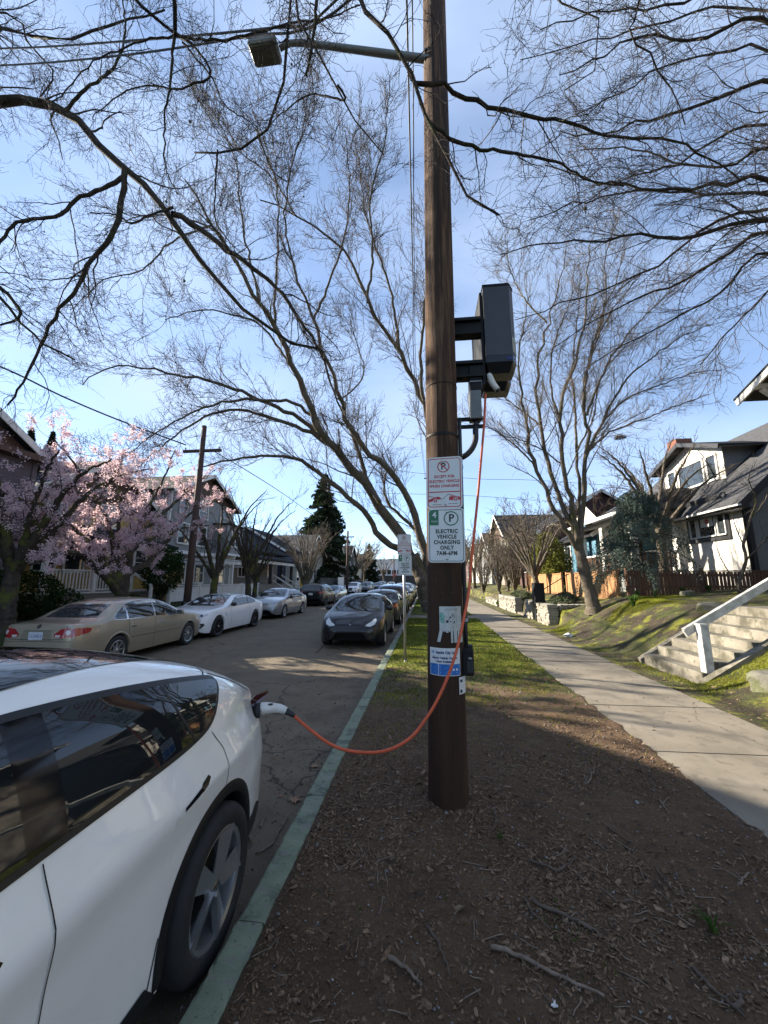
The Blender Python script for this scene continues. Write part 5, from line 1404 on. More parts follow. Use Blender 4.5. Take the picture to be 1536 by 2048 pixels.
fp = [hero_local(at(x_, y_, Y_)) for x_, y_, Y_ in ((489, 1420, 2.84), (497, 1406, 2.85), (510, 1391, 2.88), (533, 1381, 2.93), (538, 1384, 2.94), (521, 1402, 2.90), (507, 1414, 2.87), (496, 1423, 2.85))]
ctr = sum(fp, Vector()) / len(fp); nf = (fp[2] - fp[0]).cross(fp[5] - fp[0]).normalized()
fl.quads([p + nf * .006 for p in fp] + [p - nf * .006 for p in fp], [tuple(range(8)), tuple(range(15, 7, -1))] + [(i, (i + 1) % 8, 8 + (i + 1) % 8, 8 + i) for i in range(8)])
fl.build('charge_flap', flat('flap_red', (.05, .008, .008), .15, coat=1), hero.root)

# ---------------------------------------------------------------- other kinds of car
SEDAN = dict(wb=2.72, R=.32, W=1.81, tumble=.40, wsh=.95, topp=2.4, railf=.88,
  zc=[(-1.13, .52), (-1.12, .70), (-1.09, .90), (-1.04, .985), (-.9, 1.01), (-.55, 1.035), (-.42, 1.06), (-.1, 1.24), (.25, 1.385), (.6, 1.44), (.95, 1.455), (1.35, 1.445), (1.7, 1.375), (2.1, 1.21), (2.5, 1.03), (2.65, 1.0), (3.2, .91), (3.5, .80), (3.62, .68), (3.68, .55), (3.69, .50)],
  belt=[(-1.13, .50), (-1.10, .80), (-1.0, .92), (-.5, .955), (0, .955), (1.3, .93), (2.4, .905), (3.2, .83), (3.5, .72), (3.69, .48)],
  zb=[(-1.13, .46), (-1.10, .34), (-1.0, .27), (-.6, .23), (0, .2), (3, .2), (3.5, .22), (3.64, .3), (3.69, .44)],
  w=[(-1.13, .56), (-1.11, .67), (-1.05, .76), (-.85, .845), (-.4, .895), (.3, .905), (1.3, .905), (2.6, .905), (3.1, .885), (3.4, .825), (3.58, .72), (3.66, .58), (3.69, .44)])
DLO_SEDAN = [(2.28, .945), (.9, .975), (.0, .99), (-.12, 1.02), (-.10, 1.09), (.15, 1.24), (.4, 1.33), (.8, 1.375), (1.25, 1.372), (1.6, 1.315), (2.0, 1.12)]
COUPE = dict(wb=2.81, R=.335, W=1.825, tumble=.44, wsh=.95, topp=2.4, railf=.88,
  zc=[(-1.02, .55), (-1.01, .74), (-.985, .92), (-.94, .985), (-.75, 1.01), (-.45, 1.06), (-.1, 1.19), (.3, 1.315), (.7, 1.365), (1.05, 1.37), (1.4, 1.34), (1.75, 1.24), (2.1, 1.09), (2.35, 1.00), (2.7, .965), (3.2, .90), (3.45, .80), (3.55, .66), (3.59, .52)],
  belt=[(-1.02, .53), (-.99, .82), (-.9, .92), (-.5, .95), (0, .95), (1, .925), (2.2, .90), (3.1, .84), (3.4, .73), (3.59, .50)],
  zb=[(-1.02, .5), (-.99, .34), (-.9, .26), (-.5, .22), (0, .18), (2.9, .18), (3.3, .18), (3.5, .22), (3.59, .42)],
  w=[(-1.02, .58), (-1.0, .70), (-.93, .79), (-.7, .87), (-.3, .91), (.4, .905), (1.4, .90), (2.6, .91), (3.0, .895), (3.3, .845), (3.48, .74), (3.56, .60), (3.59, .46)])
DLO_COUPE = [(2.02, .945), (1.0, .975), (.2, .995), (-.02, 1.02), (-.02, 1.07), (.2, 1.17), (.5, 1.265), (.9, 1.305), (1.2, 1.295), (1.5, 1.22), (1.85, 1.06)]
SEDAN3 = dict(wb=2.875, R=.335, W=1.85, tumble=.45, wsh=.95, topp=2.5, railf=.87,
  zc=[(-.98, .58), (-.97, .74), (-.94, .93), (-.90, 1.00), (-.7, 1.035), (-.3, 1.15), (.1, 1.29), (.5, 1.39), (.95, 1.44), (1.35, 1.435), (1.75, 1.36), (2.1, 1.215), (2.45, 1.05), (2.75, .945), (3.0, .885), (3.3, .80), (3.5, .70), (3.65, .60), (3.70, .52), (3.705, .48)],
  belt=[(-.98, .56), (-.95, .82), (-.86, .94), (-.4, .97), (.2, .965), (1, .94), (2, .90), (2.7, .87), (3.1, .80), (3.4, .69), (3.6, .58), (3.705, .46)],
  zb=[(-.98, .5), (-.95, .36), (-.86, .28), (-.5, .22), (0, .19), (2.9, .19), (3.3, .17), (3.6, .19), (3.69, .28), (3.705, .44)],
  w=[(-.98, .56), (-.95, .70), (-.88, .79), (-.6, .88), (-.2, .92), (.4, .92), (1.4, .915), (2.6, .925), (3.0, .918), (3.3, .88), (3.5, .80), (3.62, .69), (3.685, .54), (3.705, .40)])
DLO_3 = [(2.42, .945), (1.2, .975), (.3, .995), (.05, 1.02), (-.12, 1.10), (-.10, 1.13), (.3, 1.27), (.7, 1.345), (1.1, 1.365), (1.5, 1.33), (1.85, 1.23), (2.2, 1.07)]
SUV = dict(wb=2.66, R=.35, W=1.83, tumble=.34, wsh=.955, topp=2.6, railf=.90,
  zc=[(-.92, .58), (-.915, .80), (-.88, 1.05), (-.80, 1.20), (-.68, 1.38), (-.58, 1.52), (-.40, 1.565), (0, 1.60), (.6, 1.63), (1.1, 1.625), (1.5, 1.56), (1.9, 1.36), (2.25, 1.15), (2.5, 1.09), (3.0, 1.02), (3.35, .92), (3.5, .78), (3.56, .60), (3.57, .52)],
  belt=[(-.92, .56), (-.90, .85), (-.84, 1.0), (-.5, 1.08), (0, 1.07), (1, 1.035), (2.3, 1.0), (3.0, .94), (3.3, .84), (3.57, .5)],
  zb=[(-.92, .5), (-.89, .38), (-.8, .32), (-.4, .27), (0, .25), (2.7, .25), (3.3, .27), (3.5, .33), (3.57, .46)],
  w=[(-.92, .62), (-.90, .74), (-.84, .82), (-.6, .89), (-.2, .915), (.5, .915), (1.5, .91), (2.5, .915), (2.95, .88), (3.25, .80), (3.45, .68), (3.57, .48)])
DLO_SUV = [(2.15, 1.05), (1.0, 1.075), (0, 1.12), (-.38, 1.16), (-.46, 1.24), (-.40, 1.42), (-.1, 1.485), (.5, 1.53), (1.1, 1.525), (1.45, 1.46), (1.85, 1.25)]
def wheel_shade(): pass
def common(c, dlo, pillars, ws, rs, glass=M_glass, trim=M_trim, trimw=.018):
    """window glass for an ordinary car. pillars: x positions of the pillars; ws/rs: windscreen and rear screen as (z0, z1, half widths)"""
    d = smooth_poly(dlo, 1); c.panel('window_trim', offset_poly(d, trimw), 'L', trim, .002, .07, mirror=True)
    xs = [99] + [x for p in pillars for x in (p + .03, p - .03)] + [-99]
    for k in range(0, len(xs), 2):
        c.panel('side_window', clip(d, xs[k + 1], xs[k]), 'L', glass, .0045, .07, mirror=True)
    z0, z1, wa, wb_ = ws; c.panel('windscreen', smooth_poly([(-wa, z0), (wa, z0), (wb_, z1), (-wb_, z1)], 1) if False else [(-wa, z0 + .015), (-wa * .6, z0), (wa * .6, z0), (wa, z0 + .015), (wb_, z1 - .01), (wb_ * .5, z1), (-wb_ * .5, z1), (-wb_, z1 - .01)], 0, glass, .004, .07)
    if rs: z0, z1, wa, wb_ = rs; c.panel('rear_screen', [(-wa, z0), (wa, z0), (wb_, z1), (-wb_, z1)], 180, glass, .004, .07)
    c.arch_lips(None, .03); c.wells()
def seams(c, xs, z0, z1):
    for x in xs: c.line('door_seam', [(x, z1), (x - .01, (z0 + z1) / 2), (x, z0)], 'L', M_seam, .010, mirror=True)
RZ = lambda X: float(road_z(np.array(X), 0)) - .002
SIDE = pi / 2      # facing away from the viewer
# --- gold sedan: tail towards us on the far side
M_gold = paint('champagne_paint', (.34, .285, .205), .35, .35)
gold_y = 8.35
gold = Car('parked_car', 'champagne gold saloon parked on the far side with its tail towards the viewer', SEDAN, M_gold, (-7.83, gold_y, RZ(-7.8)), SIDE + .02, 'cars parked along the far kerb', 1.4)
common(gold, DLO_SEDAN, (1.22, .26), (1.02, 1.40, .70, .58), (1.06, 1.385, .60, .50), M_glass_pale, M_chrome, .014)
gold.handles([(.42, .80), (1.42, .80)], M_chrome); gold.mirror_cap(2.10, 1.0, M_gold); seams(gold, (1.20, .30), .24, .95)
gold.wheels(.215, 8, M_rim, 'spoke', .215)
for phi, sg in ((150, 1), (210, -1)):
    gold.panel('tail_lamp', [(-sg * a, z) for a, z in ((.36, .74), (.34, .80), (.46, .90), (.62, .915), (.86, .90), (.96, .885), (.90, .80), (.70, .745), (.5, .73))], phi, M_tail, .004, .05)
    gold.panel('reversing_lamp', [(-sg * a, z) for a, z in ((.37, .745), (.37, .79), (.47, .785), (.46, .745))], phi, M_tail_clear, .006, .03)
    gold.panel('tail_lamp_bulb', [(-sg * .60 + x_, .835 + z_) for x_, z_ in arc(0, 0, .045, 0, 2 * pi, 14)[:-1]], phi, M_tail_clear, .007, .03)
gold.panel('plate_recess_shade', [(-.34, .68), (.34, .68), (.30, .88), (-.30, .88)], 180, flat('recess_shade_gold', (.20, .17, .12), .5), .002, .06)  # flat panel: the shade of a recess is painted as darker gold
gold.panel('plate_brow', [(-.36, .875), (.36, .875), (.36, .90), (-.36, .90)], 180, M_gold, .02, .06)
gold.plate(180, 0, .77, 'CCA4BUS')
gold.panel('badge', arc(0, .94, .045, 0, 2 * pi, 14)[:-1], 180, M_chrome, .004, .03)
gold.line('boot_seam', [(-.62, .99), (-.60, .74), (-.4, .70), (.4, .70), (.60, .74), (.62, .99)], 180, M_seam, .010)
gold.line('bumper_seam', [(-.75, .66), (0, .665), (.75, .66)], 180, M_seam, .008)
gold.line('side_moulding', [(-.25, .56), (1.2, .555), (2.3, .55)], 'L', M_chrome, .014, .006, mirror=True)
gold.panel('side_marker', [(3.42, .60), (3.42, .64), (3.58, .62), (3.58, .585)], 'L', M_amber, .003, .03, mirror=True)
gold.panel('headlamp', [(3.28, .70), (3.30, .78), (3.44, .78), (3.56, .68)], 'L', M_head, .003, .04, mirror=True)
# --- white coupe: nose towards us
coupe = Car('parked_car', 'white two-door coupe with black mirrors parked nose first behind the gold saloon', COUPE, paint('alpine_white', (.74, .74, .74)), (-7.87, 15.55, RZ(-7.8)), -SIDE, 'cars parked along the far kerb', 1.4)
common(coupe, DLO_COUPE, (.62,), (.985, 1.33, .70, .56), (1.06, 1.32, .58, .48), M_glass_pale)
coupe.mirror_cap(1.98, 1.02, M_gloss_black); coupe.handles([(.72, .84)], coupe.pnt); seams(coupe, (.55, 1.98), .24, .94)
coupe.wheels(.245, 10, M_rim_dark, 'twin', .225)
for sg in (1, -1):
    coupe.panel('headlamp', [(sg * a, z) for a, z in ((.36, .68), (.37, .755), (.55, .79), (.78, .79), (.84, .76), (.70, .69), (.5, .665))], 25 * sg, M_head, .004, .05)
    coupe.panel('headlamp_ring', [(sg * .52 + x_, .725 + z_) for x_, z_ in arc(0, 0, .038, 0, 2 * pi, 12)[:-1]], 25 * sg, M_trim, .006, .03)
    coupe.panel('headlamp_ring', [(sg * .64 + x_, .735 + z_) for x_, z_ in arc(0, 0, .038, 0, 2 * pi, 12)[:-1]], 25 * sg, M_trim, .006, .03)
    coupe.panel('grille', [(sg * a, z) for a, z in ((.03, .60), (.03, .70), (.08, .725), (.26, .725), (.30, .69), (.26, .615), (.2, .595))], 0, M_gloss_black, .004, .05)
    coupe.panel('side_intake', [(sg * a, z) for a, z in ((.38, .34), (.42, .46), (.74, .50), (.78, .44), (.66, .33))], 15 * sg, M_trim, .004, .05)
    coupe.panel('fog_lamp', [(sg * .64 + x_, .43 + z_) for x_, z_ in arc(0, 0, .035, 0, 2 * pi, 12)[:-1]], 15 * sg, M_head, .008, .03)
coupe.panel('lower_intake', [(-.36, .26), (-.33, .44), (.33, .44), (.36, .26)], 0, M_trim, .004, .06)
coupe.panel('side_vent', [(2.36, .66), (2.36, .74), (2.44, .76), (2.38, .72), (2.385, .62)], 'L', M_trim, .003, .03, mirror=True)
coupe.line('bonnet_seam', [(2.35, .80), (2.8, .72), (3.2, .60)], 'T', M_seam, .008, mirror=True)
# --- silver saloon
silver = Car('parked_car', 'silver saloon with a chrome grille parked behind the white coupe', SEDAN, paint('silver_paint', (.30, .31, .32), .6, .32), (-7.95, 21.95, RZ(-7.8)), -SIDE - .01, 'cars parked along the far kerb')
common(silver, DLO_SEDAN, (1.22, .26), (1.02, 1.40, .70, .58), (1.06, 1.385, .60, .50), M_glass_pale)
silver.handles([(.42, .80), (1.42, .80)], silver.pnt); silver.mirror_cap(2.10, 1.0, M_trim); seams(silver, (1.20, .30, 2.2), .24, .95)
silver.wheels(.22, 6, M_rim, 'spoke', .215)
for sg in (1, -1):
    silver.panel('headlamp', [(sg * a, z) for a, z in ((.40, .60), (.42, .72), (.66, .745), (.80, .73), (.74, .63), (.6, .595))], 28 * sg, M_head, .004, .05)
gr_ = silver.panel('grille', [(-.34, .58), (-.36, .75), (.36, .75), (.34, .58)], 0, M_trim, .004, .06)
for k in range(9): silver.panel('grille_bar', [(-.32 + k * .08 - .012, .59), (-.32 + k * .08 - .012, .745), (-.32 + k * .08 + .012, .745), (-.32 + k * .08 + .012, .59)], 0, M_chrome, .008, .06)
silver.panel('lower_intake', [(-.5, .30), (-.48, .42), (.48, .42), (.5, .30)], 0, M_trim, .004, .06)
silver.plate(0, 0, .50, None)
# --- dark estate, tail towards us
M_dark_paint = paint('graphite_paint', (.022, .023, .025), .3, .3)
wag = Car('parked_car', 'dark grey estate with roof rails and red tail lamps behind the silver saloon', SUV, M_dark_paint, (-8.25, 28.3, RZ(-8)), SIDE, 'cars parked along the far kerb')
common(wag, DLO_SUV, (1.12, .18), (1.12, 1.57, .68, .58), (1.12, 1.50, .66, .56), M_glass)
for sg in (1, -1):
    wag.panel('tail_lamp', [(-sg * a, z) for a, z in ((.50, .92), (.52, 1.06), (.82, 1.08), (.90, 1.02), (.80, .93))], 180 - 30 * sg, M_tail, .004, .05)
    MB().tube([(-.2, sg * .56, 1.60), (-.1, sg * .56, 1.66), (1.2, sg * .56, 1.68), (1.35, sg * .56, 1.62)], .016, 6).build('roof_rail', M_trim, wag.root)
wag.plate(180, 0, .88, None); wag.wheels(.235, 5, M_rim_dark, 'wide', .22); wag.mirror_cap(2.0, 1.1, M_trim); wag.handles([(.4, .95), (1.3, .94)], wag.pnt)
wag.panel('bumper_trim', [(-.8, .42), (.8, .42), (.8, .56), (-.8, .56)], 180, M_trim, .004, .08)
# --- grey-blue saloon
gb_ = Car('parked_car', 'grey blue saloon parked beyond the dark estate', SEDAN, paint('slate_blue_paint', (.16, .20, .24), .5, .32), (-8.2, 35.2, RZ(-8)), -SIDE, 'cars parked along the far kerb', .8)
common(gb_, DLO_SEDAN, (1.22, .26), (1.02, 1.40, .70, .58), (1.06, 1.385, .60, .50), M_glass_pale)
for sg in (1, -1): gb_.panel('headlamp', [(sg * a, z) for a, z in ((.42, .62), (.44, .73), (.78, .74), (.72, .63))], 28 * sg, M_head, .004, .06)
gb_.panel('grille', [(-.36, .56), (-.36, .68), (.36, .68), (.36, .56)], 0, M_trim, .004, .08); gb_.wheels(.22, 6, M_rim, 'spoke', .215); gb_.mirror_cap(2.1, 1.0, gb_.pnt)
# --- white crossover with a dark spindle grille, beyond
nx = Car('parked_car', 'white crossover with a dark hourglass grille facing the viewer down the street', SUV, paint('white_paint_far', (.72, .72, .72)), (-9.6, 52.0, RZ(-8)), -SIDE + .03, 'cars parked along the far kerb', .8)
common(nx, DLO_SUV, (1.12, .18), (1.12, 1.57, .68, .58), None, M_glass)
nx.panel('grille', [(-.42, .34), (-.18, .62), (-.30, .90), (.30, .90), (.18, .62), (.42, .34)], 0, M_gloss_black, .005, .06)
for sg in (1, -1):
    nx.panel('headlamp', [(sg * a, z) for a, z in ((.40, .80), (.50, .90), (.82, .93), (.76, .83))], 20 * sg, M_glass, .004, .05)
    nx.panel('corner_intake', [(sg * a, z) for a, z in ((.58, .38), (.62, .66), (.72, .68), (.72, .42))], 20 * sg, M_trim, .004, .05)
nx.plate(0, 0, .48, None); nx.wheels(.24, 5, M_rim_dark, 'wide', .22); nx.mirror_cap(2.0, 1.1, nx.pnt)
# --- dark electric saloon facing us at the near kerb
M_mid = paint('midnight_paint', (.008, .009, .012), 0.0, .3)
m3 = Car('parked_car', 'dark grey electric saloon facing the viewer at the near kerb beyond the sign post', SEDAN3, M_mid, (-2.16, 14.55, RZ(-2.1)), -SIDE + .005, 'cars parked along the near kerb', 1.5)
common(m3, DLO_3, (1.26, .35), (.955, 1.375, .72, .56), (1.06, 1.36, .56, .46), M_glass_pale)
m3.panel('glass_roof', [(.2, .42), (.6, .50), (1.2, .53), (1.62, .53), (1.62, -.53), (1.2, -.53), (.6, -.50), (.2, -.42)], 'T', M_glass_pale, .004, .08)
m3.mirror_cap(2.1, 1.0, M_mid); m3.wheels(.25, 10, M_rim, 'twin', .235); m3.handles([(.35, .83), (1.3, .82)], M_mid); seams(m3, (1.24, .30, 2.2), .24, .93)
for sg in (1, -1):
    m3.panel('headlamp', [(sg * a, z) for a, z in ((.43, .615), (.46, .645), (.60, .70), (.74, .775), (.80, .80), (.79, .74), (.70, .655), (.56, .60))], 22 * sg, M_head, .005, .04)
    m3.panel('fog_intake', [(sg * a, z) for a, z in ((.58, .30), (.62, .40), (.74, .44), (.76, .40), (.68, .28))], 15 * sg, M_trim, .004, .05)
m3.panel('lower_intake', [(-.56, .235), (-.60, .30), (-.3, .33), (.3, .33), (.60, .30), (.56, .235)], 0, M_trim, .004, .05)
0 and m3.panel('nose_recess', [(-.46, .40), (-.50, .50), (-.3, .545), (.3, .545), (.50, .50), (.46, .40), (0, .375)], 0, M_gloss_black, .003, .05)
m3.panel('badge', [(-.035, .66), (0, .655), (.035, .66), (.008, .645), (0, .60), (-.008, .645)], 0, M_chrome, .005, .02)
m3.line('bonnet_seam', [(2.62, .80), (3.0, .72), (3.3, .60), (3.46, .40)], 'T', M_seam, .008, mirror=True)
m3.line('bonnet_seam', [(-.42, .635), (0, .655), (.42, .635)], 0, M_seam, .007)
# --- cars behind it at the near kerb
def plain(name_label, spec, dlo, col, loc, rz, group, rear=False, glass=M_glass_pale, res=.7):
    c = Car('parked_car', name_label, spec, paint('paint_far', col, .3, .3), loc, rz, group, res)
    suv = spec is SUV
    common(c, dlo, (1.15, .22), (1.12, 1.57, .68, .58) if suv else (1.02, 1.40, .70, .58), (1.12, 1.50, .66, .56) if suv else (1.06, 1.385, .60, .50), glass)
    for sg in (1, -1):
        if suv: c.panel('tail_lamp', [(-sg * a, z) for a, z in ((.54, .92), (.56, 1.06), (.82, 1.08), (.88, 1.02), (.80, .93))], 180 - 30 * sg, M_tail, .004, .07); c.panel('headlamp', [(sg * a, z) for a, z in ((.42, .76), (.46, .88), (.80, .92), (.76, .80))], 20 * sg, M_head, .004, .07)
        else: c.panel('tail_lamp', [(-sg * a, z) for a, z in ((.42, .76), (.44, .88), (.84, .90), (.82, .78))], 180 - 30 * sg, M_tail, .004, .07); c.panel('headlamp', [(sg * a, z) for a, z in ((.42, .60), (.44, .72), (.78, .74), (.72, .62))], 28 * sg, M_head, .004, .07)
    c.panel('grille', [(-.36, .56), (-.36, .70), (.36, .70), (.36, .56)], 0, M_trim, .004, .1)
    c.wheels(.22, 6, M_rim, 'spoke', .215); c.mirror_cap(2.05, 1.0 + .1 * suv, c.pnt)
    MB().box((.3, -.01, float(c.zc(.4)) - .01), (.42, .01, float(c.zc(.4)) + .06)).build('aerial_fin', M_trim, c.root)
    return c
GN, GF = 'cars parked along the near kerb', 'cars parked along the far kerb'
plain('black saloon with its tail lamps towards us behind the dark electric saloon', SEDAN, DLO_SEDAN, (.03, .032, .036), (-2.05, 17.3, RZ(-2)), SIDE, GN)
plain('blue hatchback third in the near row behind the black saloon', SUV, DLO_SUV, (.03, .06, .16), (-2.05, 23.2, RZ(-2)), SIDE, GN)
plain('bronze brown saloon fourth in the near row', SEDAN, DLO_SEDAN, (.12, .085, .06), (-2.0, 31.5, RZ(-2)), -SIDE, GN)
plain('pale grey crossover fifth in the near row', SUV, DLO_SUV, (.30, .33, .34), (-2.0, 36.5, RZ(-2)), -SIDE, GN, res=.5)
plain('dark car at the far end of the near row', SEDAN, DLO_SEDAN, (.03, .03, .035), (-2.0, 44, RZ(-2)), -SIDE, GN, res=.5)
plain('grey crossover behind the white crossover in the far row', SUV, DLO_SUV, (.06, .07, .08), (-9.0, 60, RZ(-8)), -SIDE, GF, res=.5)
plain('tall grey crossover farther back in the far row', SUV, DLO_SUV, (.18, .19, .20), (-8.6, 76, RZ(-8)), -SIDE, GF, res=.5)
plain('dark saloon farther back in the far row', SEDAN, DLO_SEDAN, (.03, .035, .045), (-8.3, 68, RZ(-8)), -SIDE, GF, res=.5)
plain('white saloon at the far end of the far row', SEDAN, DLO_SEDAN, (.6, .6, .6), (-7.6, 86, RZ(-8)), -SIDE, GF, res=.5)
# ================================================================== building helpers
M_white_trim = mat('white_trim', (.62, .61, .58), .6, var=.08, vscale=8)
M_pane = flat('window_pane', (.030, .036, .040), .03, spec=.9)
M_pane_dark = flat('window_pane_dark', (.012, .014, .016), .04, spec=.7)
M_curtain = mat('blind', (.42, .45, .42), .7, var=.1, vscale=4)
M_shingle_dark = layered('roof_shingles', ((.018, .019, .022), (.038, .040, .043), 9), [((.018, .018, .02), 26, .5, .62, .8, None), ((.05, .056, .035), 2.5, .56, .68, .6, None)], bump=.6, bscale=34, dist=.02, spec=.08)
M_shingle_grey = layered('grey_shingles', ((.036, .037, .040), (.068, .069, .073), 9), [((.035, .035, .04), 30, .5, .62, .8, None)], bump=.6, bscale=34, dist=.02)
M_yellow = mat('yellow_siding', (.42, .27, .075), .75, var=.1, vscale=3)
M_brown_shingle = mat('brown_shingle', (.085, .05, .036), .85, var=.3, vscale=14, bump=.5, bscale=30)
M_grey_siding = mat('grey_siding', (.20, .205, .20), .7, var=.08, vscale=3)
M_lilac_siding = mat('dark_siding', (.11, .095, .11), .75, var=.12, vscale=3)
M_house_white = mat('white_stucco', (.56, .53, .48), .75, var=.06, vscale=4, bump=.15, bscale=60)
M_house_grey = mat('grey_lap_siding', (.145, .15, .15), .7, var=.08, vscale=3)
M_black_trim = mat('black_paint', (.012, .013, .016), .45, var=.1, vscale=8)
M_blue_wall = mat('blue_siding', (.055, .15, .22), .7, var=.1, vscale=3)
M_navy_wall = mat('navy_siding', (.025, .03, .07), .7, var=.1, vscale=3)
M_red_wall = mat('red_siding', (.060, .026, .022), .75, var=.12, vscale=3)
M_tan_wall = mat('tan_siding', (.17, .15, .125), .75, var=.1, vscale=3)
M_cream = mat('cream_siding', (.48, .46, .40), .7, var=.08, vscale=3)
M_cedar = mat('cedar_board', (.30, .15, .060), .8, var=.32, vscale=4.0, stretch=(3, 3, .5), bump=.3, bscale=12)
M_cedar_new = mat('pale_cedar', (.40, .26, .13), .8, var=.2, vscale=4.0, stretch=(3, 3, .5))
M_cedar_dark = mat('brown_picket', (.105, .050, .028), .8, var=.3, vscale=4.0, stretch=(3, 3, .5), bump=.3, bscale=12)
M_dark_fence = mat('dark_fence', (.035, .032, .03), .85, var=.3, vscale=3)
M_brick = layered('chimney_brick', ((.13, .05, .035), (.20, .085, .06), 18), [((.20, .18, .16), 45, .6, .7, .6, None)], bump=.5, bscale=40)
def lap_wall(M, w, h, exp_=.14, d=.014):
    """clapboards: each course tilts out at its foot. local x along, y up, z out"""
    mb = MB(); n = max(1, int(round(h / exp_))); e = h / n
    for k in range(n):
        a, b = k * e, (k + 1) * e
        V = [M @ Vector(p) for p in ((0, a, d), (w, a, d), (w, b, .002), (0, b, .002), (0, a, .0), (w, a, .0))]
        mb.quads(V, [(0, 1, 2, 3), (4, 5, 1, 0)])
    return mb
def wall_box(parent, name, a, b, m): return MB().box(a, b).build(name, m, parent)
def window_at(parent, M, w, h, trim=M_white_trim, pane=M_pane, cols=1, rows=2, t=.09, name='window', deep=.05):
    """framed window centred on M: local x along, y up, z out"""
    mb = MB()
    def bx(x0, y0, x1, y1, z0, z1):
        V = [M @ Vector((x, y, z)) for z in (z0, z1) for x, y in ((x0, y0), (x1, y0), (x1, y1), (x0, y1))]
        mb.quads(V, [(0, 3, 2, 1), (4, 5, 6, 7), (0, 1, 5, 4), (1, 2, 6, 5), (2, 3, 7, 6), (3, 0, 4, 7)])
    bx(-w / 2 - t, -h / 2 - t, w / 2 + t, -h / 2, .0, deep + .02); bx(-w / 2 - t, h / 2, w / 2 + t, h / 2 + t, .0, deep)
    bx(-w / 2 - t, -h / 2, -w / 2, h / 2, .0, deep); bx(w / 2, -h / 2, w / 2 + t, h / 2, .0, deep)
    for c in range(1, cols): x = -w / 2 + w * c / cols; bx(x - .02, -h / 2, x + .02, h / 2, .012, deep - .012)
    for r in range(1, rows): y = -h / 2 + h * r / rows; bx(-w / 2, y - .02, w / 2, y + .02, .014, deep - .014)
    o = mb.build(name, trim, parent)
    MB().face([M @ Vector(p) for p in ((-w / 2, -h / 2, .012), (w / 2, -h / 2, .012), (w / 2, h / 2, .012), (-w / 2, h / 2, .012))]).build('pane', pane, o)
    return o
def roof_slab(parent, pts, th, m, name='roof'):
    """pts: 4 corners of the upper face; thickness downwards"""
    P = [Vector(p) for p in pts]; dn = Vector((0, 0, -th))
    n = len(P); V = P + [p + dn for p in P]
    F = [tuple(range(n)), tuple(range(2 * n - 1, n - 1, -1))] + [(i, n + i, n + (i + 1) % n, (i + 1) % n) for i in range(n)]
    o = MB().quads(V, F).build(name, m, parent); return o
def street_frame(X, Y, Z, face):
    """wall frame on a street-facing plane: face=+1 looks to +X (left houses), -1 looks to -X (right houses)"""
    return frame((X, Y, Z), (0, face, 0), (0, 0, 1))
def gable_house(t, x0, x1, y0, y1, zg, ze, zp, wall_m, roof_m, ov=.45, axis='X', lap=True, gable_m=None, trim=M_white_trim):
    """box with a gable roof. axis 'X': ridge runs along X, gables face the street"""
    wall_box(t, 'wall', (x0, y0, zg - .5), (x1, y1, ze), wall_m)
    if axis == 'X':
        ym = (y0 + y1) / 2; s = (zp - ze) / (ym - y0)
        for x, nm in ((x0, 'gable'), (x1, 'gable')):
            MB().prism([(y0, ze), (y1, ze), (ym, zp - .02)], .05, frame((x - .025, 0, 0), (0, 1, 0), (0, 0, 1))).build(nm, gable_m or wall_m, t)
        for sg, ye in ((-1, y0), (1, y1)):
            yo = ye + sg * ov; zo = ze - s * ov
            roof_slab(t, [(x0 - ov, ym, zp + .06), (x1 + ov, ym, zp + .06), (x1 + ov, yo, zo + .06), (x0 - ov, yo, zo + .06)][::sg], .14, roof_m)
            for x in (x0 - ov - .02, x1 + ov + .02):
                MB().beam((x, ym, zp - .03), (x, yo, zo - .03), .04, .22).build('bargeboard', trim, t)
    else:
        xm = (x0 + x1) / 2; s = (zp - ze) / (xm - x0)
        for y in (y0, y1):
            MB().prism([(x0, ze), (x1, ze), (xm, zp - .02)], .05, frame((0, y + .025, 0), (1, 0, 0), (0, 0, 1))).build('gable', gable_m or wall_m, t)
        for sg, xe in ((-1, x0), (1, x1)):
            xo = xe + sg * ov; zo = ze - s * ov
            roof_slab(t, [(xm, y1 + ov, zp + .06), (xm, y0 - ov, zp + .06), (xo, y0 - ov, zo + .06), (xo, y1 + ov, zo + .06)][::sg], .14, roof_m)
            for y in (y0 - ov - .02, y1 + ov + .02):
                MB().beam((xm, y, zp - .03), (xo, y, zo - .03), .04, .22).build('bargeboard', trim, t)
def lap_on(t, X, y0, y1, z0, z1, face, m, name='siding'):
    ya = y0 if face > 0 else y1
    return lap_wall(street_frame(X, ya, z0, face), y1 - y0, z1 - z0).build(name, m, t)
def lap_on_y(t, Y, x0, x1, z0, z1, m):
    """wall looking towards the viewer (-Y)"""
    return lap_wall(frame((x0, Y, z0), (1, 0, 0), (0, 0, 1)), x1 - x0, z1 - z0).build('siding', m, t)
def hip_house(t, x0, x1, y0, y1, zg, ze, zp, wall_m, roof_m, ov=.5):
    wall_box(t, 'wall', (x0, y0, zg - .5), (x1, y1, ze), wall_m)
    a0, a1, b0, b1 = x0 - ov, x1 + ov, y0 - ov, y1 + ov; d = min(a1 - a0, b1 - b0) / 2 * .8; r0, r1 = b0 + d, b1 - d; xm = (a0 + a1) / 2
    for P in ([(a0, b0), (a1, b0), (xm, r0)], [(a1, b0), (a1, b1), (xm, r1), (xm, r0)], [(a1, b1), (a0, b1), (xm, r1)], [(a0, b1), (a0, b0), (xm, r0), (xm, r1)]):
        roof_slab(t, [(x, y, zp if x == xm else ze) for x, y in P], .12, roof_m)
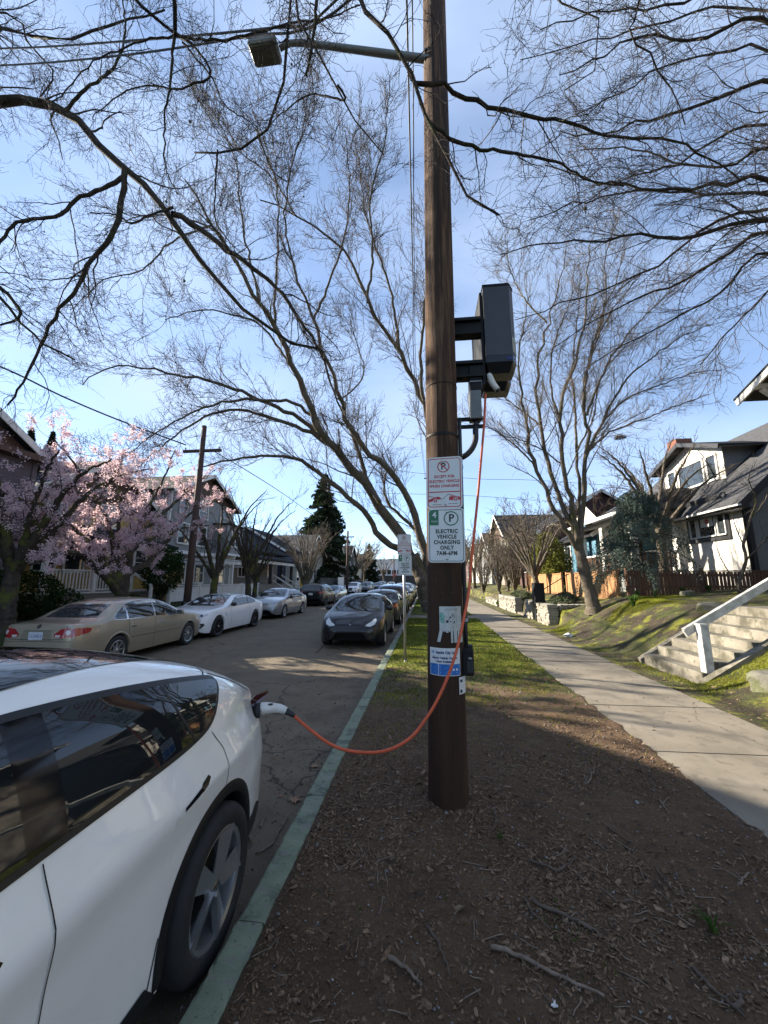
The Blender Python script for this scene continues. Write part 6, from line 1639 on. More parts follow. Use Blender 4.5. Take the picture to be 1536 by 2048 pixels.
def railing(t, a, b, z0, h, m, n, name='baluster', post=True):
    a, b = Vector(a), Vector(b); up = Vector((0, 0, 1))
    MB().beam(a + up * (z0 + h), b + up * (z0 + h), .07, .05).build('handrail', m, t); MB().beam(a + up * (z0 + .10), b + up * (z0 + .10), .05, .05).build('bottom_rail', m, t)
    me = MB().box((-.018, -.018, 0), (.018, .018, h - .15)).me(name); me.materials.append(m)
    for k in range(n):
        p = a.lerp(b, (k + .5) / n) + up * (z0 + .125); o = bpy.data.objects.new(name, me); COL.objects.link(o); o.parent = t; o.matrix_parent_inverse = INV[t.name]; o.location = p

# ================================================================== houses on the left (west) side
# tall dark house at the left edge: its shadow lies over the foreground
t = thing('dark_house', 'tall dark sided house cut off by the left edge behind the blossom', 'house', (-19, 6, .8))
gable_house(t, -25, -13.6, -.6, 11.6, .8, 6.0, 9.6, M_lilac_siding, M_shingle_dark, .4, 'X', gable_m=M_brown_shingle)
lap_on(t, -13.56, -.6, 11.6, .8, 6.0, 1, M_lilac_siding); MB().box((-13.62, 11.5, .5), (-13.50, 11.66, 6.0)).build('corner_board', M_lilac_siding, t)
for z in (2.6, 5.2):
    for y in (2, 5.5, 9.2): window_at(t, street_frame(-13.53, y, z, 1), 1.0, 1.5, rows=2)
MB().box((-14, -.9, 5.76), (-13.1, 11.9, 5.97)).build('cornice', M_brown_shingle, t)
# yellow house with the porch
t = thing('yellow_house', 'yellow house with a white railed porch and brown gable behind the blossom tree', 'house', (-18, 17, .8))
gable_house(t, -24, -16.0, 13.1, 21.6, .8, 5.2, 7.7, M_yellow, M_shingle_dark, .5, 'X', gable_m=M_brown_shingle)
lap_on(t, -15.96, 13.1, 21.6, 1.2, 5.2, 1, M_yellow)
for y, z, w, h in ((14.6, 2.9, .9, 1.5), (16.0, 2.9, .9, 1.5), (14.8, 4.7, .8, .7), (17.6, 4.9, 1.2, 1.0), (20.0, 2.7, 1.0, 1.3)): window_at(t, street_frame(-15.93, y, z, 1), w, h, rows=2, cols=1)
d = MB().box((-15.96, 17.35, 1.3), (-15.88, 18.35, 3.4)).build('door', M_black_trim, t); MB().box((-15.87, 17.5, 2.3), (-15.85, 18.2, 3.2)).build('pane', M_pane_dark, d)
MB().box((-15.95, 17.22, 1.3), (-15.86, 17.34, 3.5)).build('door_casing', M_white_trim, t); MB().box((-15.95, 18.36, 1.3), (-15.86, 18.48, 3.5)).build('door_casing', M_white_trim, t)
MB().box((-15.9, 12.2, .3), (-13.35, 18.9, 1.22)).build('porch_floor', M_tan_wall, t); MB().box((-15.95, 12.15, 1.225), (-13.3, 18.95, 1.27)).build('porch_deck', M_white_trim, t)
roof_slab(t, [(-15.95, 12.0, 4.3), (-13.0, 12.0, 3.45), (-13.0, 19.1, 3.45), (-15.95, 19.1, 4.3)], .16, M_shingle_dark, 'porch_roof'); MB().box((-13.35, 12.1, 3.08), (-13.2, 19.0, 3.27)).build('porch_beam', M_white_trim, t)
for y in (12.3, 14.4, 16.4, 18.8): MB().box((-13.42, y - .075, 1.275), (-13.27, y + .075, 3.078), .008).build('porch_post', M_white_trim, t)
railing(t, (-13.34, 12.42, 0), (-13.34, 14.28, 0), 1.27, .85, M_white_trim, 13); railing(t, (-13.34, 14.52, 0), (-13.34, 16.28, 0), 1.27, .85, M_white_trim, 12); railing(t, (-13.34, 17.6, 0), (-13.34, 18.68, 0), 1.27, .85, M_white_trim, 8)
for k in range(3): MB().box((-13.3 + k * .3, 16.45, .4), (-13.0 + k * .3, 17.55, 1.05 - k * .2)).build('porch_step', M_tan_wall, t)
for y in (16.4, 17.6): MB().beam((-13.2, y, 2.05), (-12.3, y, 1.5), .07, .09).build('stair_rail', M_white_trim, t); MB().box((-12.36, y - .05, .5), (-12.26, y + .05, 1.5)).build('newel_post', M_white_trim, t)
# timber gate between the yellow and grey houses
t = thing('timber_gate', 'plain tan timber gate between the yellow and grey houses', 'gate', (-13.0, 18.8, .8))
for k in range(8):
    MB().box((-13.03, 18.35 + k * .14, .75), (-12.99, 18.48 + k * .14, 2.22)).build('board', M_cedar_new, t)
MB().box((-13.08, 18.3, 1.9), (-13.035, 19.48, 2.02)).build('rail', M_cedar_new, t); MB().box((-13.1, 18.2, .5), (-12.97, 18.33, 2.3)).build('post', M_cedar_new, t)
# grey three-storey house
t = thing('grey_house', 'grey clapboard three storey house with white trim beside the leaning pole', 'house', (-18, 24, .8))
gable_house(t, -24, -15.0, 20.9, 28.2, .8, 7.2, 8.9, M_grey_siding, M_shingle_dark, .5, 'X', gable_m=M_brown_shingle)
lap_on(t, -14.96, 20.9, 28.2, .9, 7.2, 1, M_grey_siding); lap_on_y(t, 20.86, -24, -15, .9, 7.2, M_grey_siding)
for y in (22.2, 24.2, 26.9):
    for z in (2.2, 4.6, 6.3): window_at(t, street_frame(-14.93, y, z, 1), .95, 1.2 if z < 6 else .9, rows=2)
MB().box((-15.0, 20.8, 3.3), (-14.55, 28.3, 3.5)).build('belt_course', M_white_trim, t)
MB().box((-14.95, 25.6, 3.6), (-13.9, 28.0, 5.6)).build('bay', M_grey_siding, t); MB().box((-14.98, 25.5, 5.605), (-13.85, 28.1, 5.72)).build('bay_roof', M_shingle_dark, t)
window_at(t, street_frame(-13.895, 26.8, 4.7, 1), 1.0, 1.1, rows=2, cols=2); MB().box((-14.9, 25.52, 3.45), (-13.84, 28.08, 3.598)).build('bay_sill', M_white_trim, t)
for y in (20.85, 28.25): MB().box((-15.05, y - .07, .8), (-14.9, y + .07, 7.2)).build('corner_board', M_white_trim, t)
t = thing('pergola', 'white timber pergola in front of the grey house', 'pergola', (-13, 24.5, .8))
for y in (22.4, 24.7, 27.0): MB().box((-12.95, y - .07, .8), (-12.8, y + .07, 2.75)).build('post', M_white_trim, t)
for y in (22.4, 27.0): MB().box((-14.7, y - .06, 2.63), (-12.6, y + .06, 2.748)).build('side_beam', M_white_trim, t)
MB().box((-12.94, 21.9, 2.755), (-12.82, 27.6, 2.93)).build('front_beam', M_white_trim, t)
for k in range(9): MB().box((-14.6, 22.1 + k * .62, 2.935), (-12.4, 22.16 + k * .62, 3.05)).build('rafter', M_white_trim, t)
t = thing('white_fence', 'low white board fence in front of the grey house', 'fence', (-12.1, 22, .7))
for k in range(72):
    y = 17.5 + k * .135; MB().box((-12.13, y, .72), (-12.10, y + .125, 1.38 + .06 * smoothstep(17, 27, np.array(y))), 0).build('board', M_white_trim, t)
MB().box((-12.15, 17.45, 1.442), (-12.07, 27.3, 1.50)).build('cap_rail', M_white_trim, t); MB().box((-12.17, 17.45, .95), (-12.135, 27.3, 1.05)).build('rail', M_white_trim, t)
for k in range(5): MB().box((-12.2, 17.4 + k * 2.42, .5), (-12.06, 17.48 + k * 2.42, 1.56)).build('post', M_white_trim, t)
# dark house with the hipped roof
t = thing('hipped_house', 'dark house with a mossy hipped roof and white stair rail beyond the grey house', 'house', (-19, 34, .8))
hip_house(t, -24, -15.6, 29.8, 39.5, .8, 4.3, 7.4, M_tan_wall, M_shingle_dark, .9)
for y in (31.5, 34.0, 37.5): window_at(t, street_frame(-15.58, y, 2.7, 1), 1.2, 1.3, rows=1, cols=2)
MB().box((-15.6, 30.2, .6), (-13.6, 38.5, 1.4)).build('porch_floor', M_tan_wall, t); roof_slab(t, [(-15.6, 29.6, 4.25), (-13.2, 29.6, 3.5), (-13.2, 39, 3.5), (-15.6, 39, 4.25)], .15, M_shingle_dark, 'porch_roof')
for y in (30.4, 33, 35.6, 38.3): MB().box((-13.75, y - .12, 1.405), (-13.5, y + .12, 3.36)).build('porch_post', M_dark_fence, t)
MB().box((-13.7, 29.8, 3.1), (-13.3, 38.8, 3.345)).build('porch_beam', M_white_trim, t)
for y in (33.3, 35.3): MB().beam((-13.5, y, 2.2), (-11.8, y, 1.2), .07, .10).build('stair_rail', M_white_trim, t); MB().beam((-13.5, y, 1.7), (-11.8, y, .7), .05, .05).build('stair_rail', M_white_trim, t); MB().box((-11.85, y - .06, .4), (-11.72, y + .06, 1.3)).build('newel_post', M_white_trim, t)
# navy and cream houses further down
t = thing('navy_house', 'navy blue house with a cream bay and yellow door down the street', 'house', (-19, 46, .8))
gable_house(t, -24, -15.8, 41.5, 47, .8, 5.2, 7.6, M_navy_wall, M_shingle_dark, .5, 'Y')
wall_box(t, 'porch_wall', (-15.8, 42.5, .5), (-14.6, 47, 3.4), M_cream); MB().box((-14.62, 44, 1), (-14.55, 44.9, 3)).build('door', mat('yellow_door', (.5, .30, .02), .5), t)
for y in (43.2, 46): window_at(t, street_frame(-14.59, y, 2.3, 1), .9, 1.3)
t = thing('cream_house', 'cream house half hidden by a round bare tree', 'house', (-19, 54, .8))
gable_house(t, -24, -15.5, 49, 57, .8, 5.4, 8.0, M_cream, M_shingle_grey, .5, 'X'); 
for y in (50.5, 53, 55.5): window_at(t, street_frame(-15.48, y, 2.6, 1), 1.0, 1.4)
t = thing('dark_fence', 'dark board fence along the far pavement down the street', 'fence', (-12.2, 60, .6))
for k in range(60): MB().box((-12.2, 44 + k * .5, .4), (-12.15, 44.48 + k * .5, 2.0)).build('board', M_dark_fence, t)
t = thing('board_screen', 'plain white panel beside the far utility pole', 'fence', (-11.5, 52, .4)); MB().box((-11.6, 50.5, .3), (-11.5, 53.6, 2.1)).build('panel', M_white_trim, t); MB().box((-11.65, 53.5, .2), (-11.45, 53.7, 2.2)).build('post', M_white_trim, t)
# the long white building closing the street
t = thing('white_building', 'long white building closing the end of the street', 'building', (-10, 135, 0))
wall_box(t, 'wall', (-32, 131, -.3), (4, 150, 8.4), mat('white_render', (.55, .54, .54), .8, var=.06, vscale=1)); MB().box((-32.2, 130.8, 8.405), (4.2, 150, 8.7)).build('parapet', M_white_trim, t)
for k in range(9): window_at(t, frame((-21 + k * 1.7, 130.99, 4.3), (1, 0, 0), (0, 0, 1)), 1.1, 1.3, M_dark_fence, M_pane_dark, 1, 1)
wall_box(t, 'base_band', (-32, 130.9, -.3), (4, 130.98, 3.2), M_dark_fence)
t = thing('stop_sign', 'tiny red stop sign at the end of the street', 'sign', (-11.2, 112, 0)); c_ = at(789, 1150, 112)
MB().tube([(c_.x, 112, -.2), (c_.x, 112, c_.z)], .06, 6).build('post', M_steel, t); MB().prism([(.62 * cos(a), .62 * sin(a)) for a in np.arange(8) * pi / 4 + pi / 8], .05, frame((c_.x, 111.9, c_.z), (1, 0, 0), (0, 0, 1))).build('plate', M_sign_red, t)
printed('lettering', [text2d('STOP', .42, 0, 0, sx=.85, bold=.01)], on_plane(frame((c_.x, 111.84, c_.z), (1, 0, 0), (0, 0, 1))), .0, M_sign_white, t)

# ================================================================== the right side
# steps up to the near house
stp_ = thing('garden_steps', 'weathered concrete steps climbing the bank to the right', 'steps', (5.6, 8.4, 0))
M_step = layered('step_concrete', ((.15, .135, .108), (.24, .22, .18), 2.6), [((.07, .065, .045), 3, .46, .62, .8, None), ((.05, .055, .025), 7, .54, .66, .75, None), ((.10, .095, .085), 90, .56, .7, .5, None)], bump=.5, bscale=70, dist=.012)
NSTEP, RIS, TRD = 7, .172, .295
for k in range(NSTEP):
    x0 = 4.66 + k * TRD
    MB().box((x0, 7.53, -.15 if k == 0 else k * RIS - .03), (x0 + TRD + (.32 if k < NSTEP - 1 else 1.2), 9.33, (k + 1) * RIS), .012).build('step', M_step, stp_)
def cheek(y0, y1):
    P = [(4.60, -.2), (4.60, .06), (4.70, .12), (6.62, 1.27), (6.9, 1.30), (6.9, -.2)]
    MB().prism(P, y1 - y0, frame((0, y1, 0), (1, 0, 0), (0, 0, 1))).build('side_wall', M_step, stp_)
cheek(9.345, 9.50); cheek(7.36, 7.52)
rl = thing('stair_handrail', 'weathered white timber handrail on a square post by the steps', 'handrail', (4.82, 7.6, 0))
M_rail = mat('peeling_white_paint', (.44, .43, .40), .75, var=.3, vscale=7, bump=.3, bscale=40)
MB().box((4.76, 7.56, -.05), (4.90, 7.70, .955), .006).build('post', M_rail, rl); MB().prism([(-.08, -.08), (.08, -.08), (.08, .08), (-.08, .08)], .03, Matrix.Translation((4.83, 7.63, .956))).build('post_cap', M_rail, rl)
MB().beam((4.60, 7.74, .80), (8.4, 7.74, 3.00), .045, .115).build('rail', M_rail, rl); MB().beam((4.58, 7.74, .868), (8.4, 7.74, 3.078), .08, .03).build('rail_cap', M_rail, rl)
MB().box((6.78, 7.56, 1.2), (6.90, 7.70, 2.16)).build('post', M_rail, rl)
# near house: only its roof corner reaches into the frame
E_, U_ = atx(1473, 806, 8.9), atx(1536, 741, 8.9); dv = (U_ - E_) / (E_.y - U_.y)
nh = thing('near_house', 'near house on the right showing only a white gable corner under a dark roof edge', 'house', (12, 6, 1.4))
Ypk = E_.y - 6.2; zpk = E_.z + dv.z * 6.2
roof_slab(nh, [(8.86, E_.y + .04, E_.z + .13), (8.86, Ypk, zpk + .13), (20, Ypk, zpk + .13), (20, E_.y + .04, E_.z + .13)], .06, M_shingle_dark)
roof_slab(nh, [(8.86, Ypk, zpk + .13), (8.86, Ypk - 6.2, E_.z + .13), (20, Ypk - 6.2, E_.z + .13), (20, Ypk, zpk + .13)], .06, M_shingle_dark)
MB().beam((8.9, E_.y, E_.z), (8.9, Ypk, zpk), .05, .21).build('bargeboard', M_white_trim, nh); MB().beam((8.9, Ypk, zpk), (8.9, Ypk - 6.2, E_.z), .05, .21).build('bargeboard', M_white_trim, nh)
roof_slab(nh, [(8.93, E_.y, E_.z + .06), (8.93, Ypk, zpk + .06), (19.9, Ypk, zpk + .06), (19.9, E_.y, E_.z + .06)], .03, M_dark_fence, 'soffit')
wall_box(nh, 'wall', (10.0, Ypk - 5.6, .9), (19.5, E_.y - .7, E_.z - .05), M_tan_wall)
MB().prism([(Ypk - 5.6, E_.z - .05), (E_.y - .7, E_.z - .05), (Ypk, zpk - .2)], .06, frame((10.03, 0, 0), (0, 1, 0), (0, 0, 1))).build('gable', M_tan_wall, nh)
B_ = atx(1515, 782, 9.0); MB().beam((8.95, B_.y, B_.z + .12), (10.0, B_.y, B_.z + .12), .12, .12).build('bracket', M_white_trim, nh); MB().beam((9.1, B_.y, B_.z + .05), (9.95, B_.y, B_.z - .7), .10, .10).build('bracket_strut', M_white_trim, nh)

# white house with the dormer
wh = thing('white_house', 'white house with black trimmed windows, dark roof and dormer behind the picket fence', 'house', (15, 18, 1.4))
XW, YC0, YC1, ZE = 11.2, 14.6, 17.75, 4.72
wall_box(wh, 'wall', (XW, YC0, 1.0), (19, YC1, ZE), M_house_white); wall_box(wh, 'rear_wall', (XW + 1.6, YC1, 1.0), (19, 24.5, ZE), M_house_white)
lap_on_y(wh, YC0 - .004, XW + .10, 19, 1.2, ZE, M_house_grey); MB().box((XW - .05, YC0 - .05, 1.0), (XW + .10, YC0 + .10, ZE)).build('corner_board', M_black_trim, wh)
PITCH_ = (8.6 - ZE) / (15.4 - XW); xo = XW - .55; zo = ZE - .55 * PITCH_ + .10
def rz_(x): return ZE + .12 + (x - XW) * PITCH_
# gable wall above the eave, facing the viewer
mb = lap_wall(frame((XW + .1, YC0 - .006, ZE), (1, 0, 0), (0, 0, 1)), 8.2, 3.9)
mb.v = [(min(max(x, XW + (z - ZE) / PITCH_ + .05), 19.6 - (z - ZE) / PITCH_), y, z) for x, y, z in mb.v]; mb.build('gable_siding', M_house_grey, wh)
roof_slab(wh, [(xo, YC0 - .5, rz_(xo)), (15.4, YC0 - .5, rz_(15.4)), (15.4, 24.8, rz_(15.4)), (xo, 24.8, rz_(xo))][::-1], .10, M_shingle_grey)
roof_slab(wh, [(15.4, YC0 - .5, rz_(15.4)), (20.2, YC0 - .5, rz_(xo)), (20.2, 24.8, rz_(xo)), (15.4, 24.8, rz_(15.4))][::-1], .10, M_shingle_grey)
MB().beam((xo, YC0 - .52, rz_(xo) - .12), (15.4, YC0 - .52, rz_(15.4) - .12), .05, .24).build('bargeboard', M_black_trim, wh)
MB().box((xo - .10, YC0 - .55, rz_(xo) - .09), (xo + .02, YC1 + .1, rz_(xo) - .03)).build('gutter', M_white_trim, wh); MB().box((xo + .03, YC0 - .45, rz_(xo) - .16), (XW - .002, YC1, rz_(xo) - .12)).build('soffit', M_black_trim, wh)
MB().tube([(xo - .02, YC0 - .12, rz_(xo) - .1), (XW - .09, YC0 + .0, ZE - .5), (XW - .09, YC0 + .0, 1.2)], .045, 8).build('downpipe', M_black_trim, wh, smooth=True)
# the tripartite window
wy = (atx(1440, 1040, XW).y + atx(1398, 1040, XW).y) / 2 + .12; wz = atx(1420, 1043, XW).z + .1
Mw = street_frame(XW - .004, wy, wz, -1)
window_at(wh, Mw, 2.05, 1.50, M_black_trim, M_pane, 1, 1, .13, 'window_surround', .05)
for dx, w in ((-.78, .34), (0, .88), (.78, .34)):
    window_at(wh, Mw @ Matrix.Translation((dx, -.24, .02)), w, .84, M_white_trim, M_pane, 1, 1, .05, 'window', .05)
window_at(wh, Mw @ Matrix.Translation((0, .52, .02)), 1.86, .34, M_black_trim, M_curtain, 1, 1, .04, 'transom_window', .05)
printed('leaded_pattern', [ring2d(circ(-.7 + .28 * k, 0, .10, 10), circ(-.7 + .28 * k, 0, .075, 10)) for k in range(6)], on_plane(Mw @ Matrix.Translation((0, .52, .036))), 0, M_white_trim, wh)
printed('paper_in_window', [rect2d(-.34, -.05, .34, .40)], on_plane(Mw @ Matrix.Translation((0, -.24, .036))), 0, M_paper, wh)
printed('red_flower_drawing', [poly2d(circ(.02 + .07 * cos(a), .16 + .07 * sin(a), .045, 8)) for a in np.arange(6) * pi / 3], on_plane(Mw @ Matrix.Translation((0, -.24, .04))), 0, mat('red_crayon', (.55, .06, .04), .8), wh)
# dormer
dx0, dyc = 12.35, 18.7; zb_ = rz_(dx0)
dy0, dy1 = 16.8, 20.8; dzt = zb_ + 1.35
wall_box(wh, 'dormer_wall', (dx0, dy0, zb_ - .4), (15.2, dy1, dzt), M_house_white); lap_on_y(wh, dy0 - .004, dx0, 15.2, zb_ - .1, dzt, M_house_grey)
MB().prism([(dy0 - .35, dzt), (dy1 + .35, dzt), ((dy0 + dy1) / 2, dzt + .75)], 2.8, frame((dx0, 0, 0), (0, 1, 0), (0, 0, 1))).build('dormer_gable', M_house_white, wh)
for sg, ye in ((1, dy1 + .5), (-1, dy0 - .5)):
    ym = (dy0 + dy1) / 2; zl = dzt - .14
    roof_slab(wh, [(dx0 - .45, ym, dzt + .88), (15.9, ym, dzt + .88), (15.9, ye, zl + .1), (dx0 - .45, ye, zl + .1)][::sg], .10, M_shingle_dark, 'dormer_roof')
    MB().beam((dx0 - .47, ym, dzt + .78), (dx0 - .47, ye, zl), .05, .18).build('bargeboard', M_black_trim, wh)
for dy, w in ((-1.35, .5), (0, 1.6), (1.35, .5)): window_at(wh, street_frame(dx0 - .004, dyc + .1 - dy, zb_ + .62, -1), w, 1.02, M_white_trim, M_pane, 1, 1, .08)
# porch with its own gable and hip
MB().box((9.0, 17.9, 1.0), (12.7, 24.0, 2.0)).build('porch_floor', M_house_grey, wh)
for x, y in ((9.2, 18.1), (9.2, 21), (9.2, 23.8), (11.0, 18.1)): MB().box((x - .16, y - .16, 2.005), (x + .16, y + .16, 4.5)).build('porch_post', M_house_white, wh)
MB().box((8.98, 17.9, 4.505), (12.7, 24, 4.72)).build('porch_beam', M_house_white, wh)
roof_slab(wh, [(8.6, 17.5, 4.80), (8.6, 24.3, 4.80), (11.4, 22.6, 6.0), (11.4, 19.0, 6.0)][::-1], .10, M_shingle_dark, 'porch_roof'); roof_slab(wh, [(12.9, 17.5, 4.80), (8.6, 17.5, 4.80), (11.4, 19.0, 6.0), (12.9, 19.0, 6.0)][::-1], .10, M_shingle_dark, 'porch_roof')
MB().box((8.5, 17.42, 4.66), (8.6, 24.3, 4.80)).build('gutter', M_white_trim, wh)
Mg = street_frame(8.72, 0, 0, -1)
MB().prism([(-23.6, 4.82), (-20.4, 4.82), (-22.0, 5.9)], .04, Mg).build('porch_gable', M_house_white, wh)
for k in range(34): MB().box((9.05, 18.3 + k * .165, 2.10), (9.09, 18.38 + k * .165, 2.95)).build('baluster', M_cedar_dark, wh)
for k in range(9): MB().box((9.25 + k * .2, 17.95, 2.10), (9.33 + k * .2, 17.99, 2.95)).build('baluster', M_cedar_dark, wh)
MB().box((9.0, 17.9, 2.955), (9.14, 24, 3.03)).build('handrail', M_white_trim, wh); MB().box((9.14, 17.93, 2.955), (11.0, 18.02, 3.03)).build('handrail', M_white_trim, wh)
MB().box((13.6, 21.5, 6.5), (14.4, 22.3, 9.3)).build('chimney', M_brick, wh)
# blue, red and dark houses further on
bl = thing('blue_house', 'blue house with white windows behind the cedar fence', 'house', (12, 25, 1.3))
gable_house(bl, 9.6, 18, 22.9, 27.8, 1.2, 4.5, 7.0, M_blue_wall, M_shingle_dark, .45, 'Y'); lap_on(bl, 9.57, 22.9, 27.8, 1.2, 4.5, -1, M_blue_wall); window_at(bl, street_frame(9.55, 27.0, 3.1, -1), .55, 1.6); window_at(bl, street_frame(9.55, 24.6, 3.1, -1), .7, 1.5)
MB().box((9.5, 27.7, 1.2), (9.65, 27.9, 4.5)).build('corner_board', M_white_trim, bl)
MB().prism([(22.7, 4.4), (25.6, 4.4), (24.15, 6.4)], .06, frame((9.45, 0, 0), (0, 1, 0), (0, 0, 1))).build('front_gable', M_blue_wall, bl)
rd = thing('red_house', 'dark red house half hidden by bare shrubs down the pavement', 'house', (13, 36, 1.2))
gable_house(rd, 9.0, 18, 31, 39, 1.2, 5.6, 8.6, M_red_wall, M_shingle_dark, .5, 'Y'); 
for y in (33, 36.5): window_at(rd, street_frame(8.98, y, 3.2, -1), 1.0, 1.4)
MB().box((7.4, 31.5, 3.2), (9.0, 38.5, 3.45)).build('porch_roof', M_red_wall, rd)
for y in (31.7, 35, 38.3): MB().box((7.45, y - .1, 1.0), (7.65, y + .1, 3.195)).build('porch_post', M_red_wall, rd)
dk_ = thing('brown_house', 'dark brown house with a flat eave beyond the red house', 'house', (13, 46, 1.2))
gable_house(dk_, 8.5, 17, 41, 51, 1.2, 6.2, 9.2, M_tan_wall, M_shingle_dark, .5, 'X', gable_m=M_brown_shingle); 
for y in (43, 46, 49): window_at(dk_, street_frame(8.48, y, 3.0, -1), 1.0, 1.4)
# cedar board fence along the bank, then the open picket fence
cf = thing('cedar_fence', 'solid orange cedar board fence above the stone walls', 'fence', (6.85, 20, 1.1))
Rf = random.Random(12); y = 15.0
bank1 = lambda x, y: float(bank_z(np.array([float(x)]), np.array([float(y)]))[0])
while y < 27.5:
    w = .138; dz = -.22 if 19.4 < y < 20.7 else 0
    if not (20.05 < y < 20.7):
        MB().box((6.84 + Rf.uniform(-.004, .004), y + .003, 1.02), (6.86 + Rf.uniform(0, .004), y + w - .003, 2.03 + Rf.uniform(-.008, .008))).build('board', M_cedar, cf)
    y += w
for a, b in ((14.96, 20.0), (20.75, 27.5)): MB().box((6.81, a, 2.04), (6.90, b, 2.085)).build('cap_rail', M_cedar, cf); MB().box((6.865, a, 1.15), (6.91, b, 1.24)).build('rail', M_cedar, cf); MB().box((6.87, a, 1.8), (6.91, b, 1.88)).build('rail', M_cedar, cf)
for y in (14.95, 17.5, 20.02, 20.74, 23.2, 25.6, 27.55): MB().box((6.80, y - .045, .7), (6.895, y + .045, 2.13)).build('post', M_cedar, cf)
pf = thing('picket_fence', 'brown open picket fence in front of the white house', 'fence', (9.5, 14.3, 1.3))
x = 6.95; k = 0
while x < 13.5:
    MB().box((x, 14.42, bank1(x, 14.4) + .03), (x + .088, 14.442, 2.02 + Rf.uniform(-.006, .006))).build('picket', M_cedar_dark, pf); x += .118; k += 1
MB().box((6.9, 14.40, 2.03), (13.6, 14.48, 2.07)).build('cap_rail', M_cedar_dark, pf); MB().box((6.9, 14.445, 1.86), (13.6, 14.48, 1.95)).build('rail', M_cedar_dark, pf); MB().box((6.9, 14.445, 1.48), (13.6, 14.48, 1.56)).build('rail', M_cedar_dark, pf)
for x in (6.98, 9.4, 11.8): MB().box((x - .05, 14.46, .9), (x + .05, 14.56, 2.16)).build('post', M_cedar_dark, pf)
# stone retaining walls, stone by stone
M_stone = layered('stacked_stone', ((.22, .20, .165), (.36, .335, .28), 5), [((.12, .11, .09), 9, .5, .64, .8, None), ((.42, .40, .36), 60, .56, .7, .5, None)], bump=.7, bscale=30, dist=.03)
M_stone_dark = layered('dark_stone', ((.13, .12, .10), (.22, .20, .17), 6), [((.06, .06, .05), 12, .5, .64, .8, None)], bump=.7, bscale=30, dist=.03)
def rock_mesh(seed, sx, sy, sz, rough=.16, flat_=False):
    g = rng(seed); bm = bmesh.new(); bmesh.ops.create_cube(bm, size=2.0); bmesh.ops.subdivide_edges(bm, edges=bm.edges[:], cuts=1, use_grid_fill=True)
    for v in bm.verts:
        p = v.co.normalized() * 1.35 if not flat_ else v.co * 1.0
        q = v.co.lerp(p, .30); v.co = Vector((q.x * sx / 2, q.y * sy / 2, q.z * sz / 2)) * (1 + rough * g.normal() * .5)
    me = bpy.data.meshes.new('stone'); bm.to_mesh(me); bm.free(); return me
STONES = [rock_mesh(100 + k, 1, 1, 1, .13) for k in range(8)]
for s_ in STONES: s_.materials.append(M_stone)
def stone_wall(name, label, p0, dirv, length, h, depth, seed, group='dry stone walls along the pavement'):
    t = thing(name, label, 'wall', p0, group=group); g = random.Random(seed); z = p0[2]; d = Vector(dirv).normalized(); nrm = Vector((d.y, -d.x, 0))
    core = [(.05, .0), (length - .05, .0), (length - .05, h - .05), (.05, h - .05)]
    MB().prism(core, depth * .6, frame(Vector(p0) + nrm * -.0 + Vector((0, 0, 0)) - nrm * (depth * .3), d, (0, 0, 1))).build('core', M_soil_under, t)
    while z < p0[2] + h - .03:
        ch = min(g.uniform(.09, .17), p0[2] + h - z); s = 0
        while s < length - .04:
            L_ = min(g.uniform(.16, .42), length - s)
            if length - s - L_ < .08: L_ = length - s
            o = bpy.data.objects.new('stone', g.choice(STONES)); COL.objects.link(o); o.parent = t; o.matrix_parent_inverse = INV[t.name]
            o.location = Vector((p0[0], p0[1], 0)) + d * (s + L_ / 2) + Vector((g.uniform(-.02, .02), g.uniform(-.02, .02), z + ch / 2)); o.scale = (L_ * 1.04, depth * g.uniform(.9, 1.1), ch * 1.06); o.rotation_euler = (g.uniform(-.05, .05), g.uniform(-.05, .05), atan2(d.y, d.x) + g.uniform(-.06, .06))
            s += L_
        z += ch
    return t
stone_wall('stone_wall', 'long stacked stone wall farthest along the pavement before the gap', (4.82, 21.5, -.02), (0, 1, 0), 4.6, .86, .4, 5)
stone_wall('stone_wall', 'short stacked stone pier beside the black letter box', (4.82, 18.2, -.02), (0, 1, 0), 1.2, .84, .4, 6)
stone_wall('stone_wall', 'nearest stacked stone wall end facing the pavement', (4.82, 15.85, -.02), (0, 1, 0), 1.5, .82, .4, 7)
stone_wall('stone_wall', 'stacked stone return wall running back from the nearest wall end to the tree', (5.08, 15.95, .08), (1, 0, 0), 2.0, .74, .35, 8)
stone_wall('stone_wall', 'low stone edging beyond the long stone wall', (4.85, 27.2, -.02), (0, 1, 0), 5.0, .45, .35, 9)
lb = thing('letter_box', 'tall black letter box cabinet standing between the stone walls', 'letter box', (4.75, 17.75, 0))
MB().box((4.62, 17.55, .70), (5.05, 18.0, 1.62), .02).build('cabinet', M_black, lb); MB().box((4.66, 17.7, -.05), (4.82, 17.86, .70)).build('pedestal', M_black, lb); MB().box((4.608, 17.60, 1.3), (4.621, 17.95, 1.5)).build('flap', M_black_soft, lb)
hr = thing('iron_handrail', 'thin black iron handrail rising behind the stone walls', 'handrail', (5.2, 19.9, 0))
MB().tube([(5.0, 19.6, .95), (7.0, 19.6, 2.15)], .02, 6).build('rail', M_black, hr); 
for x, z0, z1 in ((5.05, 0, .98), (6.9, 1.0, 2.1)): MB().tube([(x, 19.6, z0), (x, 19.6, z1)], .018, 6).build('post', M_black, hr)
ss = thing('stone_steps', 'stone garden steps in the gap between the stone walls', 'steps', (5.2, 20.2, 0))
for k in range(5): MB().box((4.7 + k * .32, 19.5, -.1), (5.05 + k * .32 + .3, 21.4, .10 + k * .15), .01).build('step', M_concrete, ss)
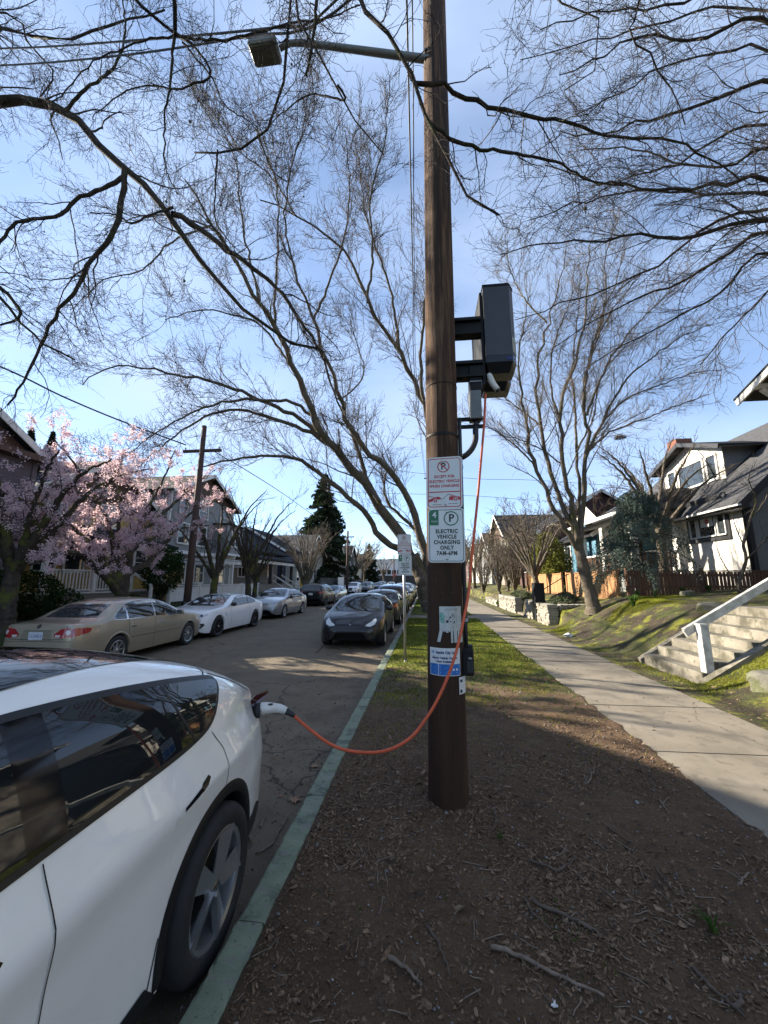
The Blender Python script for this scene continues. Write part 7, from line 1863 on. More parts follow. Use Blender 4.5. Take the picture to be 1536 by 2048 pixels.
# boulders
M_boulder = layered('boulder', ((.11, .105, .088), (.20, .19, .16), 2), [((.09, .10, .035), 3, .46, .60, .8, None), ((.08, .08, .07), 14, .55, .66, .7, None)], bump=.6, bscale=22, dist=.03)
def boulder(label, loc, sx, sy, sz, seed, m=M_boulder, rz=0.0):
    g = rng(seed); bm = bmesh.new(); bmesh.ops.create_icosphere(bm, subdivisions=3, radius=1.0)
    off = g.uniform(0, 50)
    for v in bm.verts:
        n = fbm(np.array(v.co.x * 1.3 + off), np.array(v.co.y * 1.3 + v.co.z * 1.7 + off), 3, seed); c = v.co.copy()
        for ax in range(3): c[ax] = max(-.72, min(.72, c[ax]))
        v.co = c * (.85 + .5 * float(n)); v.co = Vector((v.co.x * sx, v.co.y * sy, v.co.z * sz))
    me = bpy.data.meshes.new('boulder'); bm.to_mesh(me); bm.free(); me.shade_smooth(); me.set_sharp_from_angle(angle=radians(35))
    o = tag(add('boulder', me, m), label, 'rock', 'rocks on the bank'); o.location = loc; o.rotation_euler = (0, 0, rz)
boulder('large pale boulder at the right edge below the steps', (5.0, 6.45, .24), .30, .34, .22, 3, rz=.4)
boulder('flat pale rock at the top of the bank beside the steps', (6.55, 9.95, 1.08), .36, .28, .18, 5, rz=.7)
boulder('dark rounded rock on the bank left of the tree foot', (5.75, 14.35, .42), .30, .28, .26, 6, M_stone_dark)
boulder('small grey rock in front of the picket fence', (8.3, 13.6, 1.28), .22, .2, .16, 9)
# ================================================================== smaller trees and planting
def translucent(name, col, tcol, mixf=.5, var=.2):
    m = bpy.data.materials.new(name); m.use_nodes = True; N, L = m.node_tree.nodes, m.node_tree.links; N.clear()
    out = N.new('ShaderNodeOutputMaterial'); mx = N.new('ShaderNodeMixShader'); d = N.new('ShaderNodeBsdfDiffuse'); t = N.new('ShaderNodeBsdfTranslucent')
    tc = N.new('ShaderNodeTexCoord'); n = N.new('ShaderNodeTexNoise'); n.inputs['Scale'].default_value = 2.2; n.inputs['Detail'].default_value = 6; L.new(tc.outputs['Object'], n.inputs['Vector'])
    r = N.new('ShaderNodeValToRGB'); r.color_ramp.elements[0].position = .35; r.color_ramp.elements[1].position = .65
    r.color_ramp.elements[0].color = tuple(c * (1 - var) for c in col) + (1,); r.color_ramp.elements[1].color = tuple(min(1, c * (1 + var)) for c in col) + (1,)
    L.new(n.outputs['Fac'], r.inputs['Fac']); L.new(r.outputs['Color'], d.inputs['Color']); t.inputs['Color'].default_value = tuple(tcol) + (1,)
    mx.inputs[0].default_value = mixf; L.new(d.outputs[0], mx.inputs[1]); L.new(t.outputs[0], mx.inputs[2]); L.new(mx.outputs[0], out.inputs['Surface']); return m
M_blossom = translucent('blossom_pink', (.66, .50, .545), (.76, .58, .61), .45)
M_leaf_dark = translucent('leaf_dark_green', (.022, .040, .014), (.04, .08, .015), .25, .4)
M_leaf_mid = translucent('leaf_green', (.045, .065, .022), (.09, .13, .02), .35, .4)
M_leaf_sage = translucent('leaf_sage', (.10, .115, .075), (.10, .13, .05), .3, .3)
M_leaf_blue = translucent('needle_blue_grey', (.105, .135, .118), (.10, .14, .11), .25, .4)
M_leaf_yellow = translucent('leaf_mottled', (.13, .14, .04), (.18, .19, .04), .35, .5)
M_leaf_conifer = translucent('needle_dark', (.028, .038, .022), (.03, .05, .018), .15, .4)
def flakes(name, C, size, m, parent, seed, aspect=1.0, up=0.0, kind='stuff', fold=.3):
    """one small folded leaf or petal cluster at each point"""
    g = rng(seed); N = len(C); n = g.normal(size=(N, 3)); n[:, 2] += up; n /= np.linalg.norm(n, axis=1, keepdims=True)
    a = g.normal(size=(N, 3)); u = np.cross(n, a); u /= np.linalg.norm(u, axis=1, keepdims=True) + 1e-9; v = np.cross(n, u)
    s = (size * g.uniform(.6, 1.35, N))[:, None]
    P = np.stack([C - u * s * aspect, C + v * s * .55 + n * s * fold, C + u * s * aspect, C - v * s * .55 + n * s * fold], 1).reshape(-1, 3)
    Q = np.arange(4 * N).reshape(-1, 4); Q = np.vstack([Q[:, [0, 1, 2]], Q[:, [0, 2, 3]]])
    return tag(add(name, np_mesh(name, P, Q), m, parent), kind=kind)
def blob_points(g, centers, radii, N, shell=.55):
    centers = np.array(centers, float); radii = np.array(radii, float)
    if radii.ndim == 1: radii = np.repeat(radii[:, None], 3, 1)
    w = radii.prod(1); idx = g.choice(len(centers), N, p=w / w.sum()); d = g.normal(size=(N, 3)); d /= np.linalg.norm(d, axis=1, keepdims=True)
    r = shell + (1 - shell) * g.random(N) ** .6
    return centers[idx] + d * radii[idx] * r[:, None]
def auto_limbs(base, h, n, spread, r, seed, zf=.35, droop=0.0, curve=.5):
    g = random.Random(seed); base = Vector(base); L_ = []; fork = base + Vector((g.uniform(-.1, .1), g.uniform(-.1, .1), h * zf))
    for k in range(n):
        a = 2 * pi * (k + g.uniform(-.35, .35)) / n; rr = spread * g.uniform(.6, 1.05); d = Vector((cos(a), sin(a), 0)); top = h * g.uniform(.78, 1.0)
        s = fork - Vector((0, 0, g.uniform(0, h * zf * .25)))
        P = [s, s + d * rr * .25 + Vector((0, 0, (top - h * zf) * .35)), s + d * rr * (.25 + .35 * (1 + curve) / 1.5) + Vector((0, 0, (top - h * zf) * .75)), s + d * rr + Vector((0, 0, (top - h * zf) * (1 - droop)))]
        L_.append((P, r * g.uniform(.45, .62), r * .08))
    return [([base, base.lerp(fork, .5) + Vector((g.uniform(-.05, .05), g.uniform(-.05, .05), 0)), fork], r, r * .75)], L_
def LVg(s=1.0, up=.25, dens=1.0, rmin=.004):
    return [dict(density=1.5 * dens / s, length=(.7 * s, 1.7 * s), angle=(25, 60), K=6, rscale=.45, up=up, wig=.18, tmin=.2, rmin=rmin * 2, S=4, part='branches', maxn=14),
            dict(src=[0, 1], density=2.2 * dens / s, length=(.3 * s, .9 * s), angle=(25, 60), K=5, rscale=.5, up=up, wig=.2, tmin=.15, rmin=rmin * 1.3, maxn=14),
            dict(src=[2], density=3.6 * dens / s, length=(.1 * s, .4 * s), angle=(25, 65), K=3, rscale=.7, up=up, wig=.2, tmin=.1, rmin=rmin, maxn=5)]
def gz(x, y): return float(left_z(np.array([float(x)]), np.array([float(y)]))[0]) if x < 0 else bank1(x, y)

# --- flowering cherry, nearer: wide low limbs
bc = Vector((-11.0, 13.2, gz(-11, 13.2) - .05)); f0 = bc + Vector((.05, .05, .75))
def cpx(pts, Xa, Xb): n = len(pts); return [atx(x, y, Xa + (Xb - Xa) * k / (n - 1)) for k, (x, y) in enumerate(pts)]
trunk = [([bc, bc + Vector((0, .02, .4)), f0], .30, .24)]
limbs = [([f0] + cpx([(215, 1160), (180, 1125), (150, 1105), (110, 1110), (60, 1130)], -11, -10.4), .15, .03),
         ([f0] + cpx([(250, 1150), (290, 1130), (330, 1085), (355, 1050), (390, 1020), (440, 1000)], -11, -10.2), .15, .02),
         ([f0] + cpx([(255, 1140), (270, 1080), (300, 1010), (330, 950), (350, 900)], -11, -11.4), .13, .02),
         ([f0] + cpx([(230, 1130), (220, 1060), (190, 990), (150, 930), (110, 880)], -11, -11.6), .13, .02),
         ([f0] + cpx([(215, 1140), (150, 1060), (80, 1010), (20, 990), (-40, 960)], -11, -11.2), .12, .02),
         ([f0] + cpx([(240, 1130), (300, 1050), (380, 980), (430, 940)], -11, -11.8), .11, .02),
         ([f0] + cpx([(225, 1150), (160, 1090), (90, 1060), (30, 1080), (-30, 1060)], -11, -12.0), .11, .02),
         ([f0] + cpx([(240, 1140), (280, 1090), (350, 1060), (420, 1050)], -11, -9.8), .10, .02),
         ([f0] + cpx([(235, 1100), (240, 1010), (235, 950), (250, 900)], -11, -10.6), .10, .02)]
cr, pools = tree('cherry_tree', 'flowering cherry covered in pink blossom in front of the yellow house', 'tree', tuple(bc), trunk, limbs, LVg(1.0, .12, 1.2), (M_bark_cherry, M_bark_cherry, M_twig_dark), 71, zmin=1.9)
def blossoms(root, pools, N, size, seed):
    g = rng(seed); P = np.concatenate([pools[3][0].reshape(-1, 3), pools[2][0][:, 2:].reshape(-1, 3)]); C = P[g.integers(0, len(P), N)] + g.normal(size=(N, 3)) * .045
    flakes('blossom', C, size, M_blossom, root, seed, 1.0)
blossoms(cr, pools, 40000, .030, 5)
# --- a second flowering cherry at the left edge
b7 = Vector((-11.4, 9.6, gz(-11.4, 9.6) - .05)); trunk, limbs = auto_limbs(b7, 6.4, 9, 3.4, .24, 8, .28, .1)
cr, pools = tree('cherry_tree', 'second flowering cherry whose blossom spills in from the left edge', 'tree', tuple(b7), trunk, limbs, LVg(1.0, .12, 1.1), (M_bark_cherry, M_bark_cherry, M_twig_dark), 72, zmin=2.0)
blossoms(cr, pools, 16000, .029, 6)
# --- bare trees behind the far row of cars
def bare(label, base, h, n, spread, r, seed, mats=(M_bark_cherry, M_bark_cherry, M_twig_dark), zf=.3, s=1.0, up=.3, dens=1.0, droop=0.0, group=None, rmin=.005, name='bare_tree', curve=.5):
    base = Vector(base); base.z = gz(base.x, base.y) - .05; trunk, limbs = auto_limbs(base, h, n, spread, r, seed, zf, droop, curve)
    return tree(name, label, 'tree', tuple(base), trunk, limbs, LVg(s, up, dens, rmin), mats, seed, group=group, zmin=base.z + .5)
bare('gnarled bare tree right behind the leaning pole', (-10.3, 18.2, 0), 6.4, 7, 3.0, .20, 81)
bare('bare tree with tall upright shoots behind the silver saloon', (-10.2, 21.6, 0), 7.2, 8, 2.6, .19, 82, up=.7, s=1.1)
bare('low bare tree beside the tall shoots behind the silver saloon', (-10.6, 23.4, 0), 5.6, 7, 2.6, .16, 83, up=.4)
bare('round many stemmed bare tree beyond the dark estate', (-10.6, 33.5, 0), 6.2, 14, 3.0, .20, 84, (M_bark_grey, M_bark_grey, M_twig), .12, .9, .35, 1.3, rmin=.007)
bare('round bare street tree far down the left pavement', (-12.2, 66, 0), 8.5, 12, 4.6, .22, 85, (M_bark_grey, M_bark_grey, M_twig_pale), .28, 1.3, .35, 1.1, rmin=.016)
bare('second round bare street tree far down the left pavement', (-13.5, 84, 0), 9, 11, 5.0, .22, 86, (M_bark_grey, M_bark_grey, M_twig_pale), .28, 1.5, .35, 1.0, rmin=.02)
bare('thin tree in front of the navy house', (-13, 42, 0), 7.5, 9, 2.6, .14, 87, zf=.25, rmin=.009)
# --- right side
bare('arching bare cherry above the cedar fence gap', (6.2, 23.0, 0), 5.4, 10, 3.0, .19, 91, (M_bark_grey, M_bark_grey, M_twig), .22, .9, .05, 1.3, droop=.25, rmin=.005)
bare('bare many stemmed shrub beside the far pavement', (5.3, 29.5, 0), 5.2, 14, 2.0, .10, 92, (M_bark_grey, M_bark_grey, M_twig_pale), .06, .8, .4, 1.3, rmin=.006, name='bare_shrub')
bare('second bare shrub farther along the pavement edge', (5.0, 36, 0), 5.4, 12, 2.0, .10, 93, (M_bark_grey, M_bark_grey, M_twig_pale), .06, .9, .4, 1.2, rmin=.008, name='bare_shrub')
bare('bare twiggy shrub hiding the foot of the red house', (6.3, 31.5, 0), 4.6, 14, 2.2, .09, 191, (M_bark_grey, M_bark_grey, M_twig_pale), .06, .8, .3, 1.4, rmin=.007, name='bare_shrub')
bare('bare twiggy shrub beyond the long stone wall', (6.0, 27.6, 0), 4.2, 13, 2.0, .09, 192, (M_bark_grey, M_bark_grey, M_twig), .06, .8, .3, 1.4, rmin=.006, name='bare_shrub')
bare('slender bare tree between the red and blue houses', (7.6, 28.6, 0), 6.8, 9, 2.6, .13, 193, (M_bark_grey, M_bark_grey, M_twig), .25, .9, .25, 1.4, rmin=.007)
mg, mp_ = bare('bare budding tree in front of the white house dormer', (9.7, 17.2, 0), 7.2, 9, 2.7, .20, 94, (M_bark_grey, M_bark_grey, M_twig), .42, .85, .18, 1.5, rmin=.005)
bare('dark reddish bare tree behind the blue house eave', (12.5, 30, 0), 8.2, 10, 3.4, .2, 95, (M_bark_dark, M_bark_dark, mat('twig_red', (.07, .035, .032), .85)), .3, 1.0, .2, 1.5, rmin=.010)
bare('tall bare tree behind the red house', (9.8, 40, 0), 8, 9, 3.0, .2, 97, (M_bark_grey, M_bark_grey, M_twig_pale), .3, 1.2, .3, 1.0, rmin=.012)
sp0 = at(1484, 1192, 13.0); sp0.z = gz(sp0.x, 13.0) - .04
tree('sapling', 'thin crooked bare sapling in front of the picket fence near the steps', 'tree', tuple(sp0),
     [([sp0, at(1478, 1165, 13), at(1492, 1120, 13), at(1487, 1090, 13), at(1500, 1040, 13)], .055, .035)],
     [(px([(1500, 1040), (1512, 1000), (1498, 960), (1505, 930)], 13, 12.7), .03, .008), (px([(1478, 1165), (1455, 1140), (1435, 1100), (1430, 1070)], 13, 13.3), .022, .006), (px([(1492, 1120), (1530, 1080), (1560, 1040)], 13, 12.8), .025, .008), (px([(1487, 1090), (1470, 1050), (1460, 1010)], 13, 13.2), .02, .006), (px([(1500, 1040), (1530, 1000), (1545, 950)], 13, 12.8), .02, .006)],
     LVg(.6, .25, .8, .003), (M_bark_grey, M_bark_grey, M_twig_pale), 96, zmin=1.7)
# nest in the bare tree by the white house
ns = at(1240, 874, 16.0); g = rng(3); mb = MB()
for k in range(90):
    a = g.uniform(0, 2 * pi); r = g.uniform(.05, .20); z = g.uniform(-.08, .06); d = Vector((cos(a + 1.6), sin(a + 1.6), g.uniform(-.3, .3))) * g.uniform(.08, .2); p = ns + Vector((r * cos(a), r * sin(a), z)); mb.tube([p - d, p + d], .006, 3)
tag(mb.build('bird_nest', M_twig_dark), 'small twig nest in the bare tree before the white house', 'nest')
# --- weeping blue cedar
def weeping(label, base, h, spread, seed, top_px=None):
    g = rng(seed); base = Vector(base); base.z = gz(base.x, base.y) - .05; root = thing('weeping_cedar', label, 'tree', tuple(base))
    top = base + Vector((.15, .1, h)); MB().tube(resample([base, base + Vector((.05, 0, h * .4)), top], 10), list(np.linspace(.10, .03, 10)), 8).build('trunk', M_bark_dark, root, smooth=True)
    C, mb = [], MB()
    for k in range(58):
        t = g.uniform(.22, 1.0); a = g.uniform(0, 2 * pi); L_ = spread * (1.3 - 1.02 * t) * g.uniform(.65, 1.1); s = np.array(base.lerp(top, t)); d = np.array((cos(a), sin(a), 0)); n = 14
        P = np.array([s + d * L_ * q + np.array((0, 0, .28 * q * L_ - .55 * q * q * L_)) for q in np.linspace(0, 1, n)]); P[:, 2] = np.maximum(P[:, 2], base.z + .25)
        mb.tube(P, list(np.linspace(.028, .006, n)), 4)
        for q in range(3, n):
            for m_ in range(g.integers(2, 4)):
                side = np.cross(d, (0, 0, 1)) * g.normal() * .22 * (1.1 - q / n); ln = g.uniform(.25, .75) * (.7 + .5 * (1 - t)); p0 = P[q] + side; nn = int(ln / .024)
                for w in range(nn): C.append(p0 + np.array((g.normal() * .025, g.normal() * .025, -ln * w / nn)))
    mb.build('branches', M_bark_dark, root, smooth=True, kind='stuff'); C = np.array(C); C[:, 2] = np.maximum(C[:, 2], base.z + .12)
    flakes('foliage', C, .036, M_leaf_blue, root, seed, .8)
weeping('blue grey weeping cedar in front of the picket fence and white house', (7.75, 15.0, 0), 3.9, 2.25, 31)
# --- clipped and loose evergreens
def shrub(label, base, blobs, N, size, m, seed, name='shrub', cat='shrub', group=None, aspect=1.0, stems=True):
    g = rng(seed); base = Vector(base); base.z = gz(base.x, base.y) - .03; root = thing(name, label, cat, tuple(base), group=group)
    Cn = [tuple(base + Vector(b[:3])) for b in blobs]; Rr = [b[3] if hasattr(b[3], '__len__') else (b[3],) * 3 for b in blobs]
    C = blob_points(g, Cn, Rr, N); C[:, 2] = np.maximum(C[:, 2], base.z + .02); flakes('foliage', C, size, m, root, seed, aspect)
    if stems:
        mb = MB()
        for k in range(9):
            c = Vector(C[g.integers(0, N)]); mb.tube([base, base.lerp(c, .5) + Vector((0, 0, .05)), c], [.02, .012, .005], 5)
        mb.build('stems', M_bark_dark, root, kind='stuff')
    return root
shrub('dark clipped evergreen hedge at the left edge behind the gold saloon', (-12.3, 10.6, 0), [(0, -1.2, .9, (.7, 1.2, .8)), (0, .4, .8, (.7, 1.0, .75)), (.1, 1.5, .5, (.5, .6, .5))], 9000, .045, M_leaf_dark, 41, 'hedge', 'hedge')
shrub('low glossy shrub under the cherry tree', (-11.6, 14.2, 0), [(0, 0, .45, (.6, .9, .45)), (.2, -1.3, .35, (.5, .7, .4))], 3500, .05, M_leaf_dark, 42)
shrub('shaggy rhododendron beside the timber gate', (-12.4, 17.2, 0), [(0, 0, 1.5, (.8, 1.1, 1.0)), (-.2, .6, 2.2, (.7, .8, .7))], 3800, .06, M_leaf_dark, 43)
shrub('green daffodil clump at the foot of the leaning pole', (-9.9, 13.9, 0), [(0, 0, .12, (.5, .8, .16)), (.1, 1.3, .12, (.4, .7, .15))], 1600, .06, M_leaf_mid, 44, 'plant', 'plant', None, 1.6)
def thuja(label, x, y, h, r, seed):
    g = rng(seed); b = Vector((x, y, gz(x, y))); root = thing('thuja', label, 'tree', tuple(b), group='dark columnar evergreens'); N = 7000
    z = g.random(N) ** .8; rr = r * (1 - z ** 2.2) * (.8 + .25 * g.random(N)); a = g.uniform(0, 2 * pi, N); C = np.stack([x + rr * np.cos(a), y + rr * np.sin(a), b.z + .2 + z * (h - .2)], 1)
    MB().tube([b, b + Vector((0, 0, h * .9))], [.12, .03], 6).build('trunk', M_bark_dark, root); flakes('foliage', C, .085, M_leaf_conifer, root, seed, 1.3, .4)
thuja('left dark columnar evergreen behind the yellow house', at(95, 905, 15.2).x - 1, 15.2, at(95, 900, 15.2).z + .2, 1.0, 51)
thuja('right dark columnar evergreen behind the yellow house', at(137, 905, 16.4).x - 1, 16.4, at(137, 903, 16.4).z + .2, .8, 52)
def conifer(label, x, y, h, r, seed, group=None):
    g = rng(seed); b = Vector((x, y, gz(x, y))); root = thing('conifer', label, 'tree', tuple(b), group=group); C, mb = [], MB(); top = b + Vector((0, 0, h)); mb2 = MB().tube([b, top], [r * .09, .03], 8); mb2.build('trunk', M_bark_dark, root)
    for k in range(150):
        t = g.random() ** .8 * .96 + .04; a = g.uniform(0, 2 * pi); L_ = r * (1 - t) ** .8 * g.uniform(.7, 1.15) + .15; s = np.array(b.lerp(top, t)); d = np.array((cos(a), sin(a), 0)); 
        P = [s + d * L_ * q + np.array((0, 0, .06 * L_ - .32 * L_ * q * q)) for q in np.linspace(0, 1, 6)]; mb.tube(P, list(np.linspace(.05, .012, 6)), 3)
        n = int(70 * L_ / r) + 8; q = g.random(n) ** .7
        C.append(s + d * (L_ * q)[:, None] + np.stack([g.normal(size=n) * .16 * L_ / 2, g.normal(size=n) * .16 * L_ / 2, .06 * L_ - .32 * L_ * q * q - g.random(n) * .22], 1))
    mb.build('branches', M_bark_dark, root, kind='stuff'); flakes('foliage', np.vstack(C), .15 * r / 2.5, M_leaf_conifer, root, seed, 1.5, .3)
conifer('tall dark conifer behind the far houses on the left', at(647, 1100, 58).x, 58, at(647, 955, 58).z, 5.6, 61)
conifer('dark conifer far down the left side', at(738, 1120, 92).x, 92, 9.5, 3.0, 62)
shrub('loose green and yellow evergreen bush behind the arching cherry', (7.6, 25.4, 0), [(0, 0, 1.9, (1.0, 1.3, 1.8)), (.3, -.8, 1.5, (.9, .9, 1.3))], 5200, .085, M_leaf_yellow, 45)
for k, (x, y, w, lab) in enumerate(((5.5, 16.9, .5, 'grey green lavender bush behind the nearest stone wall'), (6.0, 18.0, .55, 'grey green lavender bush below the cedar fence'), (5.4, 22.5, .5, 'grey green lavender bush on top of the long stone wall'), (5.6, 24.4, .55, 'second grey green lavender bush on the long stone wall'), (5.0, 26.7, .4, 'dark green cushion bush at the far end of the long stone wall'))):
    g = rng(200 + k); b = Vector((x, y, gz(x, y))); root = thing('lavender', lab, 'shrub', tuple(b), group='low bushes above the stone walls'); N = 1500
    a = g.uniform(0, 2 * pi, N); r = w * np.sqrt(g.random(N)); z = .45 * w * (1.2 - (r / w) ** 2) * (.5 + .9 * g.random(N)); C = np.stack([x + r * np.cos(a) * 1.1, y + r * np.sin(a) * 1.3, b.z + z], 1); flakes('foliage', C, .05, M_leaf_sage if k < 4 else M_leaf_mid, root, 210 + k, 1.7, .2)
    mb = MB()
    for q in range(40):
        aa_ = g.uniform(0, 2 * pi); rr = w * g.random(); mb.tube([b, b + Vector((rr * cos(aa_), rr * sin(aa_), .55 * w + .12))], .005, 3)
    mb.build('stems', M_twig_pale, root, kind='stuff')
# --- strappy clumps
def clump(label, loc, n, h, seed, m=None, name='plant', lean=.7):
    g = random.Random(seed); loc = Vector(loc); mb = MB()
    for k in range(n):
        a = g.uniform(0, 2 * pi); d = Vector((cos(a), sin(a), 0)); s = Vector((-d.y, d.x, 0)); w = h * g.uniform(.035, .06); hh = h * g.uniform(.6, 1.1); l = lean * g.uniform(.3, 1.0); b = loc + d * g.uniform(0, h * .12)
        P = [b, b + d * hh * l * .3 + Vector((0, 0, hh * .6)), b + d * hh * l * .75 + Vector((0, 0, hh * .85)), b + d * hh * l * 1.15 + Vector((0, 0, hh * .7))]
        V = []; 
        for p, ww in zip(P, (w, w, w * .8, w * .1)): V += [p - s * ww, p + s * ww]
        mb.quads(V, [(0, 1, 3, 2), (2, 3, 5, 4), (4, 5, 7, 6)])
    return tag(mb.build(name, m or M_leaf_mid), label, 'plant')
M_weed = translucent('weed_green', (.055, .10, .028), (.10, .17, .03), .35, .3)
p_ = Vector((6.15, 12.6, 0)); p_.z = bank1(p_.x, p_.y)
clump('grassy tuft on the mossy bank beside the tree foot', p_, 46, .38, 3, M_weed)
clump('small green weed in the dirt at the lower right', atz(1428, 1868, .012), 16, .085, 4, M_weed, lean=1.2)
clump('tiny green sprout on the dirt right of the pole foot', atz(1000, 1680, .012), 18, .05, 5, M_weed, lean=1.1)
for k, (x, y) in enumerate(((7.6, 14.1), (8.5, 14.15), (9.3, 14.1), (7.0, 14.0))):
    clump(('bright daffodil leaves under the weeping cedar', 'daffodil leaves right of the cedar trunk', 'daffodil leaves along the picket fence foot', 'daffodil leaves by the cedar fence corner')[k], (x, y, bank1(x, y)), 60, .26, 20 + k, M_weed, lean=.5)
# --- the street goes on: simple houses and trees in the distance on both sides
for k, (x0, x1, y0, y1, ze, zp, m, face, lab) in enumerate(((-24, -15, 60, 69, 5.4, 8.2, M_tan_wall, 1, 'tan house far down the left side'), (-24, -15, 73, 82, 5.6, 8.6, M_grey_siding, 1, 'grey house far down the left side'), (-24, -15, 88, 100, 5.2, 8.0, M_cream, 1, 'pale house near the end of the left side'),
        (8.8, 17, 54, 63, 5.6, 8.6, M_grey_siding, -1, 'grey house far along the pavement'), (8.8, 17, 67, 77, 5.4, 8.2, M_cream, -1, 'pale house far along the pavement'), (8.8, 17, 82, 96, 6.0, 9.0, M_red_wall, -1, 'red house near the end of the pavement'))):
    t = thing('distant_house', lab, 'house', ((x0 + x1) / 2, (y0 + y1) / 2, 1), group='distant houses'); gable_house(t, x0, x1, y0, y1, 1.0, ze, zp, m, M_shingle_dark, .5, 'X')
    for y in np.linspace(y0 + 1.6, y1 - 1.6, 3): window_at(t, street_frame((x1 + .02) if face > 0 else (x0 - .02), float(y), 3.0, face), 1.1, 1.4)
for k, (x, y, h, s) in enumerate(((5.6, 47, 7.5, 3.0), (5.2, 58, 8, 3.4), (6, 72, 9, 3.8), (1.0, 52, 9.5, 3.6), (.8, 66, 10, 4), (1.2, 84, 11, 4.4), (-11, 100, 9, 4))):
    bare(('bare tree beyond the brown house', 'bare tree by the distant grey house', 'bare tree by the distant pale house', 'street tree on the strip behind the parked cars', 'farther street tree on the strip', 'farthest street tree on the strip', 'bare tree near the white building')[k], (x, y, 0), h, 9, s, .2, 300 + k, (M_bark_grey, M_bark_grey, M_twig_pale), .26, 1.4, .3, .8, rmin=.016)
# ================================================================== litter on the ground
M_litter = mat('leaf_litter', (.045, .027, .015), .9, var=.1, vscale=40, col2=(.19, .12, .07), lo=.3, hi=.7, detail=2)
M_litter2 = mat('leaf_litter_pale', (.075, .047, .028), .9, var=.1, vscale=50, col2=(.29, .195, .12), lo=.3, hi=.7, detail=2)
M_chip = mat('bark_chips', (.045, .026, .014), .9, var=.1, vscale=60, col2=(.22, .135, .075), lo=.3, hi=.7, detail=2)
M_grit = mat('grit', (.10, .095, .09), .9, var=.1, vscale=90, col2=(.38, .36, .33), lo=.4, hi=.75, detail=1)
M_stick = mat('stick_bark', (.085, .062, .045), .85, var=.35, vscale=18, stretch=(1, 1, 1), bump=.4, bscale=60)
M_stick_pale = mat('stick_pale', (.17, .13, .095), .85, var=.3, vscale=18)
def sprinkle(N, box, seed, dens=None):
    g = rng(seed); P = np.stack([g.uniform(box[0], box[1], N), g.uniform(box[2], box[3], N)], 1)
    if dens is not None: P = P[g.random(N) < dens(P[:, 0], P[:, 1])]
    return P
def surf(P, f, lift=.004): return np.stack([P[:, 0], P[:, 1], f(P[:, 0], P[:, 1]) + lift], 1)
def leaf_litter(name, label, C, size, m, seed, aspect=.9, up=3.0, fold=.2):
    """irregular torn flakes: six-cornered, each its own outline"""
    g = rng(seed); N = len(C); n = g.normal(size=(N, 3)); n[:, 2] += up; n /= np.linalg.norm(n, axis=1, keepdims=True)
    a = g.normal(size=(N, 3)); u = np.cross(n, a); u /= np.linalg.norm(u, axis=1, keepdims=True) + 1e-9; v = np.cross(n, u)
    s = (size * np.exp(g.normal(size=N) * .45))[:, None]; P = []
    for k in range(6):
        an = k * pi / 3 + g.uniform(-.4, .4, N)[:, None]; r = s * g.uniform(.45, 1.15, N)[:, None]
        P.append(C + u * (np.cos(an) * r * aspect) + v * (np.sin(an) * r * .6) + n * (g.uniform(-fold, fold, N)[:, None] * s))
    V = np.stack(P, 1).reshape(-1, 3); b = np.arange(N)[:, None] * 6
    Q = np.vstack([b + np.array([[0, 1, 2]]), b + np.array([[0, 2, 3]]), b + np.array([[0, 3, 5]]), b + np.array([[3, 4, 5]])])
    o = tag(add(name, np_mesh(name, V, Q), m), kind='stuff'); o['label'] = label; return o
def d_near(x, y): return np.clip(1.25 - (y - 1.0) / 4.2, .05, 1) * (.25 + 1.3 * smoothstep(.35, .7, fbm(x * 1.7, y * 1.7, 3, 77))) * (1 - .75 * smoothstep(1.5, 2.6, x))
S1 = surf(sprinkle(44000, (KX1 + .02, 2.45, .8, 7.5), 1, d_near), strip_z)
leaf_litter('leaf_litter', 'brown crumbled leaf litter on the dirt', S1, .0085, M_litter, 1)
S2 = surf(sprinkle(6000, (KX1 + .02, 2.4, .8, 6.5), 2, d_near), strip_z, .007)
leaf_litter('dry_leaves', 'larger pale dry leaf pieces on the dirt', S2, .0115, M_litter2, 2, 1.2, 2.2, .4)
S3 = surf(sprinkle(60000, (KX1 + .02, 2.4, .8, 7.5), 3, d_near), strip_z, .003)
leaf_litter('bark_chips', 'dark bark chips scattered over the dirt', S3, .0062, M_chip, 3, 2.2)
S4 = surf(sprinkle(7000, (KX1 + .02, 2.6, .8, 9), 4), strip_z, .003)
leaf_litter('grit', 'pale grit specks on the dirt', S4, .0035, M_grit, 4, .8, .5)
def pebbles(name, label, C, size, m, seed):
    g = rng(seed); N = len(C); oc = np.array([(1, 0, 0), (0, 1, 0), (-1, 0, 0), (0, -1, 0), (0, 0, .8), (0, 0, -.6)], float); s = (size * np.exp(g.normal(size=N) * .4))[:, None, None]
    V = (C[:, None, :] + oc[None] * s * g.uniform(.6, 1.3, (N, 6, 1))).reshape(-1, 3); Fc = np.array([(0, 1, 4), (1, 2, 4), (2, 3, 4), (3, 0, 4), (1, 0, 5), (2, 1, 5), (3, 2, 5), (0, 3, 5)])
    Q = (np.arange(N)[:, None, None] * 6 + Fc[None]).reshape(-1, 3); o = tag(add(name, np_mesh(name, V, Q, True), m), kind='stuff'); o['label'] = label
pebbles('pebbles', 'small stones in the dirt', surf(sprinkle(1500, (KX1 + .02, 2.5, .8, 7), 44), strip_z, .003), .006, M_grit, 44)
pebbles('road_grit', 'loose grit in the gutter', surf(sprinkle(2600, (-2.6, KX0 - .01, 1.5, 12), 45, lambda x, y: np.clip(1.1 - (KX0 - x) / 1.2, .05, 1)), road_z, .002), .0045, M_grit, 45)
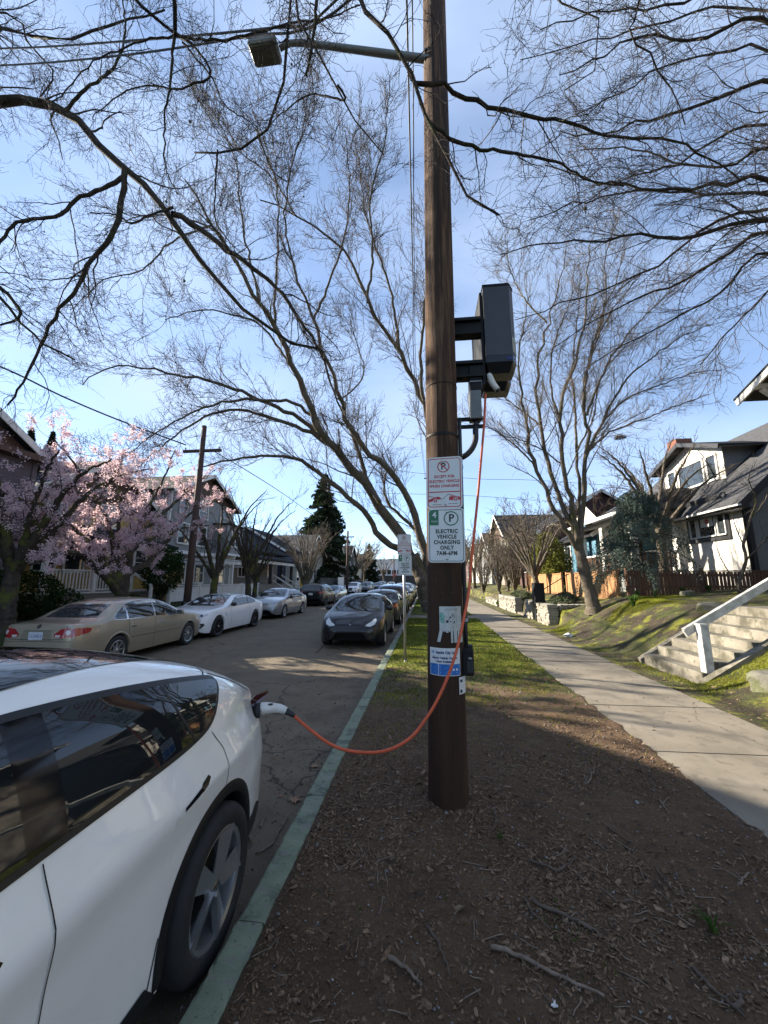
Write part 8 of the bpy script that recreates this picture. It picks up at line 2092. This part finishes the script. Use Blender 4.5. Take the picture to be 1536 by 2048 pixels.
# debris on the road along the kerb and by the far cars
S5 = surf(sprinkle(9000, (-3.6, KX0 - .01, .9, 16), 5, lambda x, y: np.clip(1.0 - (KX0 - x) / 2.2, .04, 1) * (.2 + smoothstep(.4, .65, fbm(x * 1.5, y * 1.1, 3, 6)))), road_z, .003)
leaf_litter('road_litter', 'brown leaf crumbs on the asphalt along the kerb', S5, .012, M_litter, 5)
S6 = surf(sprinkle(9000, (-8.9, -5.8, 5, 30), 6, lambda x, y: np.clip((-5.6 - x) / 2.5, 0, 1) * smoothstep(.42, .62, fbm(x * 1.0, y * 1.0, 3, 16))), road_z, .003)
leaf_litter('far_road_litter', 'brown leaf crumbs under the far row of cars', S6, .02, M_litter, 6)
S7 = surf(sprinkle(5000, (3.75, 7.5, 4, 15.5), 7, lambda x, y: .25 + .75 * np.exp(-((x - 4.15) / .25) ** 2)), bank_z, .005)
leaf_litter('bank_litter', 'dry leaf crumbs along the foot of the bank', S7, .016, M_litter2, 7)
S8 = np.array([(3.2 + .75 * (q[0]), q[1], .022) for q in rng(8).uniform((-1.1, 3.2), (1.0, 14), (260, 2))])
leaf_litter('pavement_litter', 'few dry crumbs on the pavement', S8, .010, M_litter, 8)
# moss and grass as short blades
def blades(name, label, P, f, h, m, seed):
    g = rng(seed); N = len(P); z = f(P[:, 0], P[:, 1]); a = g.uniform(0, 2 * pi, N); hh = h * g.uniform(.5, 1.4, N); w = .0035 + .10 * hh
    B = np.stack([P[:, 0], P[:, 1], z - .002], 1); s = np.stack([np.cos(a), np.sin(a), a * 0], 1) * w[:, None]; tip = B + np.stack([g.normal(size=N) * hh * .6, g.normal(size=N) * hh * .6, hh], 1)
    V = np.stack([B - s, B + s, tip], 1).reshape(-1, 3); o = tag(add(name, np_mesh(name, V, np.arange(3 * N).reshape(-1, 3)), m), kind='stuff'); o['label'] = label
M_moss = translucent('moss', (.165, .178, .026), (.27, .28, .035), .35, .45)
M_grass = translucent('grass_blades', (.055, .085, .02), (.10, .15, .025), .35, .4)
def d_moss(x, y): return smoothstep(3.6, 7.2, y + 1.6 * (fbm(x * .9, y * .9, 3, 31) - .5)) * smoothstep(.40, .56, fbm(x * 1.3, y * 1.3, 4, 35) + .10 * smoothstep(7, 12, y)) * (1 - smoothstep(2.0, 2.4, x))
blades('strip_moss', 'bright yellow green moss on the sunny strip', sprinkle(130000, (KX1 + .02, 2.4, 3.4, 18.4), 11, d_moss), strip_z, .018, M_moss, 11)
blades('strip_grass', 'sparse grass blades on the strip', sprinkle(44000, (KX1 + .02, 2.3, 4.0, 18.4), 12, lambda x, y: .6 * smoothstep(5, 9, y)), strip_z, .04, M_grass, 12)
blades('far_strip_grass', 'grass on the strip beyond the crossing path', sprinkle(44000, (KX1 + .02, 2.3, 20, 45), 13), strip_z, .05, M_grass, 13)
def d_bank(x, y): return smoothstep(.42, .56, fbm(x * .8, y * .8, 4, 45)) * smoothstep(4.1, 4.5, x) * (1 - .6 * smoothstep(6.6, 7.6, x)) * (1 - smoothstep(7.2, 7.4, y) * (1 - smoothstep(9.4, 9.6, y)) * smoothstep(4.4, 4.6, x))
blades('bank_moss', 'bright moss over the bank', sprinkle(190000, (4.0, 8.2, 3.5, 15.8), 14, d_bank), bank_z, .030, M_moss, 14)
blades('left_lawn', 'grass on the verge beyond the far kerb', sprinkle(30000, (-12.0, ROAD_L - .2, 6, 30), 15), left_z, .06, M_grass, 15)
S_ = surf(sprinkle(900, (KX1 + .05, .9, 1.2, 2.6), 17, lambda x, y: smoothstep(.55, .7, fbm(x * 3, y * 3, 3, 91))), strip_z)
blades('weed_patch', 'faint green weeds in the foreground dirt', S_[:, :2], strip_z, .022, M_grass, 17)
# --- sticks one can pick up
def stick(label, pts, r, m=M_stick, seed=0, road=False):
    g = rng(seed + 500); P = [atz(x, y, .012 if not road else ROAD_Z) for x, y in pts]; P = resample(P, 18)
    P[:, :2] += g.normal(size=(18, 2)) * .003; f = road_z if road else strip_z
    P[:, 2] = f(P[:, 0], P[:, 1]) + r * .8 + .004 + .004 * np.abs(np.sin(np.arange(18) * .7 + seed)); mb = MB()
    mb.tube(P, list(r * np.linspace(1.0, .55, 18) * (1 + .10 * g.normal(size=18))), 8)
    for q in g.integers(3, 15, 2):
        d = Vector((g.normal(), g.normal(), .25)).normalized() * g.uniform(.02, .05); mb.tube([P[q], Vector(P[q]) + d], [r * .5, r * .25], 5)
    return tag(mb.build('stick', m, smooth=True), label, 'stick', 'fallen sticks on the dirt')
ST = [('long pale stick lying diagonally near the bottom edge', [(980, 1902), (1050, 1928), (1110, 1958), (1160, 1975), (1210, 2003)], .0095, M_stick_pale),
 ('curved bent twig like a smile right of the pole foot', [(1060, 1728), (1095, 1738), (1112, 1747), (1130, 1742), (1155, 1722)], .0085, M_stick),
 ('thick dark broken branch in the lower middle', [(1065, 1808), (1100, 1828), (1140, 1845), (1185, 1870)], .0105, M_stick),
 ('thin twig left of the thick dark branch', [(1048, 1800), (1062, 1825), (1082, 1848)], .007, M_stick),
 ('straight stick at the lower left of the dirt', [(855, 1862), (875, 1895), (893, 1935), (902, 1962)], .007, M_stick),
 ('short crooked stick at the bottom left of the dirt', [(775, 1922), (805, 1940), (830, 1962), (843, 1978)], .0095, M_stick_pale),
 ('long twig running off the bottom right corner', [(1385, 1938), (1415, 1975), (1450, 2005), (1490, 2045)], .008, M_stick),
 ('pair-like thin twig right of the middle', [(1312, 1742), (1335, 1775), (1352, 1798)], .005, M_stick),
 ('short dark twig at the pole foot', [(990, 1630), (992, 1650), (985, 1668)], .0085, M_stick),
 ('bent thin twig near the pavement edge', [(1205, 1648), (1240, 1675), (1270, 1692), (1262, 1706)], .005, M_stick),
 ('forked twig close to the pavement', [(1268, 1522), (1278, 1540), (1300, 1556), (1318, 1568)], .005, M_stick),
 ('small pale twig by the pavement edge', [(1320, 1605), (1332, 1620), (1340, 1630)], .005, M_stick_pale),
 ('small straight twig across the pole shadow', [(1168, 1555), (1178, 1570), (1190, 1540)], .005, M_stick_pale),
 ('twig beside the kerb left of the pole', [(775, 1528), (790, 1542), (800, 1555)], .005, M_stick),
 ('short light twig at far right', [(1478, 1775), (1492, 1762), (1500, 1752)], .006, M_stick_pale),
 ('slim twig right of centre', [(1340, 1728), (1352, 1745), (1358, 1765)], .0045, M_stick),
 ('stubby stick in the bottom right corner', [(1470, 2030), (1482, 2012), (1488, 1990)], .010, M_stick)]
for k, (lab, p, r, m) in enumerate(ST): stick(lab, p, r * 1.0, m, k)
o = stick('long brown twig in the gutter beside the white car', [(512, 1708), (540, 1692), (560, 1660), (577, 1630)], .008, M_stick_pale, 31, True); o['group'] = 'fallen sticks on the road'
o = stick('small curled twig on the asphalt behind the white car', [(520, 1655), (527, 1640), (533, 1632)], .006, M_stick_pale, 32, True); o['group'] = 'fallen sticks on the road'
o = stick('dark forked twig on the road in front of the dark electric saloon', [(632, 1307), (640, 1300), (646, 1292)], .012, M_stick, 33, True); o['group'] = 'fallen sticks on the road'
# small broken twigs, too many to count
g = rng(88); P2 = sprinkle(1500, (KX1 + .04, 2.3, .85, 7), 88, d_near); N = len(P2); a = g.uniform(0, 2 * pi, N); L_ = .025 + .11 * g.random(N) ** 2.2; pts = []
for q in (-.5, -.15, .2, .5):
    w = g.normal(size=N) * .10; X = P2[:, 0] + L_ * q * np.cos(a + w); Y = P2[:, 1] + L_ * q * np.sin(a + w); pts.append(np.stack([X, Y, strip_z(X, Y) + .006], 1))
o = strands('twig_litter', np.stack(pts, 1), np.repeat((.0012 + .012 * L_ * g.uniform(.6, 1.3, N))[:, None], 4, 1), M_stick_pale, None); o['label'] = 'small broken twigs scattered on the dirt'
# lobed dry leaves lying in the gutter
M_dry = mat('dry_leaf', (.26, .15, .09), .85, var=.25, vscale=30)
def dry_leaf(label, c, s, rz, z, seed):
    g = random.Random(seed); out = []
    for k in range(20):
        a = 2 * pi * k / 20; r = s * (1.0 if k % 4 == 0 else .42 if k % 2 else .68) * g.uniform(.85, 1.1); out.append((c.x + r * cos(a + rz), c.y + r * sin(a + rz) * .8, z + .006 + s * .28 * abs(sin(a * 1.5 + seed)) * (r / s)))
    mb = MB(); b = Vector((c.x, c.y, z + .012)); V = [b] + out; mb.quads(V, [(0, 1 + k, 1 + (k + 1) % 20) for k in range(20)]); mb.tube([b, b + Vector((s * 1.1 * cos(rz + 3.3), s * 1.1 * sin(rz + 3.3), .0))], .002, 4)
    tag(mb.build('dry_leaf', M_dry), label, 'leaf', 'dry lobed leaves in the gutter')
for k, (lab, x, y, s) in enumerate((('curled pale lobed leaf against the green kerb', 630, 1532, .07), ('brown lobed leaf in the gutter nearer the wheel', 590, 1600, .085), ('small dry leaf between the two gutter leaves', 560, 1592, .04), ('dry leaf on the asphalt beside the orange cable', 655, 1552, .045))): dry_leaf(lab, atz(x, y, ROAD_Z), s, k * 1.3, ROAD_Z - .008, k)
# scraps
def scrap(label, c, s, seed, m):
    g = rng(seed); bm = bmesh.new(); bmesh.ops.create_icosphere(bm, subdivisions=2, radius=s)
    for v in bm.verts: v.co = Vector((v.co.x * 1.2, v.co.y, v.co.z * .6)) * float(1 + .35 * g.normal())
    me = bpy.data.meshes.new('litter'); bm.to_mesh(me); bm.free(); o = tag(add('litter', me, m), label, 'litter'); o.location = c
q = atz(1137, 1272, .05); q.z = bank1(q.x, q.y) + .05
scrap('crumpled white paper scrap at the foot of the bank', q, .10, 2, M_paper)
q = atz(1110, 2010, .02); scrap('tiny white fluff among the leaves at the bottom edge', q, .009, 3, M_paper)
